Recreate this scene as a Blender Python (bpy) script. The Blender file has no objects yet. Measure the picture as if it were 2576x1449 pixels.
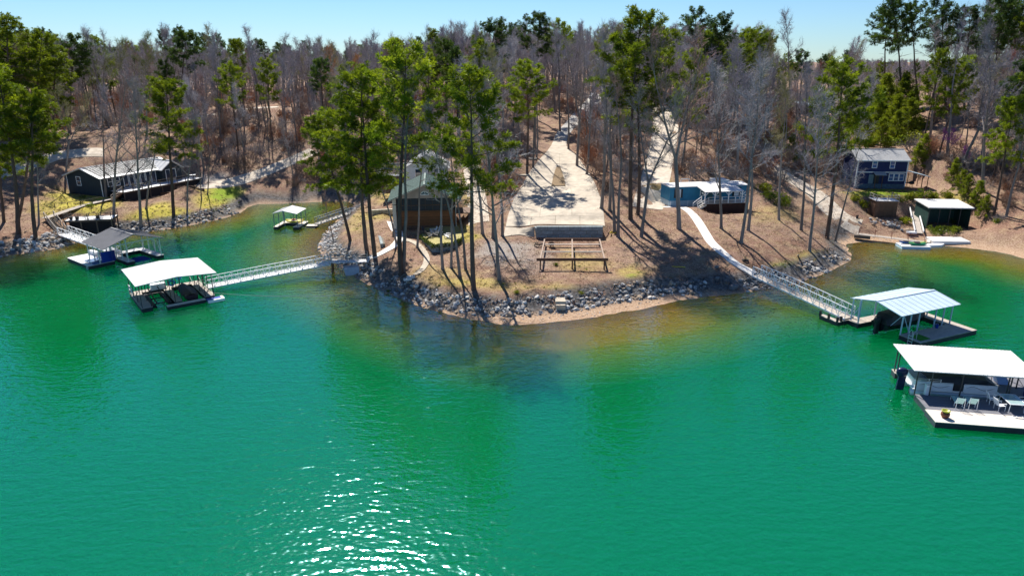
import bpy, bmesh, math, random
import numpy as np
from mathutils import Vector, Matrix, Euler

R = math.radians
random.seed(7)
scene = bpy.context.scene

# ------------------------------------------------------------------ camera
CAM_H = 26.0
FPX = 1750.0                      # focal length in the 2576 px wide frame
HORIZON = 150.0
PITCH = math.atan((724.5 - HORIZON) / FPX)
SP, CP = math.sin(PITCH), math.cos(PITCH)
cam_data = bpy.data.cameras.new('camera')
cam_data.sensor_width = 36.0
cam_data.lens = FPX / 2576.0 * 36.0
cam_data.clip_end = 3000
cam = bpy.data.objects.new('camera', cam_data)
cam.location = (0, 0, CAM_H)
cam.rotation_euler = (math.pi / 2 - PITCH, 0, 0)
scene.collection.objects.link(cam)
scene.camera = cam

# ------------------------------------------------------------------ sky, sun, exposure
SUN_EL, SUN_AZ = R(49), R(-16)
world = bpy.data.worlds.new('World')
scene.world = world
world.use_nodes = True
wn = world.node_tree
bg = wn.nodes['Background']
sky = wn.nodes.new('ShaderNodeTexSky')
sky.sky_type = 'NISHITA'
sky.sun_disc = False
sky.sun_elevation = SUN_EL
sky.sun_rotation = SUN_AZ
sky.air_density = 1.0
sky.dust_density = 0.0
sky.ozone_density = 1.0
wb = wn.nodes.new('ShaderNodeVectorMath'); wb.operation = 'MULTIPLY'      # white balance of the whole sky
wb.inputs[1].default_value = (0.58, 0.85, 1.24)
wn.links.new(sky.outputs[0], wb.inputs[0])
wn.links.new(wb.outputs[0], bg.inputs[0])
bg.inputs[1].default_value = 0.055
sun_data = bpy.data.lights.new('sun', 'SUN')
sun_data.energy = 5.0
sun_data.angle = R(0.53)
sun_data.color = (1.0, 0.95, 0.87)
sun = bpy.data.objects.new('sun', sun_data)
sdir = Vector((math.sin(SUN_AZ) * math.cos(SUN_EL), math.cos(SUN_AZ) * math.cos(SUN_EL), math.sin(SUN_EL)))
sun.rotation_euler = sdir.to_track_quat('Z', 'Y').to_euler()
sun.location = (0, 60, 80)
scene.collection.objects.link(sun)
scene.view_settings.view_transform = 'Standard'
scene.view_settings.look = 'None'
scene.view_settings.exposure = 0.84
scene.view_settings.gamma = 1.0
scene.view_settings.use_curve_mapping = False
scene.render.engine = 'CYCLES'
scene.cycles.max_bounces = 6
scene.cycles.transparent_max_bounces = 8

# ------------------------------------------------------------------ helpers
COL = scene.collection

def ray(px, py):
    u = (px - 1288.0) / FPX
    v = (724.5 - py) / FPX
    return np.array([u, CP + v * SP, -SP + v * CP])

def W(px, py, z=0.0):
    d = ray(px, py)
    t = (z - CAM_H) / d[2]
    return Vector((d[0] * t, d[1] * t, z))

def proj(x, y, z):
    b = y * CP - (z - CAM_H) * SP
    a = y * SP + (z - CAM_H) * CP
    return 1288.0 + FPX * x / b, 724.5 - FPX * a / b

def height_to(base, py):
    """height a thing standing at base needs so that its top reaches row py"""
    v = (724.5 - py) / FPX
    y, z = base[1], base[2] - CAM_H
    b = y * CP - z * SP
    a = y * SP + z * CP
    return (v * b - a) / (CP + v * SP)

class MB:
    """collects simple solids into one mesh"""
    def __init__(self):
        self.v, self.f, self.mi = [], [], []
        self.cur = 0
    def add(self, vs, fs):
        o = len(self.v)
        self.v.extend([tuple(p) for p in vs])
        for f in fs:
            self.f.append(tuple(i + o for i in f)); self.mi.append(self.cur)
    def hexa(self, p):
        self.add(p, [(0, 3, 2, 1), (4, 5, 6, 7), (0, 1, 5, 4), (1, 2, 6, 5), (2, 3, 7, 6), (3, 0, 4, 7)])
    def box(self, x0, x1, y0, y1, z0, z1):
        self.hexa([(x0, y0, z0), (x1, y0, z0), (x1, y1, z0), (x0, y1, z0), (x0, y0, z1), (x1, y0, z1), (x1, y1, z1), (x0, y1, z1)])
    def beam(self, a, b, w, h=None, up=(0, 0, 1)):
        a, b = Vector(a), Vector(b)
        h = w if h is None else h
        d = (b - a)
        if d.length < 1e-6: return
        d.normalize()
        u = Vector(up)
        if abs(d.dot(u)) > 0.98: u = Vector((0, 1, 0))
        s = d.cross(u).normalized()
        u = s.cross(d).normalized()
        s *= w / 2; u *= h / 2
        self.hexa([a - s - u, a + s - u, b + s - u, b - s - u, a - s + u, a + s + u, b + s + u, b - s + u])
    def tube(self, pts, rad, n=6, cap=True):
        pts = [Vector(p) for p in pts]
        if not isinstance(rad, (list, tuple)): rad = [rad] * len(pts)
        vs, fs = [], []
        m = len(pts)
        for i, p in enumerate(pts):
            d = (pts[min(i + 1, m - 1)] - pts[max(i - 1, 0)])
            d = d.normalized() if d.length > 1e-9 else Vector((0, 0, 1))
            s = d.cross(Vector((0, 0, 1)) if abs(d.z) < 0.9 else Vector((1, 0, 0))).normalized()
            u = s.cross(d)
            for k in range(n):
                a = 2 * math.pi * k / n
                vs.append(p + (s * math.cos(a) + u * math.sin(a)) * rad[i])
        for i in range(m - 1):
            for k in range(n):
                k2 = (k + 1) % n
                fs.append((i * n + k, (i + 1) * n + k, (i + 1) * n + k2, i * n + k2))
        if cap:
            fs.append(tuple(range(n)))
            fs.append(tuple((m - 1) * n + k for k in reversed(range(n))))
        self.add(vs, fs)
    def lathe(self, prof, n=12, c=(0, 0, 0), sx=1.0, sy=1.0):
        vs, fs = [], []
        for r, z in prof:
            for k in range(n):
                a = 2 * math.pi * k / n
                vs.append((c[0] + r * sx * math.cos(a), c[1] + r * sy * math.sin(a), c[2] + z))
        for i in range(len(prof) - 1):
            for k in range(n):
                k2 = (k + 1) % n
                fs.append((i * n + k, i * n + k2, (i + 1) * n + k2, (i + 1) * n + k))
        fs.append(tuple(reversed(range(n))))
        fs.append(tuple((len(prof) - 1) * n + k for k in range(n)))
        self.add(vs, fs)
    def prism(self, poly, z0, z1):
        n = len(poly)
        z0 = z0 if isinstance(z0, (list, tuple)) else [z0] * n
        z1 = z1 if isinstance(z1, (list, tuple)) else [z1] * n
        vs = [(p[0], p[1], z0[i]) for i, p in enumerate(poly)] + [(p[0], p[1], z1[i]) for i, p in enumerate(poly)]
        fs = [tuple(reversed(range(n))), tuple(range(n, 2 * n))]
        fs += [(i, (i + 1) % n, n + (i + 1) % n, n + i) for i in range(n)]
        self.add(vs, fs)
    def extr_x(self, prof, x0, x1):
        """profile in (y,z) pulled along x"""
        n = len(prof)
        vs = [(x0, p[0], p[1]) for p in prof] + [(x1, p[0], p[1]) for p in prof]
        fs = [tuple(range(n)), tuple(reversed(range(n, 2 * n)))]
        fs += [(i, n + i, n + (i + 1) % n, (i + 1) % n) for i in range(n)]
        self.add(vs, fs)
    def mesh(self, name, mat=None, smooth=False):
        me = bpy.data.meshes.new(name)
        me.from_pydata(self.v, [], self.f)
        mats = mat if isinstance(mat, (list, tuple)) else [mat]
        for m in mats:
            if m is not None: me.materials.append(m)
        if len(mats) > 1:
            me.polygons.foreach_set('material_index', self.mi)
        if smooth:
            me.polygons.foreach_set('use_smooth', [True] * len(me.polygons))
        me.update()
        return me
    def build(self, name, mat=None, parent=None, smooth=False):
        me = self.mesh(name, mat, smooth)
        bm = bmesh.new(); bm.from_mesh(me)
        bmesh.ops.recalc_face_normals(bm, faces=bm.faces)
        bm.to_mesh(me); bm.free()
        return link(name, me, parent)

def link(name, me, parent=None):
    o = bpy.data.objects.new(name, me)
    COL.objects.link(o)
    if parent is not None: o.parent = parent
    return o

def tag(o, label=None, cat=None, group=None, kind=None):
    if label: o['label'] = label
    if cat: o['category'] = cat
    if group: o['group'] = group
    if kind: o['kind'] = kind
    return o

def thing(name, label, cat, loc=(0, 0, 0), rz=0.0, group=None):
    o = bpy.data.objects.new(name, None)
    o.empty_display_size = 0.3
    COL.objects.link(o)
    o.location = loc
    o.rotation_euler = (0, 0, rz)
    return tag(o, label, cat, group)

def copy_tree(src, loc, rot=(0, 0, 0), scale=1.0, label=None, group=None):
    r = src.copy(); COL.objects.link(r)
    r.location = loc; r.rotation_euler = rot
    r.scale = (scale,) * 3 if not isinstance(scale, (tuple, list)) else scale
    if label: r['label'] = label
    if group: r['group'] = group
    for ch in src.children:
        c = ch.copy(); COL.objects.link(c); c.parent = r
        for g in ch.children:
            d = g.copy(); COL.objects.link(d); d.parent = c
    return r

# ------------------------------------------------------------------ materials
MATS = {}

def mat(name, col, rough=0.7, var=0.12, scale=2.0, bump=0.0, metal=0.0, spec=0.4, col2=None, detail=4.0, rnd=0.0, stretch=None):
    """principled surface whose colour wanders between two tones with noise"""
    if name in MATS: return MATS[name]
    m = bpy.data.materials.new(name)
    m.use_nodes = True
    nt = m.node_tree
    b = nt.nodes['Principled BSDF']
    b.inputs['Roughness'].default_value = rough
    b.inputs['Metallic'].default_value = metal
    b.inputs['Specular IOR Level'].default_value = spec
    tc = nt.nodes.new('ShaderNodeTexCoord')
    nz = nt.nodes.new('ShaderNodeTexNoise')
    nz.inputs['Scale'].default_value = scale
    nz.inputs['Detail'].default_value = detail
    nz.inputs['Roughness'].default_value = 0.65
    if stretch:
        mp = nt.nodes.new('ShaderNodeMapping')
        mp.inputs['Scale'].default_value = stretch
        nt.links.new(tc.outputs['Object'], mp.inputs[0]); nt.links.new(mp.outputs[0], nz.inputs['Vector'])
    else:
        nt.links.new(tc.outputs['Object'], nz.inputs['Vector'])
    rp = nt.nodes.new('ShaderNodeValToRGB')
    a = [max(0, c * (1 - var)) for c in col]
    c2 = col2 if col2 else [min(1, c * (1 + var)) for c in col]
    rp.color_ramp.elements[0].position = 0.3
    rp.color_ramp.elements[1].position = 0.7
    rp.color_ramp.elements[0].color = (*a, 1)
    rp.color_ramp.elements[1].color = (*c2, 1)
    nt.links.new(nz.outputs['Fac'], rp.inputs[0])
    out = rp.outputs[0]
    if rnd > 0:
        oi = nt.nodes.new('ShaderNodeObjectInfo')
        mr = nt.nodes.new('ShaderNodeMapRange')
        mr.inputs[3].default_value = 1 - rnd; mr.inputs[4].default_value = 1 + rnd
        nt.links.new(oi.outputs['Random'], mr.inputs[0])
        vm = nt.nodes.new('ShaderNodeVectorMath'); vm.operation = 'SCALE'
        nt.links.new(out, vm.inputs[0]); nt.links.new(mr.outputs[0], vm.inputs['Scale'])
        out = vm.outputs[0]
    nt.links.new(out, b.inputs['Base Color'])
    if bump > 0:
        bp = nt.nodes.new('ShaderNodeBump')
        bp.inputs['Strength'].default_value = bump
        bp.inputs['Distance'].default_value = 0.05
        nt.links.new(nz.outputs['Fac'], bp.inputs['Height'])
        nt.links.new(bp.outputs[0], b.inputs['Normal'])
    MATS[name] = m
    return m

def leaf_mat(name, lo, hi, trans=0.4, rnd=0.25, scale=0.5):
    if name in MATS: return MATS[name]
    m = bpy.data.materials.new(name); m.use_nodes = True
    nt = m.node_tree
    nt.nodes.remove(nt.nodes['Principled BSDF'])
    out = nt.nodes['Material Output']
    tc = nt.nodes.new('ShaderNodeTexCoord')
    nz = nt.nodes.new('ShaderNodeTexNoise'); nz.inputs['Scale'].default_value = scale; nz.inputs['Detail'].default_value = 5
    nt.links.new(tc.outputs['Object'], nz.inputs['Vector'])
    rp = nt.nodes.new('ShaderNodeValToRGB')
    rp.color_ramp.elements[0].position = 0.32; rp.color_ramp.elements[1].position = 0.68
    rp.color_ramp.elements[0].color = (*lo, 1); rp.color_ramp.elements[1].color = (*hi, 1)
    nt.links.new(nz.outputs['Fac'], rp.inputs[0])
    oi = nt.nodes.new('ShaderNodeObjectInfo')
    mr = nt.nodes.new('ShaderNodeMapRange'); mr.inputs[3].default_value = 1 - rnd; mr.inputs[4].default_value = 1 + rnd
    nt.links.new(oi.outputs['Random'], mr.inputs[0])
    vm = nt.nodes.new('ShaderNodeVectorMath'); vm.operation = 'SCALE'
    nt.links.new(rp.outputs[0], vm.inputs[0]); nt.links.new(mr.outputs[0], vm.inputs['Scale'])
    df = nt.nodes.new('ShaderNodeBsdfDiffuse'); tr = nt.nodes.new('ShaderNodeBsdfTranslucent')
    gl = nt.nodes.new('ShaderNodeBsdfGlossy'); gl.inputs['Roughness'].default_value = 0.45
    gl.inputs['Color'].default_value = (0.6, 0.65, 0.6, 1)
    nt.links.new(vm.outputs[0], df.inputs[0]); nt.links.new(vm.outputs[0], tr.inputs[0])
    mx = nt.nodes.new('ShaderNodeMixShader'); mx.inputs[0].default_value = trans
    nt.links.new(df.outputs[0], mx.inputs[1]); nt.links.new(tr.outputs[0], mx.inputs[2])
    mg = nt.nodes.new('ShaderNodeMixShader'); mg.inputs[0].default_value = 0.03
    nt.links.new(mx.outputs[0], mg.inputs[1]); nt.links.new(gl.outputs[0], mg.inputs[2])
    nt.links.new(mg.outputs[0], out.inputs[0])
    MATS[name] = m
    return m

def glass_mat(name, col=(0.02, 0.04, 0.07), rough=0.05):
    m = mat(name, col, rough=rough, var=0.3, scale=0.8, spec=0.9)
    return m

m_white = mat('white_paint', (0.80, 0.80, 0.80), 0.5, 0.05, 3)
m_roofwhite = mat('white_metal_roof', (0.68, 0.665, 0.64), 0.45, 0.16, 0.9, metal=0.0, col2=(0.77, 0.76, 0.75), detail=8, stretch=(.6, 1.6, 1))
m_roofpale = mat('pale_galvanised_roof', (0.48, 0.58, 0.66), 0.4, 0.06, 1.0)
m_roofgrey = mat('grey_metal_roof', (0.20, 0.20, 0.21), 0.5, 0.1, 1.0)
m_alum = mat('aluminium', (0.62, 0.64, 0.66), 0.4, 0.06, 2, metal=0.3)
m_darksteel = mat('dark_steel', (0.03, 0.032, 0.035), 0.5, 0.2, 3)
m_rust = mat('rusty_steel', (0.085, 0.04, 0.025), 0.8, 0.35, 4, col2=(0.16, 0.075, 0.045))
m_rustpale = mat('pale_rusty_steel', (0.30, 0.22, 0.17), 0.8, 0.25, 4)
m_concrete = mat('pale_concrete', (0.44, 0.375, 0.29), 0.85, 0.24, 0.9, bump=0.15, rnd=0.08, detail=9)
m_block = mat('concrete_block', (0.24, 0.28, 0.29), 0.9, 0.3, 2.2, bump=0.3, rnd=0.15)
m_blockwarm = mat('warm_block', (0.50, 0.45, 0.34), 0.9, 0.2, 2.2, bump=0.3, rnd=0.12)
m_plank = mat('weathered_planks', (0.40, 0.35, 0.30), 0.85, 0.25, 1.5, stretch=(1, 6, 6), bump=0.1)
m_plankpale = mat('pale_planks', (0.62, 0.56, 0.48), 0.8, 0.15, 1.5, stretch=(1, 5, 5), bump=0.05)
m_plankdark = mat('dark_planks', (0.10, 0.08, 0.065), 0.85, 0.3, 1.5, stretch=(1, 5, 5))
m_plankwhite = mat('whitish_deck_boards', (0.68, 0.67, 0.66), 0.7, 0.1, 1.5, stretch=(1, 5, 5))
m_timber = mat('brown_timber', (0.13, 0.07, 0.04), 0.8, 0.3, 2.0)
m_slat = mat('stained_slat', (0.23, 0.085, 0.028), 0.7, 0.25, 1.5, stretch=(1, 5, 5), rnd=0.2)
m_float = mat('black_float', (0.018, 0.02, 0.028), 0.6, 0.3, 2)
m_blue = mat('blue_plastic', (0.006, 0.035, 0.30), 0.35, 0.1, 2)
m_black = mat('black_vinyl', (0.012, 0.013, 0.018), 0.5, 0.3, 3)
m_glass = glass_mat('window_glass')
m_screen = mat('dark_screen', (0.012, 0.018, 0.03), 0.35, 0.3, 1.5)
m_rubber = mat('black_rubber', (0.015, 0.015, 0.016), 0.75, 0.3, 6)
# ------------------------------------------------------------------ shoreline and ground heights
# (frame x, frame y, beach width in metres) read off at water level
SHORE = [(-400, 760, .3), (-150, 690, .3), (0, 647, .3), (33, 641, .3), (98, 634, .3), (160, 622, .3), (200, 606, .3), (244, 592, .3), (300, 588, .3),
         (359, 585, .3), (424, 577, .3), (489, 565, .3), (554, 552, .3), (601, 537, .3), (622, 522, .3), (645, 514, .6),
         (700, 512, .8), (760, 510, .8), (820, 508, .8), (872, 507, .6), (897, 512, .4), (885, 524, .4), (858, 546, .4), (830, 575, .4),
         (808, 605, .4), (800, 628, .4), (815, 645, .4), (845, 662, .4), (870, 680, .4), (895, 696, .4), (920, 711, .4), (960, 731, .4),
         (1000, 749, .4), (1040, 764, .4), (1075, 777, .6), (1120, 789, 1.0), (1170, 800, 1.3), (1220, 810, 1.8), (1270, 818, 2.3),
         (1330, 816, 2.4), (1400, 809, 2.3), (1470, 801, 2.3), (1550, 788, 2.4), (1620, 776, 2.4), (1700, 758, 1.5), (1780, 746, 1.0),
         (1850, 739, .6), (1900, 733, .5), (1950, 723, .4), (2000, 714, .4), (2050, 697, .4), (2100, 677, .4), (2140, 655, .4),
         (2140, 636, .6), (2128, 614, 1.2), (2165, 609, 2.0), (2215, 610, 2.2), (2266, 612, 2.2), (2340, 616, 2.2), (2422, 622, 2.4),
         (2507, 633, 2.4), (2567, 648, 2.0), (2700, 690, 1.0), (2950, 760, .5)]
SH = np.array([[*W(a, b, 0)[:2]] for a, b, c in SHORE])
SHW = np.array([c for a, b, c in SHORE])
LAND = np.vstack([SH, [[900, SH[-1, 1]], [900, 1500], [-900, 1500], [-900, SH[0, 1]]]])

def inside_poly(P, poly):
    x, y = P[:, 0], P[:, 1]
    ins = np.zeros(len(P), bool)
    n = len(poly)
    j = n - 1
    for i in range(n):
        xi, yi = poly[i]; xj, yj = poly[j]
        c = ((yi > y) != (yj > y)) & (x < (xj - xi) * (y - yi) / ((yj - yi) if yj != yi else 1e-9) + xi)
        ins ^= c
        j = i
    return ins

def shore_dist(P):
    best = np.full(len(P), 1e9); bw = np.zeros(len(P)); arc = np.zeros(len(P))
    acc = 0.0
    for i in range(len(SH) - 1):
        a, b = SH[i], SH[i + 1]
        ab = b - a
        L = math.hypot(*ab)
        t = np.clip(((P - a) @ ab) / (L * L), 0, 1)
        d = np.linalg.norm(P - (a + t[:, None] * ab), axis=1)
        m = d < best
        best = np.where(m, d, best)
        bw = np.where(m, SHW[i] * (1 - t) + SHW[i + 1] * t, bw)
        arc = np.where(m, acc + t * L, arc)
        acc += L
    sgn = np.where(inside_poly(P, LAND), 1.0, -1.0)
    return best * sgn, bw, arc

# ground heights: (frame x, frame y, z)
CTRL = [(240, 520, 3.0), (100, 560, 2.4), (20, 585, 1.8), (50, 500, 4.2), (300, 500, 2.7), (258, 499, 3.0), (174, 472, 4.4), (480, 492, 2.8), (540, 510, 2.2), (400, 540, 2.0), (330, 545, 1.9),
        (0, 440, 7.0), (93, 410, 8.0), (140, 391, 8.8), (247, 383, 9.0), (-200, 470, 6.5), (330, 425, 6.0), (430, 455, 4.2),
        (480, 470, 4.2), (547, 463, 4.4), (633, 443, 5.2), (733, 405, 7.2), (600, 490, 2.6), (700, 480, 1.8), (790, 480, 1.8),
        (567, 283, 13), (380, 300, 12.2), (150, 300, 12.2), (780, 330, 11), (0, 330, 11),
        (905, 545, 2.0), (890, 600, 1.8), (940, 590, 2.6), (1000, 580, 3.2), (1153, 575, 3.0), (960, 540, 3.6), (1060, 470, 5.2), (950, 470, 4.6), (870, 470, 3.2), (1130, 450, 6.0), (1040, 420, 7.2), (900, 400, 8.0),
        (1000, 640, 2.2), (940, 655, 1.5), (1100, 680, 1.8), (1060, 630, 2.1), (1085, 643, 1.85), (1140, 632, 2.0), (1250, 722, 1.5), (1180, 700, 1.6), (1350, 715, 1.6), (1440, 682, 1.9), (1440, 610, 2.3), (1360, 608, 2.5), (1520, 610, 2.5), (1550, 720, 1.6), (1640, 700, 1.7),
        (1220, 610, 2.9), (1200, 560, 3.7), (1240, 500, 5.0), (1250, 420, 7.6),
        (1300, 590, 3.0), (1430, 560, 4.0), (1510, 565, 3.9), (1320, 540, 4.1), (1400, 510, 4.8), (1400, 460, 6.0), (1400, 400, 8.2), (1410, 345, 10.6), (1450, 300, 13.0), (1495, 250, 15.8),
        (1560, 560, 3.9), (1570, 480, 6.0), (1560, 400, 8.6), (1600, 600, 3.0), (1560, 320, 12.2), (1300, 330, 11.2), (1150, 330, 11.0),
        (1650, 515, 4.9), (1660, 400, 8.5), (1685, 300, 13.0), (1800, 640, 2.6), (1760, 560, 3.9), (1683, 521, 4.6), (1867, 515, 4.4), (1760, 505, 5.0), (1800, 430, 7.8), (1780, 350, 11.2),
        (2000, 620, 2.2), (1900, 570, 3.6), (1930, 520, 4.8), (1950, 420, 7.4), (2030, 470, 5.2), (2070, 620, 1.6), (2110, 560, 2.2), (1990, 560, 3.6),
        (2150, 500, 3.8), (2150, 474, 4.6), (2270, 476, 4.5), (2210, 488, 4.2), (2300, 490, 4.0), (2300, 470, 4.9), (2225, 530, 2.4), (2225, 545, 1.6), (2200, 585, .7), (2330, 585, .8), (2370, 560, 1.2), (2370, 520, 2.6), (2440, 585, .9), (2450, 500, 4.4),
        (2500, 600, 1.0), (2560, 600, 1.6), (2576, 500, 5.0), (2500, 420, 8.2), (2350, 400, 8.6), (2200, 400, 8.2), (2100, 380, 8.6), (2500, 330, 12.5), (2400, 270, 16.0), (2600, 300, 15), (2750, 500, 6), (2750, 300, 15),
        (2300, 330, 11.0), (2050, 285, 12.5), (1950, 300, 12.2)]
cx = [(*W(a, b, z)[:2], z) for a, b, z in CTRL]
cx += [(-330, 330, 14), (-180, 300, 14.5), (-90, 270, 15.5), (-40, 300, 16), (30, 270, 17.5), (80, 270, 17), (125, 260, 13), (125, 175, 14), (170, 235, 9), (260, 280, 9),
       (-330, 180, 12), (280, 150, 12), (-330, 100, 6), (300, 90, 6), (-400, 600, 16), (0, 600, 18), (400, 600, 16), (150, 400, 11), (-250, 450, 15), (60, 430, 17)]
CX = np.array(cx)

def tps_fit(X, z, lam=0.5):
    n = len(X)
    d = np.linalg.norm(X[:, None] - X[None], axis=2) / 50.0
    K = np.where(d > 0, d * d * np.log(np.maximum(d, 1e-12)), 0) + lam * 0.01 * np.eye(n)
    Pm = np.hstack([np.ones((n, 1)), X / 50.0])
    A = np.block([[K, Pm], [Pm.T, np.zeros((3, 3))]])
    return np.linalg.solve(A, np.concatenate([z, np.zeros(3)]))
TPW = tps_fit(CX[:, :2], CX[:, 2])

def tps(P):
    out = np.zeros(len(P))
    for s in range(0, len(P), 4000):
        Q = P[s:s + 4000]
        d = np.linalg.norm(Q[:, None] - CX[None, :, :2], axis=2) / 50.0
        K = np.where(d > 0, d * d * np.log(np.maximum(d, 1e-12)), 0)
        out[s:s + 4000] = K @ TPW[:-3] + TPW[-3] + (Q / 50.0) @ TPW[-2:]
    return out

def sstep(a, b, x):
    t = np.clip((x - a) / (b - a), 0, 1)
    return t * t * (3 - 2 * t)

def vnoise(P, s, seed):
    rs = np.random.RandomState(seed)
    G_ = rs.rand(256, 256)
    q = P / s + 1000
    i = np.floor(q).astype(int); f = q - i
    f = f * f * (3 - 2 * f)
    a = G_[i[:, 0] % 256, i[:, 1] % 256]; b = G_[(i[:, 0] + 1) % 256, i[:, 1] % 256]
    c = G_[i[:, 0] % 256, (i[:, 1] + 1) % 256]; d = G_[(i[:, 0] + 1) % 256, (i[:, 1] + 1) % 256]
    return (a * (1 - f[:, 0]) + b * f[:, 0]) * (1 - f[:, 1]) + (c * (1 - f[:, 0]) + d * f[:, 0]) * f[:, 1] - 0.5

def axis(segs):
    out = []
    for a, b, s in segs:
        out += list(np.arange(a, b, s))
    return np.array(out + [segs[-1][1]])
GX = axis([(-900, -400, 60), (-400, -150, 10), (-150, -80, 2), (-80, 80, 1.0), (80, 150, 2), (150, 400, 10), (400, 900, 60)])
GY = axis([(-60, 30, 15), (30, 60, 3), (60, 130, 1.0), (130, 200, 2.5), (200, 400, 8), (400, 1000, 50)])
XX, YY = np.meshgrid(GX, GY)
PP = np.stack([XX.ravel(), YY.ravel()], 1)
SD, BW, ARC = shore_dist(PP)
hz = np.maximum(tps(PP), 0.6)
hz = np.minimum(hz, 22)
hz = np.minimum(hz, 1.5 + 0.32 * np.maximum(SD - 3.5, 0))
hz += vnoise(PP, 3.0, 1) * 0.16 * sstep(3, 8, SD) + vnoise(PP, 13.0, 2) * 0.5 * sstep(8, 25, SD)
land = 0.10 * np.minimum(SD, BW + 0.6) + hz * sstep(BW - 0.4, BW + 3.4, SD)
land += vnoise(PP, 1.3, 5) * 0.08
BSL = 0.14 - 0.034 * np.minimum(BW, 2.4)          # the bed shelves more gently off the beaches
water_bed = -np.minimum(BSL * np.minimum(-SD, 7) + 0.24 * np.maximum(-SD - 7, 0), 6.0)
HH = np.where(SD > 0, land, water_bed + vnoise(PP, 4.0, 4) * 0.15 * sstep(0.5, 4, -SD))
# level pads under the buildings: (frame x, y, z of the corner), turn, x0, x1, y0, y1, level, soft margin
for (pc_, rz_, x0_, x1_, y0_, y1_, zl, mg, *fs_k) in [((2150, 469, 4.5), -3, -1.5, 13, -3.2, 7, 4.1, 3.0), ((1683, 520, 4.45), 10, -1, 6, -.5, 4.5, 4.4, 2.5), ((1683, 520, 4.45), 10, 6, 13.5, -4, 4.5, 3.6, 3.0), ((990, 577, 2.9), 6, -.5, 9.5, -.4, 9, 2.75, 2.5),
                                              ((258, 484, 4.2), 66, -.5, 12, 0, 9, 3.4, 3.0), ((258, 484, 4.2), 66, 3, 17, -4.5, -.2, 2.4, 2.5), ((2330, 574, .8), -4, -.5, 7.5, -1, 5, .75, 2.5), ((2199, 545, 1.7), -4, -.3, 3.6, -1.5, 2.8, 1.6, 1.5),
                                              ((1349, 600, 2.35), 0, -.6, 9.4, -4, .3, 2.3, 1.2), ((1349, 600, 2.35), 0, .3, 9.4, .7, 3, 3.95, 3.0, 8.0)]:
    o_ = W(*pc_); cc, ss = math.cos(R(rz_)), math.sin(R(rz_))
    lx = (PP[:, 0] - o_.x) * cc + (PP[:, 1] - o_.y) * ss; ly = -(PP[:, 0] - o_.x) * ss + (PP[:, 1] - o_.y) * cc
    dd_ = np.hypot(np.maximum(np.maximum(x0_ - lx, lx - x1_), 0), np.maximum(np.maximum((y0_ - ly) * (fs_k[0] if fs_k else 1), ly - y1_), 0))
    k_ = (1 - sstep(0, mg, dd_)) * (SD > 0)
    HH = HH * (1 - k_) + (zl + vnoise(PP, 1.7, 6) * .06) * k_
HG = HH.reshape(len(GY), len(GX))

def Gh(x, y):
    i = min(max(int(np.searchsorted(GX, x) - 1), 0), len(GX) - 2)
    j = min(max(int(np.searchsorted(GY, y) - 1), 0), len(GY) - 2)
    fx = (x - GX[i]) / (GX[i + 1] - GX[i]); fy = (y - GY[j]) / (GY[j + 1] - GY[j])
    a, b, c, d = HG[j, i], HG[j, i + 1], HG[j + 1, i], HG[j + 1, i + 1]
    # triangulated like the mesh (0,1,3)(0,3,2)
    if fx >= fy:
        return float(a + (b - a) * fx + (d - b) * fy)
    return float(a + (d - c) * fx + (c - a) * fy)

def PG(px, py, dz=0.0):
    """where the sight line through a frame point meets the ground"""
    d = ray(px, py)
    t = 55.0
    prev = t
    while t < 700:
        p = d * t
        if CAM_H + p[2] < max(Gh(p[0], p[1]), 0):
            lo, hi = prev, t
            for _ in range(20):
                m = (lo + hi) / 2
                p = d * m
                if CAM_H + p[2] < max(Gh(p[0], p[1]), 0): hi = m
                else: lo = m
            p = d * hi
            return Vector((p[0], p[1], Gh(p[0], p[1]) + dz))
        prev = t
        t += 0.7
    p = d * 250
    return Vector((p[0], p[1], Gh(p[0], p[1]) + dz))

# frame position of every ground vertex, for painting what grows where
PBX = PP[:, 1] * CP - (HH - CAM_H) * SP
PXs = np.where(PBX > 1, 1288 + FPX * PP[:, 0] / np.maximum(PBX, 1), -9999)
PYs = np.where(PBX > 1, 724.5 - FPX * (PP[:, 1] * SP + (HH - CAM_H) * CP) / np.maximum(PBX, 1), 9999)
PXY = np.stack([PXs, PYs], 1)

def soft_patch(cxp, cyp, rx, ry, amp=1.0):
    d = np.sqrt(((PXs - cxp) / rx) ** 2 + ((PYs - cyp) / ry) ** 2) + vnoise(PP, 2.5, 9) * 0.7
    return amp * (1 - sstep(0.55, 1.1, d))
gr = np.zeros(len(PP))
for a in [(210, 510, 110, 34, 1), (400, 540, 110, 34, 1), (540, 505, 75, 36, 1), (120, 520, 60, 26, .7), (2210, 486, 110, 10, 1), (2400, 500, 70, 14, .7),
          (1990, 668, 60, 14, .9), (1590, 690, 50, 22, .55), (1170, 712, 110, 14, .5), (1110, 690, 90, 22, .25), (1300, 722, 90, 12, .35), (1430, 722, 120, 10, .35), (900, 560, 40, 40, .35), (940, 545, 60, 14, .5),
          (1140, 590, 70, 30, .8), (1190, 470, 50, 40, .4), (960, 470, 70, 40, .5), (1660, 460, 40, 30, .3), (2040, 645, 60, 16, .5), (1470, 660, 90, 30, .3), (1950, 540, 80, 30, .25)]:
    gr = np.maximum(gr, soft_patch(*a))
gr *= (SD > 0)
fresh = np.maximum.reduce([soft_patch(560, 492, 45, 22, 1), soft_patch(1990, 672, 45, 12, 1), soft_patch(2215, 485, 90, 9, 1), soft_patch(1590, 695, 20, 12, .6)]) * (SD > 0)
sand = np.where(SD > 0, 1 - sstep(0.0, 0.9, SD - BW), 1.0)
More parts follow.
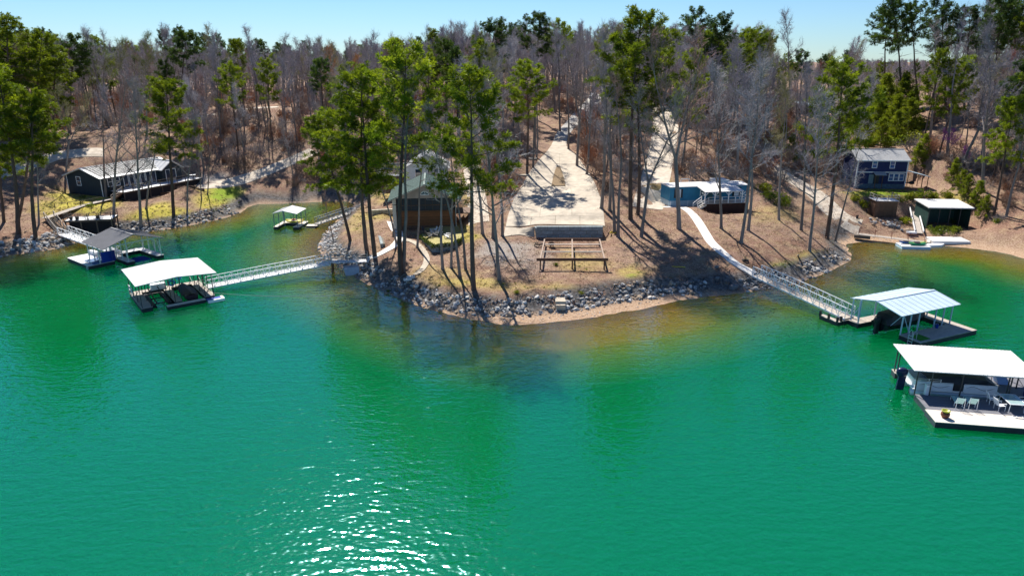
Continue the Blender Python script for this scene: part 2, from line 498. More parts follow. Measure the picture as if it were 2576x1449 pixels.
sand = np.maximum(sand, np.maximum(soft_patch(2330, 590, 260, 26, .45), soft_patch(2520, 610, 110, 30, .4)) * (SD > 0))
sand = np.maximum(sand, soft_patch(2030, 490, 130, 40, .6) * (SD > 0))
rocky = np.where((SD > 0), sstep(BW - 0.3, BW + 0.4, SD) * (1 - sstep(BW + 2.2, BW + 3.2, SD)) * (PXs < 2140), 0)
gravel = np.maximum.reduce([soft_patch(1270, 635, 90, 34, .8), soft_patch(540, 455, 60, 16, .9), soft_patch(1340, 650, 60, 40, .4)]) * (SD > 0)

nx_, ny_ = len(GX), len(GY)
vid = np.arange(nx_ * ny_).reshape(ny_, nx_)
a, b, c, d = vid[:-1, :-1].ravel(), vid[:-1, 1:].ravel(), vid[1:, :-1].ravel(), vid[1:, 1:].ravel()
tri = np.concatenate([np.stack([a, b, d], 1), np.stack([a, d, c], 1)])
me = bpy.data.meshes.new('ground')
me.from_pydata([tuple(p) for p in np.column_stack([PP, HH])], [], [tuple(int(q) for q in t) for t in tri])
ca = me.color_attributes.new('zone', 'FLOAT_COLOR', 'POINT')
ca.data.foreach_set('color', np.column_stack([gr, sand, gravel, fresh]).astype(np.float32).ravel())
cb = me.color_attributes.new('zone_rock', 'FLOAT_COLOR', 'POINT')
wet = np.where(SD > 0, 1 - sstep(0.0, 0.5, HH), 1.0)
cb.data.foreach_set('color', np.column_stack([rocky, wet, rocky * 0, rocky * 0 + 1]).astype(np.float32).ravel())
me.polygons.foreach_set('use_smooth', [True] * len(me.polygons))

def ground_material():
    m = bpy.data.materials.new('leaf_litter_ground'); m.use_nodes = True
    nt = m.node_tree; L = nt.links
    bs = nt.nodes['Principled BSDF']; bs.inputs['Roughness'].default_value = 0.95; bs.inputs['Specular IOR Level'].default_value = 0.1
    tc = nt.nodes.new('ShaderNodeTexCoord')
    def noise(s, det=6, rg=0.65):
        n = nt.nodes.new('ShaderNodeTexNoise'); n.inputs['Scale'].default_value = s; n.inputs['Detail'].default_value = det; n.inputs['Roughness'].default_value = rg
        L.new(tc.outputs['Object'], n.inputs['Vector']); return n.outputs['Fac']
    def ramp(f, stops):
        r = nt.nodes.new('ShaderNodeValToRGB')
        el = r.color_ramp.elements
        while len(el) < len(stops): el.new(0.5)
        for e, (p, col) in zip(el, stops): e.position = p; e.color = (*col, 1)
        L.new(f, r.inputs[0]); return r.outputs[0]
    def mix(f, x, y):
        k = nt.nodes.new('ShaderNodeMix'); k.data_type = 'RGBA'
        if isinstance(f, float): k.inputs[0].default_value = f
        else: L.new(f, k.inputs[0])
        L.new(x, k.inputs[6]); L.new(y, k.inputs[7]); return k.outputs[2]
    def math_(op, x, y):
        k = nt.nodes.new('ShaderNodeMath'); k.operation = op; k.use_clamp = True
        for i, q in enumerate((x, y)):
            if isinstance(q, (int, float)): k.inputs[i].default_value = q
            else: L.new(q, k.inputs[i])
        return k.outputs[0]
    big = noise(0.09, 3); mid = noise(0.7, 6); fine = noise(5.5, 5, 0.75)
    litter = ramp(fine, [(0.30, (0.085, 0.045, 0.028)), (0.48, (0.235, 0.150, 0.108)), (0.58, (0.325, 0.220, 0.165)), (0.72, (0.46, 0.345, 0.27))])
    red = ramp(fine, [(0.30, (0.07, 0.028, 0.018)), (0.5, (0.21, 0.118, 0.082)), (0.72, (0.39, 0.265, 0.20))])
    straw = ramp(fine, [(0.30, (0.13, 0.085, 0.045)), (0.5, (0.34, 0.245, 0.145)), (0.72, (0.52, 0.40, 0.26))])
    sh = ramp(big, [(0.42, (0, 0, 0)), (0.62, (1, 1, 1))])
    base = mix(sh, litter, red)
    sm = ramp(mid, [(0.45, (0, 0, 0)), (0.65, (0.7, 0.7, 0.7))])
    base = mix(sm, base, straw)
    za = nt.nodes.new('ShaderNodeVertexColor'); za.layer_name = 'zone'
    sp = nt.nodes.new('ShaderNodeSeparateColor'); L.new(za.outputs['Color'], sp.inputs[0])
    zb = nt.nodes.new('ShaderNodeVertexColor'); zb.layer_name = 'zone_rock'
    sb = nt.nodes.new('ShaderNodeSeparateColor'); L.new(zb.outputs['Color'], sb.inputs[0])
    grass = ramp(fine, [(0.30, (0.13, 0.11, 0.015)), (0.5, (0.40, 0.34, 0.055)), (0.72, (0.60, 0.52, 0.14))])
    freshc = ramp(fine, [(0.30, (0.06, 0.09, 0.008)), (0.5, (0.19, 0.27, 0.02)), (0.72, (0.34, 0.40, 0.05))])
    sandc = ramp(fine, [(0.30, (0.17, 0.095, 0.055)), (0.5, (0.38, 0.255, 0.165)), (0.72, (0.58, 0.46, 0.35))])
    gravc = ramp(fine, [(0.30, (0.13, 0.12, 0.11)), (0.5, (0.30, 0.275, 0.25)), (0.72, (0.48, 0.45, 0.41))])
    rockc = ramp(noise(2.2, 5, 0.7), [(0.35, (0.03, 0.028, 0.028)), (0.65, (0.20, 0.19, 0.18))])
    gsel = math_('MULTIPLY', sp.outputs[0], ramp(mid, [(0.28, (0.35, .35, .35)), (0.5, (1, 1, 1))]))
    base = mix(gsel, base, grass)
    base = mix(za.outputs['Alpha'], base, freshc)
    base = mix(sp.outputs[2], base, gravc)
    base = mix(sp.outputs[1], base, sandc)
    base = mix(sb.outputs[0], base, rockc)
    L.new(base, bs.inputs['Base Color'])
    bp = nt.nodes.new('ShaderNodeBump'); bp.inputs['Strength'].default_value = 0.7; bp.inputs['Distance'].default_value = 0.12
    L.new(fine, bp.inputs['Height']); L.new(bp.outputs[0], bs.inputs['Normal'])
    return m
me.materials.append(ground_material())
ground = tag(link('ground', me), kind='structure')
# alpha in the colour attribute carries the fresh grass weight

# ------------------------------------------------------------------ lake
wx = axis([(-900, -400, 60), (-400, -150, 10), (-150, -80, 2), (-80, 80, 1.0), (80, 150, 2), (150, 400, 10), (400, 900, 60)])
wy = axis([(-120, 30, 30), (30, 60, 3), (60, 130, 1.0), (130, 140, 5)])
wX, wY = np.meshgrid(wx, wy)
wP = np.stack([wX.ravel(), wY.ravel()], 1)
wsd, wbw, _ = shore_dist(wP)
depth = np.where(wsd < 0, np.minimum((0.14 - 0.034 * np.minimum(wbw, 2.4)) * np.minimum(-wsd, 7) + 0.24 * np.maximum(-wsd - 7, 0), 6.0), 0)
vid = np.arange(len(wP)).reshape(len(wy), len(wx))
q = np.stack([vid[:-1, :-1].ravel(), vid[:-1, 1:].ravel(), vid[1:, 1:].ravel(), vid[1:, :-1].ravel()], 1)
keep = (wsd[q] < 3.0).any(axis=1)
q = q[keep]
used = np.unique(q); remap = -np.ones(len(wP), int); remap[used] = np.arange(len(used))
me = bpy.data.meshes.new('lake')
me.from_pydata([(float(p[0]), float(p[1]), 0.0) for p in wP[used]], [], [tuple(int(k) for k in f) for f in remap[q]])
at_ = me.attributes.new('depth', 'FLOAT', 'POINT')
at_.data.foreach_set('value', depth[used].astype(np.float32))

def water_material():
    m = bpy.data.materials.new('lake_water'); m.use_nodes = True
    nt = m.node_tree; L = nt.links
    nt.nodes.remove(nt.nodes['Principled BSDF'])
    out = nt.nodes['Material Output']
    geo = nt.nodes.new('ShaderNodeNewGeometry')
    def nz(scale, rot, s, det, rough=0.5, dist=0.0):
        mp = nt.nodes.new('ShaderNodeMapping'); mp.inputs['Scale'].default_value = scale; mp.inputs['Rotation'].default_value = (0, 0, rot)
        L.new(geo.outputs['Position'], mp.inputs[0])
        n = nt.nodes.new('ShaderNodeTexNoise'); n.inputs['Scale'].default_value = s; n.inputs['Detail'].default_value = det
        n.inputs['Roughness'].default_value = rough; n.inputs['Distortion'].default_value = dist
        L.new(mp.outputs[0], n.inputs['Vector']); return n.outputs['Fac']
    w1 = nz((0.36, 1.0, 1), R(-14), 1.7, 1.0, 0.4, 0.4)      # wind ripples, crests across the view
    w2 = nz((0.75, 1.0, 1), R(18), 3.2, 0.0, 0.4, 0.2)
    big = nz((0.6, 1.0, 1), R(-10), 0.05, 2)                # gust patches
    def mth(op, x, y):
        k = nt.nodes.new('ShaderNodeMath'); k.operation = op
        for i, v in enumerate((x, y)):
            if isinstance(v, (int, float)): k.inputs[i].default_value = v
            else: L.new(v, k.inputs[i])
        return k.outputs[0]
    w3 = nz((0.7, 1.0, 1), R(-4), 6.5, 0.0)
    h = mth('ADD', mth('ADD', mth('MULTIPLY', w1, 1.0), mth('MULTIPLY', w2, 0.45)), mth('MULTIPLY', w3, 0.12))
    mr = nt.nodes.new('ShaderNodeMapRange'); mr.inputs[1].default_value = 0.35; mr.inputs[2].default_value = 0.65; mr.inputs[3].default_value = 0.55; mr.inputs[4].default_value = 1.0
    L.new(big, mr.inputs[0])
    bp = nt.nodes.new('ShaderNodeBump'); bp.inputs['Distance'].default_value = 0.066
    L.new(mr.outputs[0], bp.inputs['Strength']); L.new(h, bp.inputs['Height'])
    da = nt.nodes.new('ShaderNodeAttribute'); da.attribute_name = 'depth'
    ex = mth('SUBTRACT', 1.0, mth('POWER', 2.718, mth('MULTIPLY', da.outputs['Fac'], -1.2)))
    deep = nt.nodes.new('ShaderNodeSubsurfaceScattering'); deep.falloff = 'BURLEY'; deep.inputs['Scale'].default_value = 1.0; deep.inputs['Radius'].default_value = (14.0, 26.0, 22.0)
    tint = nt.nodes.new('ShaderNodeValToRGB')
    el = tint.color_ramp.elements
    el.new(0.5)
    el[0].position = 0.0; el[0].color = (0.50, 0.33, 0.03, 1)
    el[1].position = 0.55; el[1].color = (0.12, 0.19, 0.012, 1)
    el[2].position = 0.95; el[2].color = (0.0, 0.118, 0.032, 1)
    L.new(ex, tint.inputs[0]); L.new(tint.outputs[0], deep.inputs['Color'])
    rip = nt.nodes.new('ShaderNodeBump'); rip.inputs['Distance'].default_value = 0.55; rip.inputs['Strength'].default_value = 1.0
    L.new(h, rip.inputs['Height'])
    dif = nt.nodes.new('ShaderNodeBsdfDiffuse'); L.new(tint.outputs[0], dif.inputs['Color']); L.new(rip.outputs[0], dif.inputs['Normal'])
    dmx = nt.nodes.new('ShaderNodeMixShader'); dmx.inputs[0].default_value = 0.10
    L.new(deep.outputs[0], dmx.inputs[1]); L.new(dif.outputs[0], dmx.inputs[2])
    tr = nt.nodes.new('ShaderNodeBsdfTransparent'); tr.inputs['Color'].default_value = (0.96, 0.86, 0.46, 1)
    body = nt.nodes.new('ShaderNodeMixShader')
    f2 = mth('ADD', 0.25, mth('MULTIPLY', ex, 0.75))
    L.new(f2, body.inputs[0]); L.new(tr.outputs[0], body.inputs[1]); L.new(dmx.outputs[0], body.inputs[2])
    gl = nt.nodes.new('ShaderNodeBsdfGlossy'); gl.inputs['Roughness'].default_value = 0.075; gl.inputs['Color'].default_value = (0.45, 0.92, 1.0, 1)
    L.new(bp.outputs[0], gl.inputs['Normal'])
    fr = nt.nodes.new('ShaderNodeFresnel'); fr.inputs['IOR'].default_value = 2.0
    L.new(bp.outputs[0], fr.inputs['Normal'])
    mx = nt.nodes.new('ShaderNodeMixShader')
    L.new(fr.outputs[0], mx.inputs[0]); L.new(body.outputs[0], mx.inputs[1]); L.new(gl.outputs[0], mx.inputs[2])
    L.new(mx.outputs[0], out.inputs[0])
    return m
me.materials.append(water_material())
lake = tag(link('lake', me), kind='structure')

# ------------------------------------------------------------------ sheets laid on the ground
def drape(name, rows, m, dz=0.05, nx=6, sub=4, thick=0.1, parent=None):
    """rows: list of (left, right) world points from near to far; returns a slab that follows the ground"""
    rr = []
    for i in range(len(rows) - 1):
        for k in range(sub):
            t = k / sub
            rr.append((Vector(rows[i][0]).lerp(Vector(rows[i + 1][0]), t), Vector(rows[i][1]).lerp(Vector(rows[i + 1][1]), t)))
    rr.append((Vector(rows[-1][0]), Vector(rows[-1][1])))
    vs, fs = [], []
    for l, r_ in rr:
        for k in range(nx + 1):
            p = l.lerp(r_, k / nx)
            vs.append((p.x, p.y, Gh(p.x, p.y) + dz))
    n = nx + 1
    for j in range(len(rr) - 1):
        for k in range(nx):
            fs.append((j * n + k, j * n + k + 1, (j + 1) * n + k + 1, (j + 1) * n + k))
    # skirt
    ring = [k for k in range(n)] + [j * n + nx for j in range(1, len(rr))] + [(len(rr) - 1) * n + k for k in range(nx - 1, -1, -1)] + [j * n for j in range(len(rr) - 2, 0, -1)]
    o = len(vs)
    for i in ring: vs.append((vs[i][0], vs[i][1], vs[i][2] - thick))
    for i in range(len(ring)):
        k = (i + 1) % len(ring)
        fs.append((ring[i], o + i, o + k, ring[k]))
    me_ = bpy.data.meshes.new(name); me_.from_pydata(vs, [], fs); me_.materials.append(m); me_.update()
    return link(name, me_, parent)

def strip(name, pts, width, m, dz=0.06, nx=3, thick=0.1, parent=None):
    """a path of given width along centre points (world)"""
    # smooth the centre line
    P_ = [Vector(p) for p in pts]
    for _ in range(2):
        Q = [P_[0]]
        for i in range(len(P_) - 1):
            Q += [P_[i].lerp(P_[i + 1], 0.25), P_[i].lerp(P_[i + 1], 0.75)]
        P_ = Q + [P_[-1]]
    rows = []
    for i, p in enumerate(P_):
        d = P_[min(i + 1, len(P_) - 1)] - P_[max(i - 1, 0)]
        d.z = 0; d.normalize()
        s = Vector((d.y, -d.x, 0))
        w = width if not isinstance(width, (list, tuple)) else width[0] + (width[1] - width[0]) * i / (len(P_) - 1)
        rows.append((p - s * w / 2, p + s * w / 2))
    return drape(name, rows, m, dz, nx, 1, thick, parent)

m_dirt = mat('dirt_road', (0.56, 0.47, 0.36), 0.95, 0.25, 1.2, bump=0.3, col2=(0.62, 0.54, 0.44))
m_gravelroad = mat('grey_gravel_road', (0.36, 0.34, 0.31), 0.95, 0.25, 2.5, bump=0.3)
m_joint = mat('dark_joint_sand', (0.16, 0.14, 0.11), 0.95, 0.2, 3)

# concrete driveway: joint bed with one slab per pour
DR = [(571, 1272, 1522), (546.5, 1277, 1520), (505, 1291, 1513), (470, 1311, 1500), (440, 1328, 1485), (412, 1349, 1465), (386, 1372, 1444), (368, 1386, 1425), (346, 1395, 1428)]
rows = [(PG(l, y), PG(r_, y)) for y, l, r_ in DR]
driveway = tag(drape('driveway', rows, m_joint, 0.05, 8, 4, 0.1), kind='structure')
def slab(p00, p01, p10, p11):
    """near-left, near-right, far-left, far-right, pulled in by the joint"""
    c = (p00 + p01 + p10 + p11) / 4
    q = [p + (c - p).normalized() * 0.035 for p in (p00, p01, p10, p11)]
    return drape('slab', [(q[0], q[1]), (q[2], q[3])], m_concrete, 0.09, 6, 6, 0.05, driveway)
for i in range(len(rows) - 1):
    n = [4, 3, 3, 2, 2, 2, 1, 1][i]
    (l0, r0), (l1, r1) = rows[i], rows[i + 1]
    for k in range(n):
        slab(l0.lerp(r0, k / n), l0.lerp(r0, (k + 1) / n), l1.lerp(r1, k / n), l1.lerp(r1, (k + 1) / n))
slab(PG(1266, 597), PG(1345, 598), PG(1271, 572.5), PG(1345, 572.5))
isl = [PG(*p) for p in [(1387, 470), (1422, 470)]], [PG(*p) for p in [(1391, 452), (1419, 452)]], [PG(*p) for p in [(1396, 432), (1413, 432)]], [PG(*p) for p in [(1401, 422), (1408, 422)]]
m_mulch = mat('brown_mulch', (0.20, 0.135, 0.07), 0.95, 0.4, 5, bump=0.6)
tag(drape('planting_island', isl, m_mulch, 0.2, 4, 4, 0.2), kind='structure')

tag(strip('woods_road', [PG(1411, 346), PG(1425, 325), PG(1448, 303), PG(1470, 277), PG(1492, 255), PG(1515, 238)], [2.6, 4.5], m_gravelroad), kind='structure')
tag(strip('hill_dirt_road', [PG(1628, 525), PG(1640, 490), PG(1652, 440), PG(1660, 395), PG(1672, 350), PG(1676, 310), PG(1664, 284), PG(1650, 268)], [4.5, 5.5], m_dirt), kind='structure')
tag(strip('left_dirt_road', [PG(-160, 478), PG(0, 437), PG(50, 422), PG(95, 408), PG(140, 391), PG(200, 384), PG(262, 384)], 3.6, m_dirt), kind='structure')
tag(strip('cove_dirt_road', [PG(490, 468), PG(560, 463), PG(633, 444), PG(690, 424), PG(740, 402), PG(790, 380)], 3.2, m_dirt), kind='structure')
tag(strip('far_left_dirt_road', [PG(520, 292), PG(567, 283), PG(640, 272), PG(700, 270)], 3.2, m_dirt), kind='structure')
tag(strip('right_dirt_road', [PG(1925, 395), PG(1945, 425), PG(1985, 450), PG(2040, 480), PG(2075, 510), PG(2110, 545), PG(2165, 570)], [3.0, 5.0], m_dirt), kind='structure')
tag(strip('cabin_dirt_road', [PG(1205, 560), PG(1200, 500), PG(1192, 450), PG(1180, 410)], 3.0, m_dirt), kind='structure')
m_walk = mat('white_concrete_walk', (0.74, 0.70, 0.64), 0.8, 0.06, 1.5)
tag(strip('slope_walkway', [PG(1655, 519), PG(1690, 522), PG(1722, 524), PG(1748, 545), PG(1770, 580), PG(1789, 613), PG(1824, 645), PG(1860, 670), PG(1898, 691)], 1.25, m_walk, 0.08), kind='structure')
tag(strip('cabin_walkway', [PG(922, 654), PG(965, 637), PG(1000, 614), PG(1006, 596), PG(993, 578), PG(984, 560)], [1.1, 1.3], m_walk, 0.08), kind='structure')
tag(strip('garden_path', [PG(1018, 603), PG(1045, 610), PG(1068, 632), PG(1076, 655), PG(1064, 678), PG(1046, 692)], 0.75, m_concrete, 0.08), kind='structure')
# ------------------------------------------------------------------ riprap banks
m_rock = [mat('rock_pale', (0.52, 0.50, 0.47), 0.9, 0.3, 3, bump=0.3), mat('rock_grey', (0.29, 0.285, 0.28), 0.9, 0.3, 3, bump=0.3),
          mat('rock_dark', (0.16, 0.16, 0.165), 0.9, 0.3, 3, bump=0.3), mat('rock_tan', (0.36, 0.27, 0.19), 0.9, 0.3, 3, bump=0.3)]
ICO = None
def rock_geo(rng):
    global ICO
    if ICO is None:
        bm = bmesh.new(); bmesh.ops.create_icosphere(bm, subdivisions=1, radius=1.0)
        ICO = ([v.co.copy() for v in bm.verts], [tuple(v.index for v in f.verts) for f in bm.faces]); bm.free()
    sx, sy, sz = rng.uniform(.8, 1.35), rng.uniform(.65, 1.0), rng.uniform(.45, .8)
    dirs = [Vector((rng.gauss(0, 1), rng.gauss(0, 1), rng.gauss(0, 1))).normalized() for _ in range(5)]
    out = []
    for v in ICO[0]:
        k = 1.0
        for d in dirs:
            k = min(k, 0.72 / max(v.dot(d), 1e-3)) if v.dot(d) > 0.72 else k
        k *= rng.uniform(.86, 1.1)
        out.append(Vector((v.x * sx * k, v.y * sy * k, v.z * sz * k)))
    return out
rk = random.Random(3)
ROCKS = []      # 10 shapes x 4 tones
SHAPES = [rock_geo(rk) for _ in range(10)]
for sh in SHAPES:
    per = []
    for m in m_rock:
        mb = MB(); mb.add(sh, ICO[1]); per.append(mb.mesh('stone', m))
    ROCKS.append(per)

def near_frame(px0, px1):
    acc = 0; out = []
    return out
ARCS = np.concatenate([[0], np.cumsum(np.linalg.norm(SH[1:] - SH[:-1], axis=1))])

def shore_index(px_target, seg=None):
    return px_target

def bank(name_label, cat, i0, i1, dens, size, n_parts, tones=(0.32, 0.38, 0.18, 0.12), width=3.3, off=0.0, seed=1):
    """stones along the shore between two of its corner points"""
    rng = random.Random(seed)
    pts = []
    for i in range(i0, i1):
        a, b = SH[i], SH[i + 1]
        L_ = math.hypot(*(b - a))
        nrm = np.array([-(b - a)[1], (b - a)[0]]) / L_           # to the land side
        mid = (a + b) / 2 + nrm * 0.5
        if not inside_poly(mid[None], LAND)[0]: nrm = -nrm
        for k in range(int(L_ * (width + .8) * dens)):
            t = rng.random()
            bw = SHW[i] * (1 - t) + SHW[i + 1] * t
            w = bw - 0.5 + off + rng.random() ** 0.9 * width
            p = a + (b - a) * t + nrm * w + np.array([rng.gauss(0, .15), rng.gauss(0, .15)])
            if vnoise(np.array([[p[0], p[1]]]), 2.2, 17)[0] < -0.22: continue
            s = size * rng.choice([.45, .55, .65, .8, .95, 1.1, 1.4, 1.9])
            pts.append((p[0], p[1], Gh(p[0], p[1]) + s * 0.12, s))
    root = thing('riprap_bank', name_label, cat, (pts[0][0], pts[0][1], 0))
    ox, oy = pts[0][0], pts[0][1]
    def key(p):
        return -p[3] / max(p[1], 1)
    pts.sort(key=key)
    stuff = MB()
    for n, (x, y, z, s) in enumerate(pts):
        si = rng.randrange(10)
        ti = rng.choices(range(4), tones)[0]
        e = Euler((rng.uniform(-.6, .6), rng.uniform(-.6, .6), rng.uniform(0, 6.3)))
        if n < n_parts:
            o = bpy.data.objects.new('stone', ROCKS[si][ti]); COL.objects.link(o); o.parent = root
            o.location = (x - ox, y - oy, z); o.rotation_euler = e; o.scale = (s, s, s)
        else:
            mtx = e.to_matrix() * s
            stuff.cur = ti
            stuff.add([mtx @ v + Vector((x - ox, y - oy, z)) for v in SHAPES[si]], ICO[1])
    if stuff.v:
        o = link('small_stones', stuff.mesh('small_stones', m_rock), root); o['kind'] = 'stuff'
    return root
def si(px, py):
    return min(range(len(SHORE)), key=lambda i: (SHORE[i][0] - px) ** 2 + (SHORE[i][1] - py) ** 2)
bank('grey riprap stones around the central point below the steel frame', 'riprap', si(895, 696), si(1700, 758), 6.8, 0.20, 300, (0.22, 0.32, 0.20, 0.26), 2.7, seed=1)
bank('grey riprap stones along the bank below the curving white walkway', 'riprap', si(1700, 758), si(2140, 655), 7.5, 0.20, 260, (0.20, 0.36, 0.22, 0.22), 2.2, seed=2)
bank('pale riprap stones along the cove side of the green-roofed cabin', 'riprap', si(885, 524), si(895, 696), 7.5, 0.20, 150, (0.5, 0.3, 0.1, 0.1), 2.6, seed=3)
bank('tan riprap stones under the left wooden deck and its stairs', 'riprap', si(-150, 690), si(200, 606), 6.0, 0.25, 150, (0.35, 0.25, 0.1, 0.3), 3.6, seed=4)
bank('tan riprap stones along the shore in front of the long dark house', 'riprap', si(200, 606), si(601, 537), 5.0, 0.22, 180, (0.28, 0.22, 0.2, 0.3), 2.8, seed=5)
# ------------------------------------------------------------------ building helpers
def siding(name, col, pitch=0.18, rough=0.75, axis=2):
    if name in MATS: return MATS[name]
    m = mat(name, col, rough, 0.15, 1.2)
    nt = m.node_tree
    b = nt.nodes['Principled BSDF']
    tc = nt.nodes.new('ShaderNodeTexCoord')
    sx = nt.nodes.new('ShaderNodeSeparateXYZ'); nt.links.new(tc.outputs['Object'], sx.inputs[0])
    dv = nt.nodes.new('ShaderNodeMath'); dv.operation = 'DIVIDE'; dv.inputs[1].default_value = pitch
    nt.links.new(sx.outputs[axis], dv.inputs[0])
    fr = nt.nodes.new('ShaderNodeMath'); fr.operation = 'FRACT'; nt.links.new(dv.outputs[0], fr.inputs[0])
    bp = nt.nodes.new('ShaderNodeBump'); bp.inputs['Strength'].default_value = 0.8; bp.inputs['Distance'].default_value = 0.03
    nt.links.new(fr.outputs[0], bp.inputs['Height']); nt.links.new(bp.outputs[0], b.inputs['Normal'])
    return m

def window(parent, face, u, z, w, h, off, cols=1, rows_=2, mframe=None, mglass=None, t=0.09):
    """frame with glazing bars (window) and its glass (pane); face f/b/l/r, u along the wall, off the wall plane"""
    mframe = mframe or m_white; mglass = mglass or m_glass
    fm, gm = MB(), MB()
    def bx(mb, u0, u1, z0, z1, d0, d1):
        if face == 'f': mb.box(u0, u1, off - d1, off - d0, z0, z1)
        elif face == 'b': mb.box(u0, u1, off + d0, off + d1, z0, z1)
        elif face == 'l': mb.box(off - d1, off - d0, u0, u1, z0, z1)
        else: mb.box(off + d0, off + d1, u0, u1, z0, z1)
    bx(fm, u, u + t, z, z + h, -.04, .06); bx(fm, u + w - t, u + w, z, z + h, -.04, .06)
    bx(fm, u + t, u + w - t, z + h - t, z + h, -.04, .057); bx(fm, u + t, u + w - t, z, z + t, -.04, .075)
    for i in range(1, cols):
        c = u + w * i / cols
        bx(fm, c - t * .4, c + t * .4, z + t, z + h - t, -.03, .05)
    for i in range(1, rows_):
        c = z + h * i / rows_
        bx(fm, u + t, u + w - t, c - t * .3, c + t * .3, -.03, .045)
    bx(gm, u + t * .8, u + w - t * .8, z + t * .8, z + h - t * .8, -.02, .012)
    f = fm.build('window', mframe, parent)
    gm.build('pane', mglass, f)
    return f

def gable_roof(parent, x0, x1, y0, y1, ze, zr, m, axis='x', over=0.4, thick=0.12, ribs=0.0, mtrim=None, name='roof', ridge=0.5):
    """two slopes with their own thickness; ribs = spacing of raised seams"""
    mb = MB()
    def slope(a, b, c, d):
        a, b, c, d = map(Vector, (a, b, c, d))                    # eave0, eave1, ridge1, ridge0
        n = (b - a).cross(d - a).normalized()
        if n.z < 0: n = -n
        t = n * thick
        mb.hexa([a - t, b - t, c - t, d - t, a, b, c, d])
        if ribs > 0:
            L_ = (b - a).length
            k = int(L_ / ribs)
            for i in range(k + 1):
                p, q_ = a.lerp(b, i / k), d.lerp(c, i / k)
                mb.beam(p + n * .01, q_ + n * .01, .05, .05, n)
    if axis == 'x':
        ym = y0 + (y1 - y0) * ridge
        sl = (zr - ze) / (ym - y0); s2 = (zr - ze) / (y1 - ym)
        slope((x0 - over, y0 - over, ze - sl * over), (x1 + over, y0 - over, ze - sl * over), (x1 + over, ym, zr), (x0 - over, ym, zr))
        slope((x1 + over, y1 + over, ze - s2 * over), (x0 - over, y1 + over, ze - s2 * over), (x0 - over, ym, zr), (x1 + over, ym, zr))
        mb.beam((x0 - over, ym, zr + .01), (x1 + over, ym, zr + .01), .25, .08)
    else:
        xm = x0 + (x1 - x0) * ridge
        sl = (zr - ze) / (xm - x0); s2 = (zr - ze) / (x1 - xm)
        slope((x0 - over, y1 + over, ze - sl * over), (x0 - over, y0 - over, ze - sl * over), (xm, y0 - over, zr), (xm, y1 + over, zr))
        slope((x1 + over, y0 - over, ze - s2 * over), (x1 + over, y1 + over, ze - s2 * over), (xm, y1 + over, zr), (xm, y0 - over, zr))
        mb.beam((xm, y0 - over, zr + .01), (xm, y1 + over, zr + .01), .25, .08)
    return mb.build(name, m, parent)

def gable_wall(x0, x1, y0, y1, z0, ze, zr, axis='x'):
    mb = MB()
    if axis == 'x':
        ym = (y0 + y1) / 2
        mb.extr_x([(y0, z0), (y1, z0), (y1, ze), (ym, zr), (y0, ze)], x0, x1)
    else:
        xm = (x0 + x1) / 2
        pr = [(x0, z0), (x1, z0), (x1, ze), (xm, zr), (x0, ze)]
        n = 5
        mb.add([(p[0], y0, p[1]) for p in pr] + [(p[0], y1, p[1]) for p in pr],
               [tuple(range(5)), tuple(reversed(range(5, 10)))] + [(i, 5 + i, 5 + (i + 1) % 5, (i + 1) % 5) for i in range(5)])
    return mb

def boards(mb, x0, x1, y0, y1, z, pitch=0.16, gap=0.014, t=0.045, along='x'):
    """deck boards laid side by side"""
    if along == 'x':
        n = max(1, round((y1 - y0) / pitch)); p = (y1 - y0) / n
        for i in range(n): mb.box(x0, x1, y0 + i * p + gap / 2, y0 + (i + 1) * p - gap / 2, z - t, z)
    else:
        n = max(1, round((x1 - x0) / pitch)); p = (x1 - x0) / n
        for i in range(n): mb.box(x0 + i * p + gap / 2, x0 + (i + 1) * p - gap / 2, y0, y1, z - t, z)

def railing(parent, pts, h=1.0, m=None, step=1.6, rails=(1.0, .55), r=.045, name='railing', close=False):
    """posts and rails along a line of points"""
    mb = MB()
    pts = [Vector(p) for p in pts]
    for a, b in zip(pts[:-1], pts[1:]):
        n = max(1, round((b - a).length / step))
        for i in range(n + 1):
            p = a.lerp(b, i / n)
            mb.box(p.x - r, p.x + r, p.y - r, p.y + r, p.z, p.z + h)
        for k in rails:
            mb.beam(a + Vector((0, 0, h * k - .02)), b + Vector((0, 0, h * k - .02)), r * 1.5, r * 1.1)
    return mb.build(name, m or m_white, parent)

def stairs(parent, p0, p1, w, n, m, name='stairs', t=.05):
    """treads and stringers from p0 (top) to p1 (bottom)"""
    mb = MB()
    p0, p1 = Vector(p0), Vector(p1)
    d = p1 - p0; hd = Vector((d.x, d.y, 0)).normalized(); s = Vector((hd.y, -hd.x, 0))
    for i in range(n):
        c = p0 + d * ((i + .5) / n)
        mb.beam(c - s * w / 2, c + s * w / 2, Vector((d.x, d.y, 0)).length / n * .85, t)
    for k in (-1, 1):
        mb.beam(p0 + s * k * w / 2 - Vector((0, 0, .1)), p1 + s * k * w / 2 - Vector((0, 0, .1)), .06, .24)
    return mb.build(name, m, parent)

def hvec(a): return Vector((math.cos(a), math.sin(a), 0))

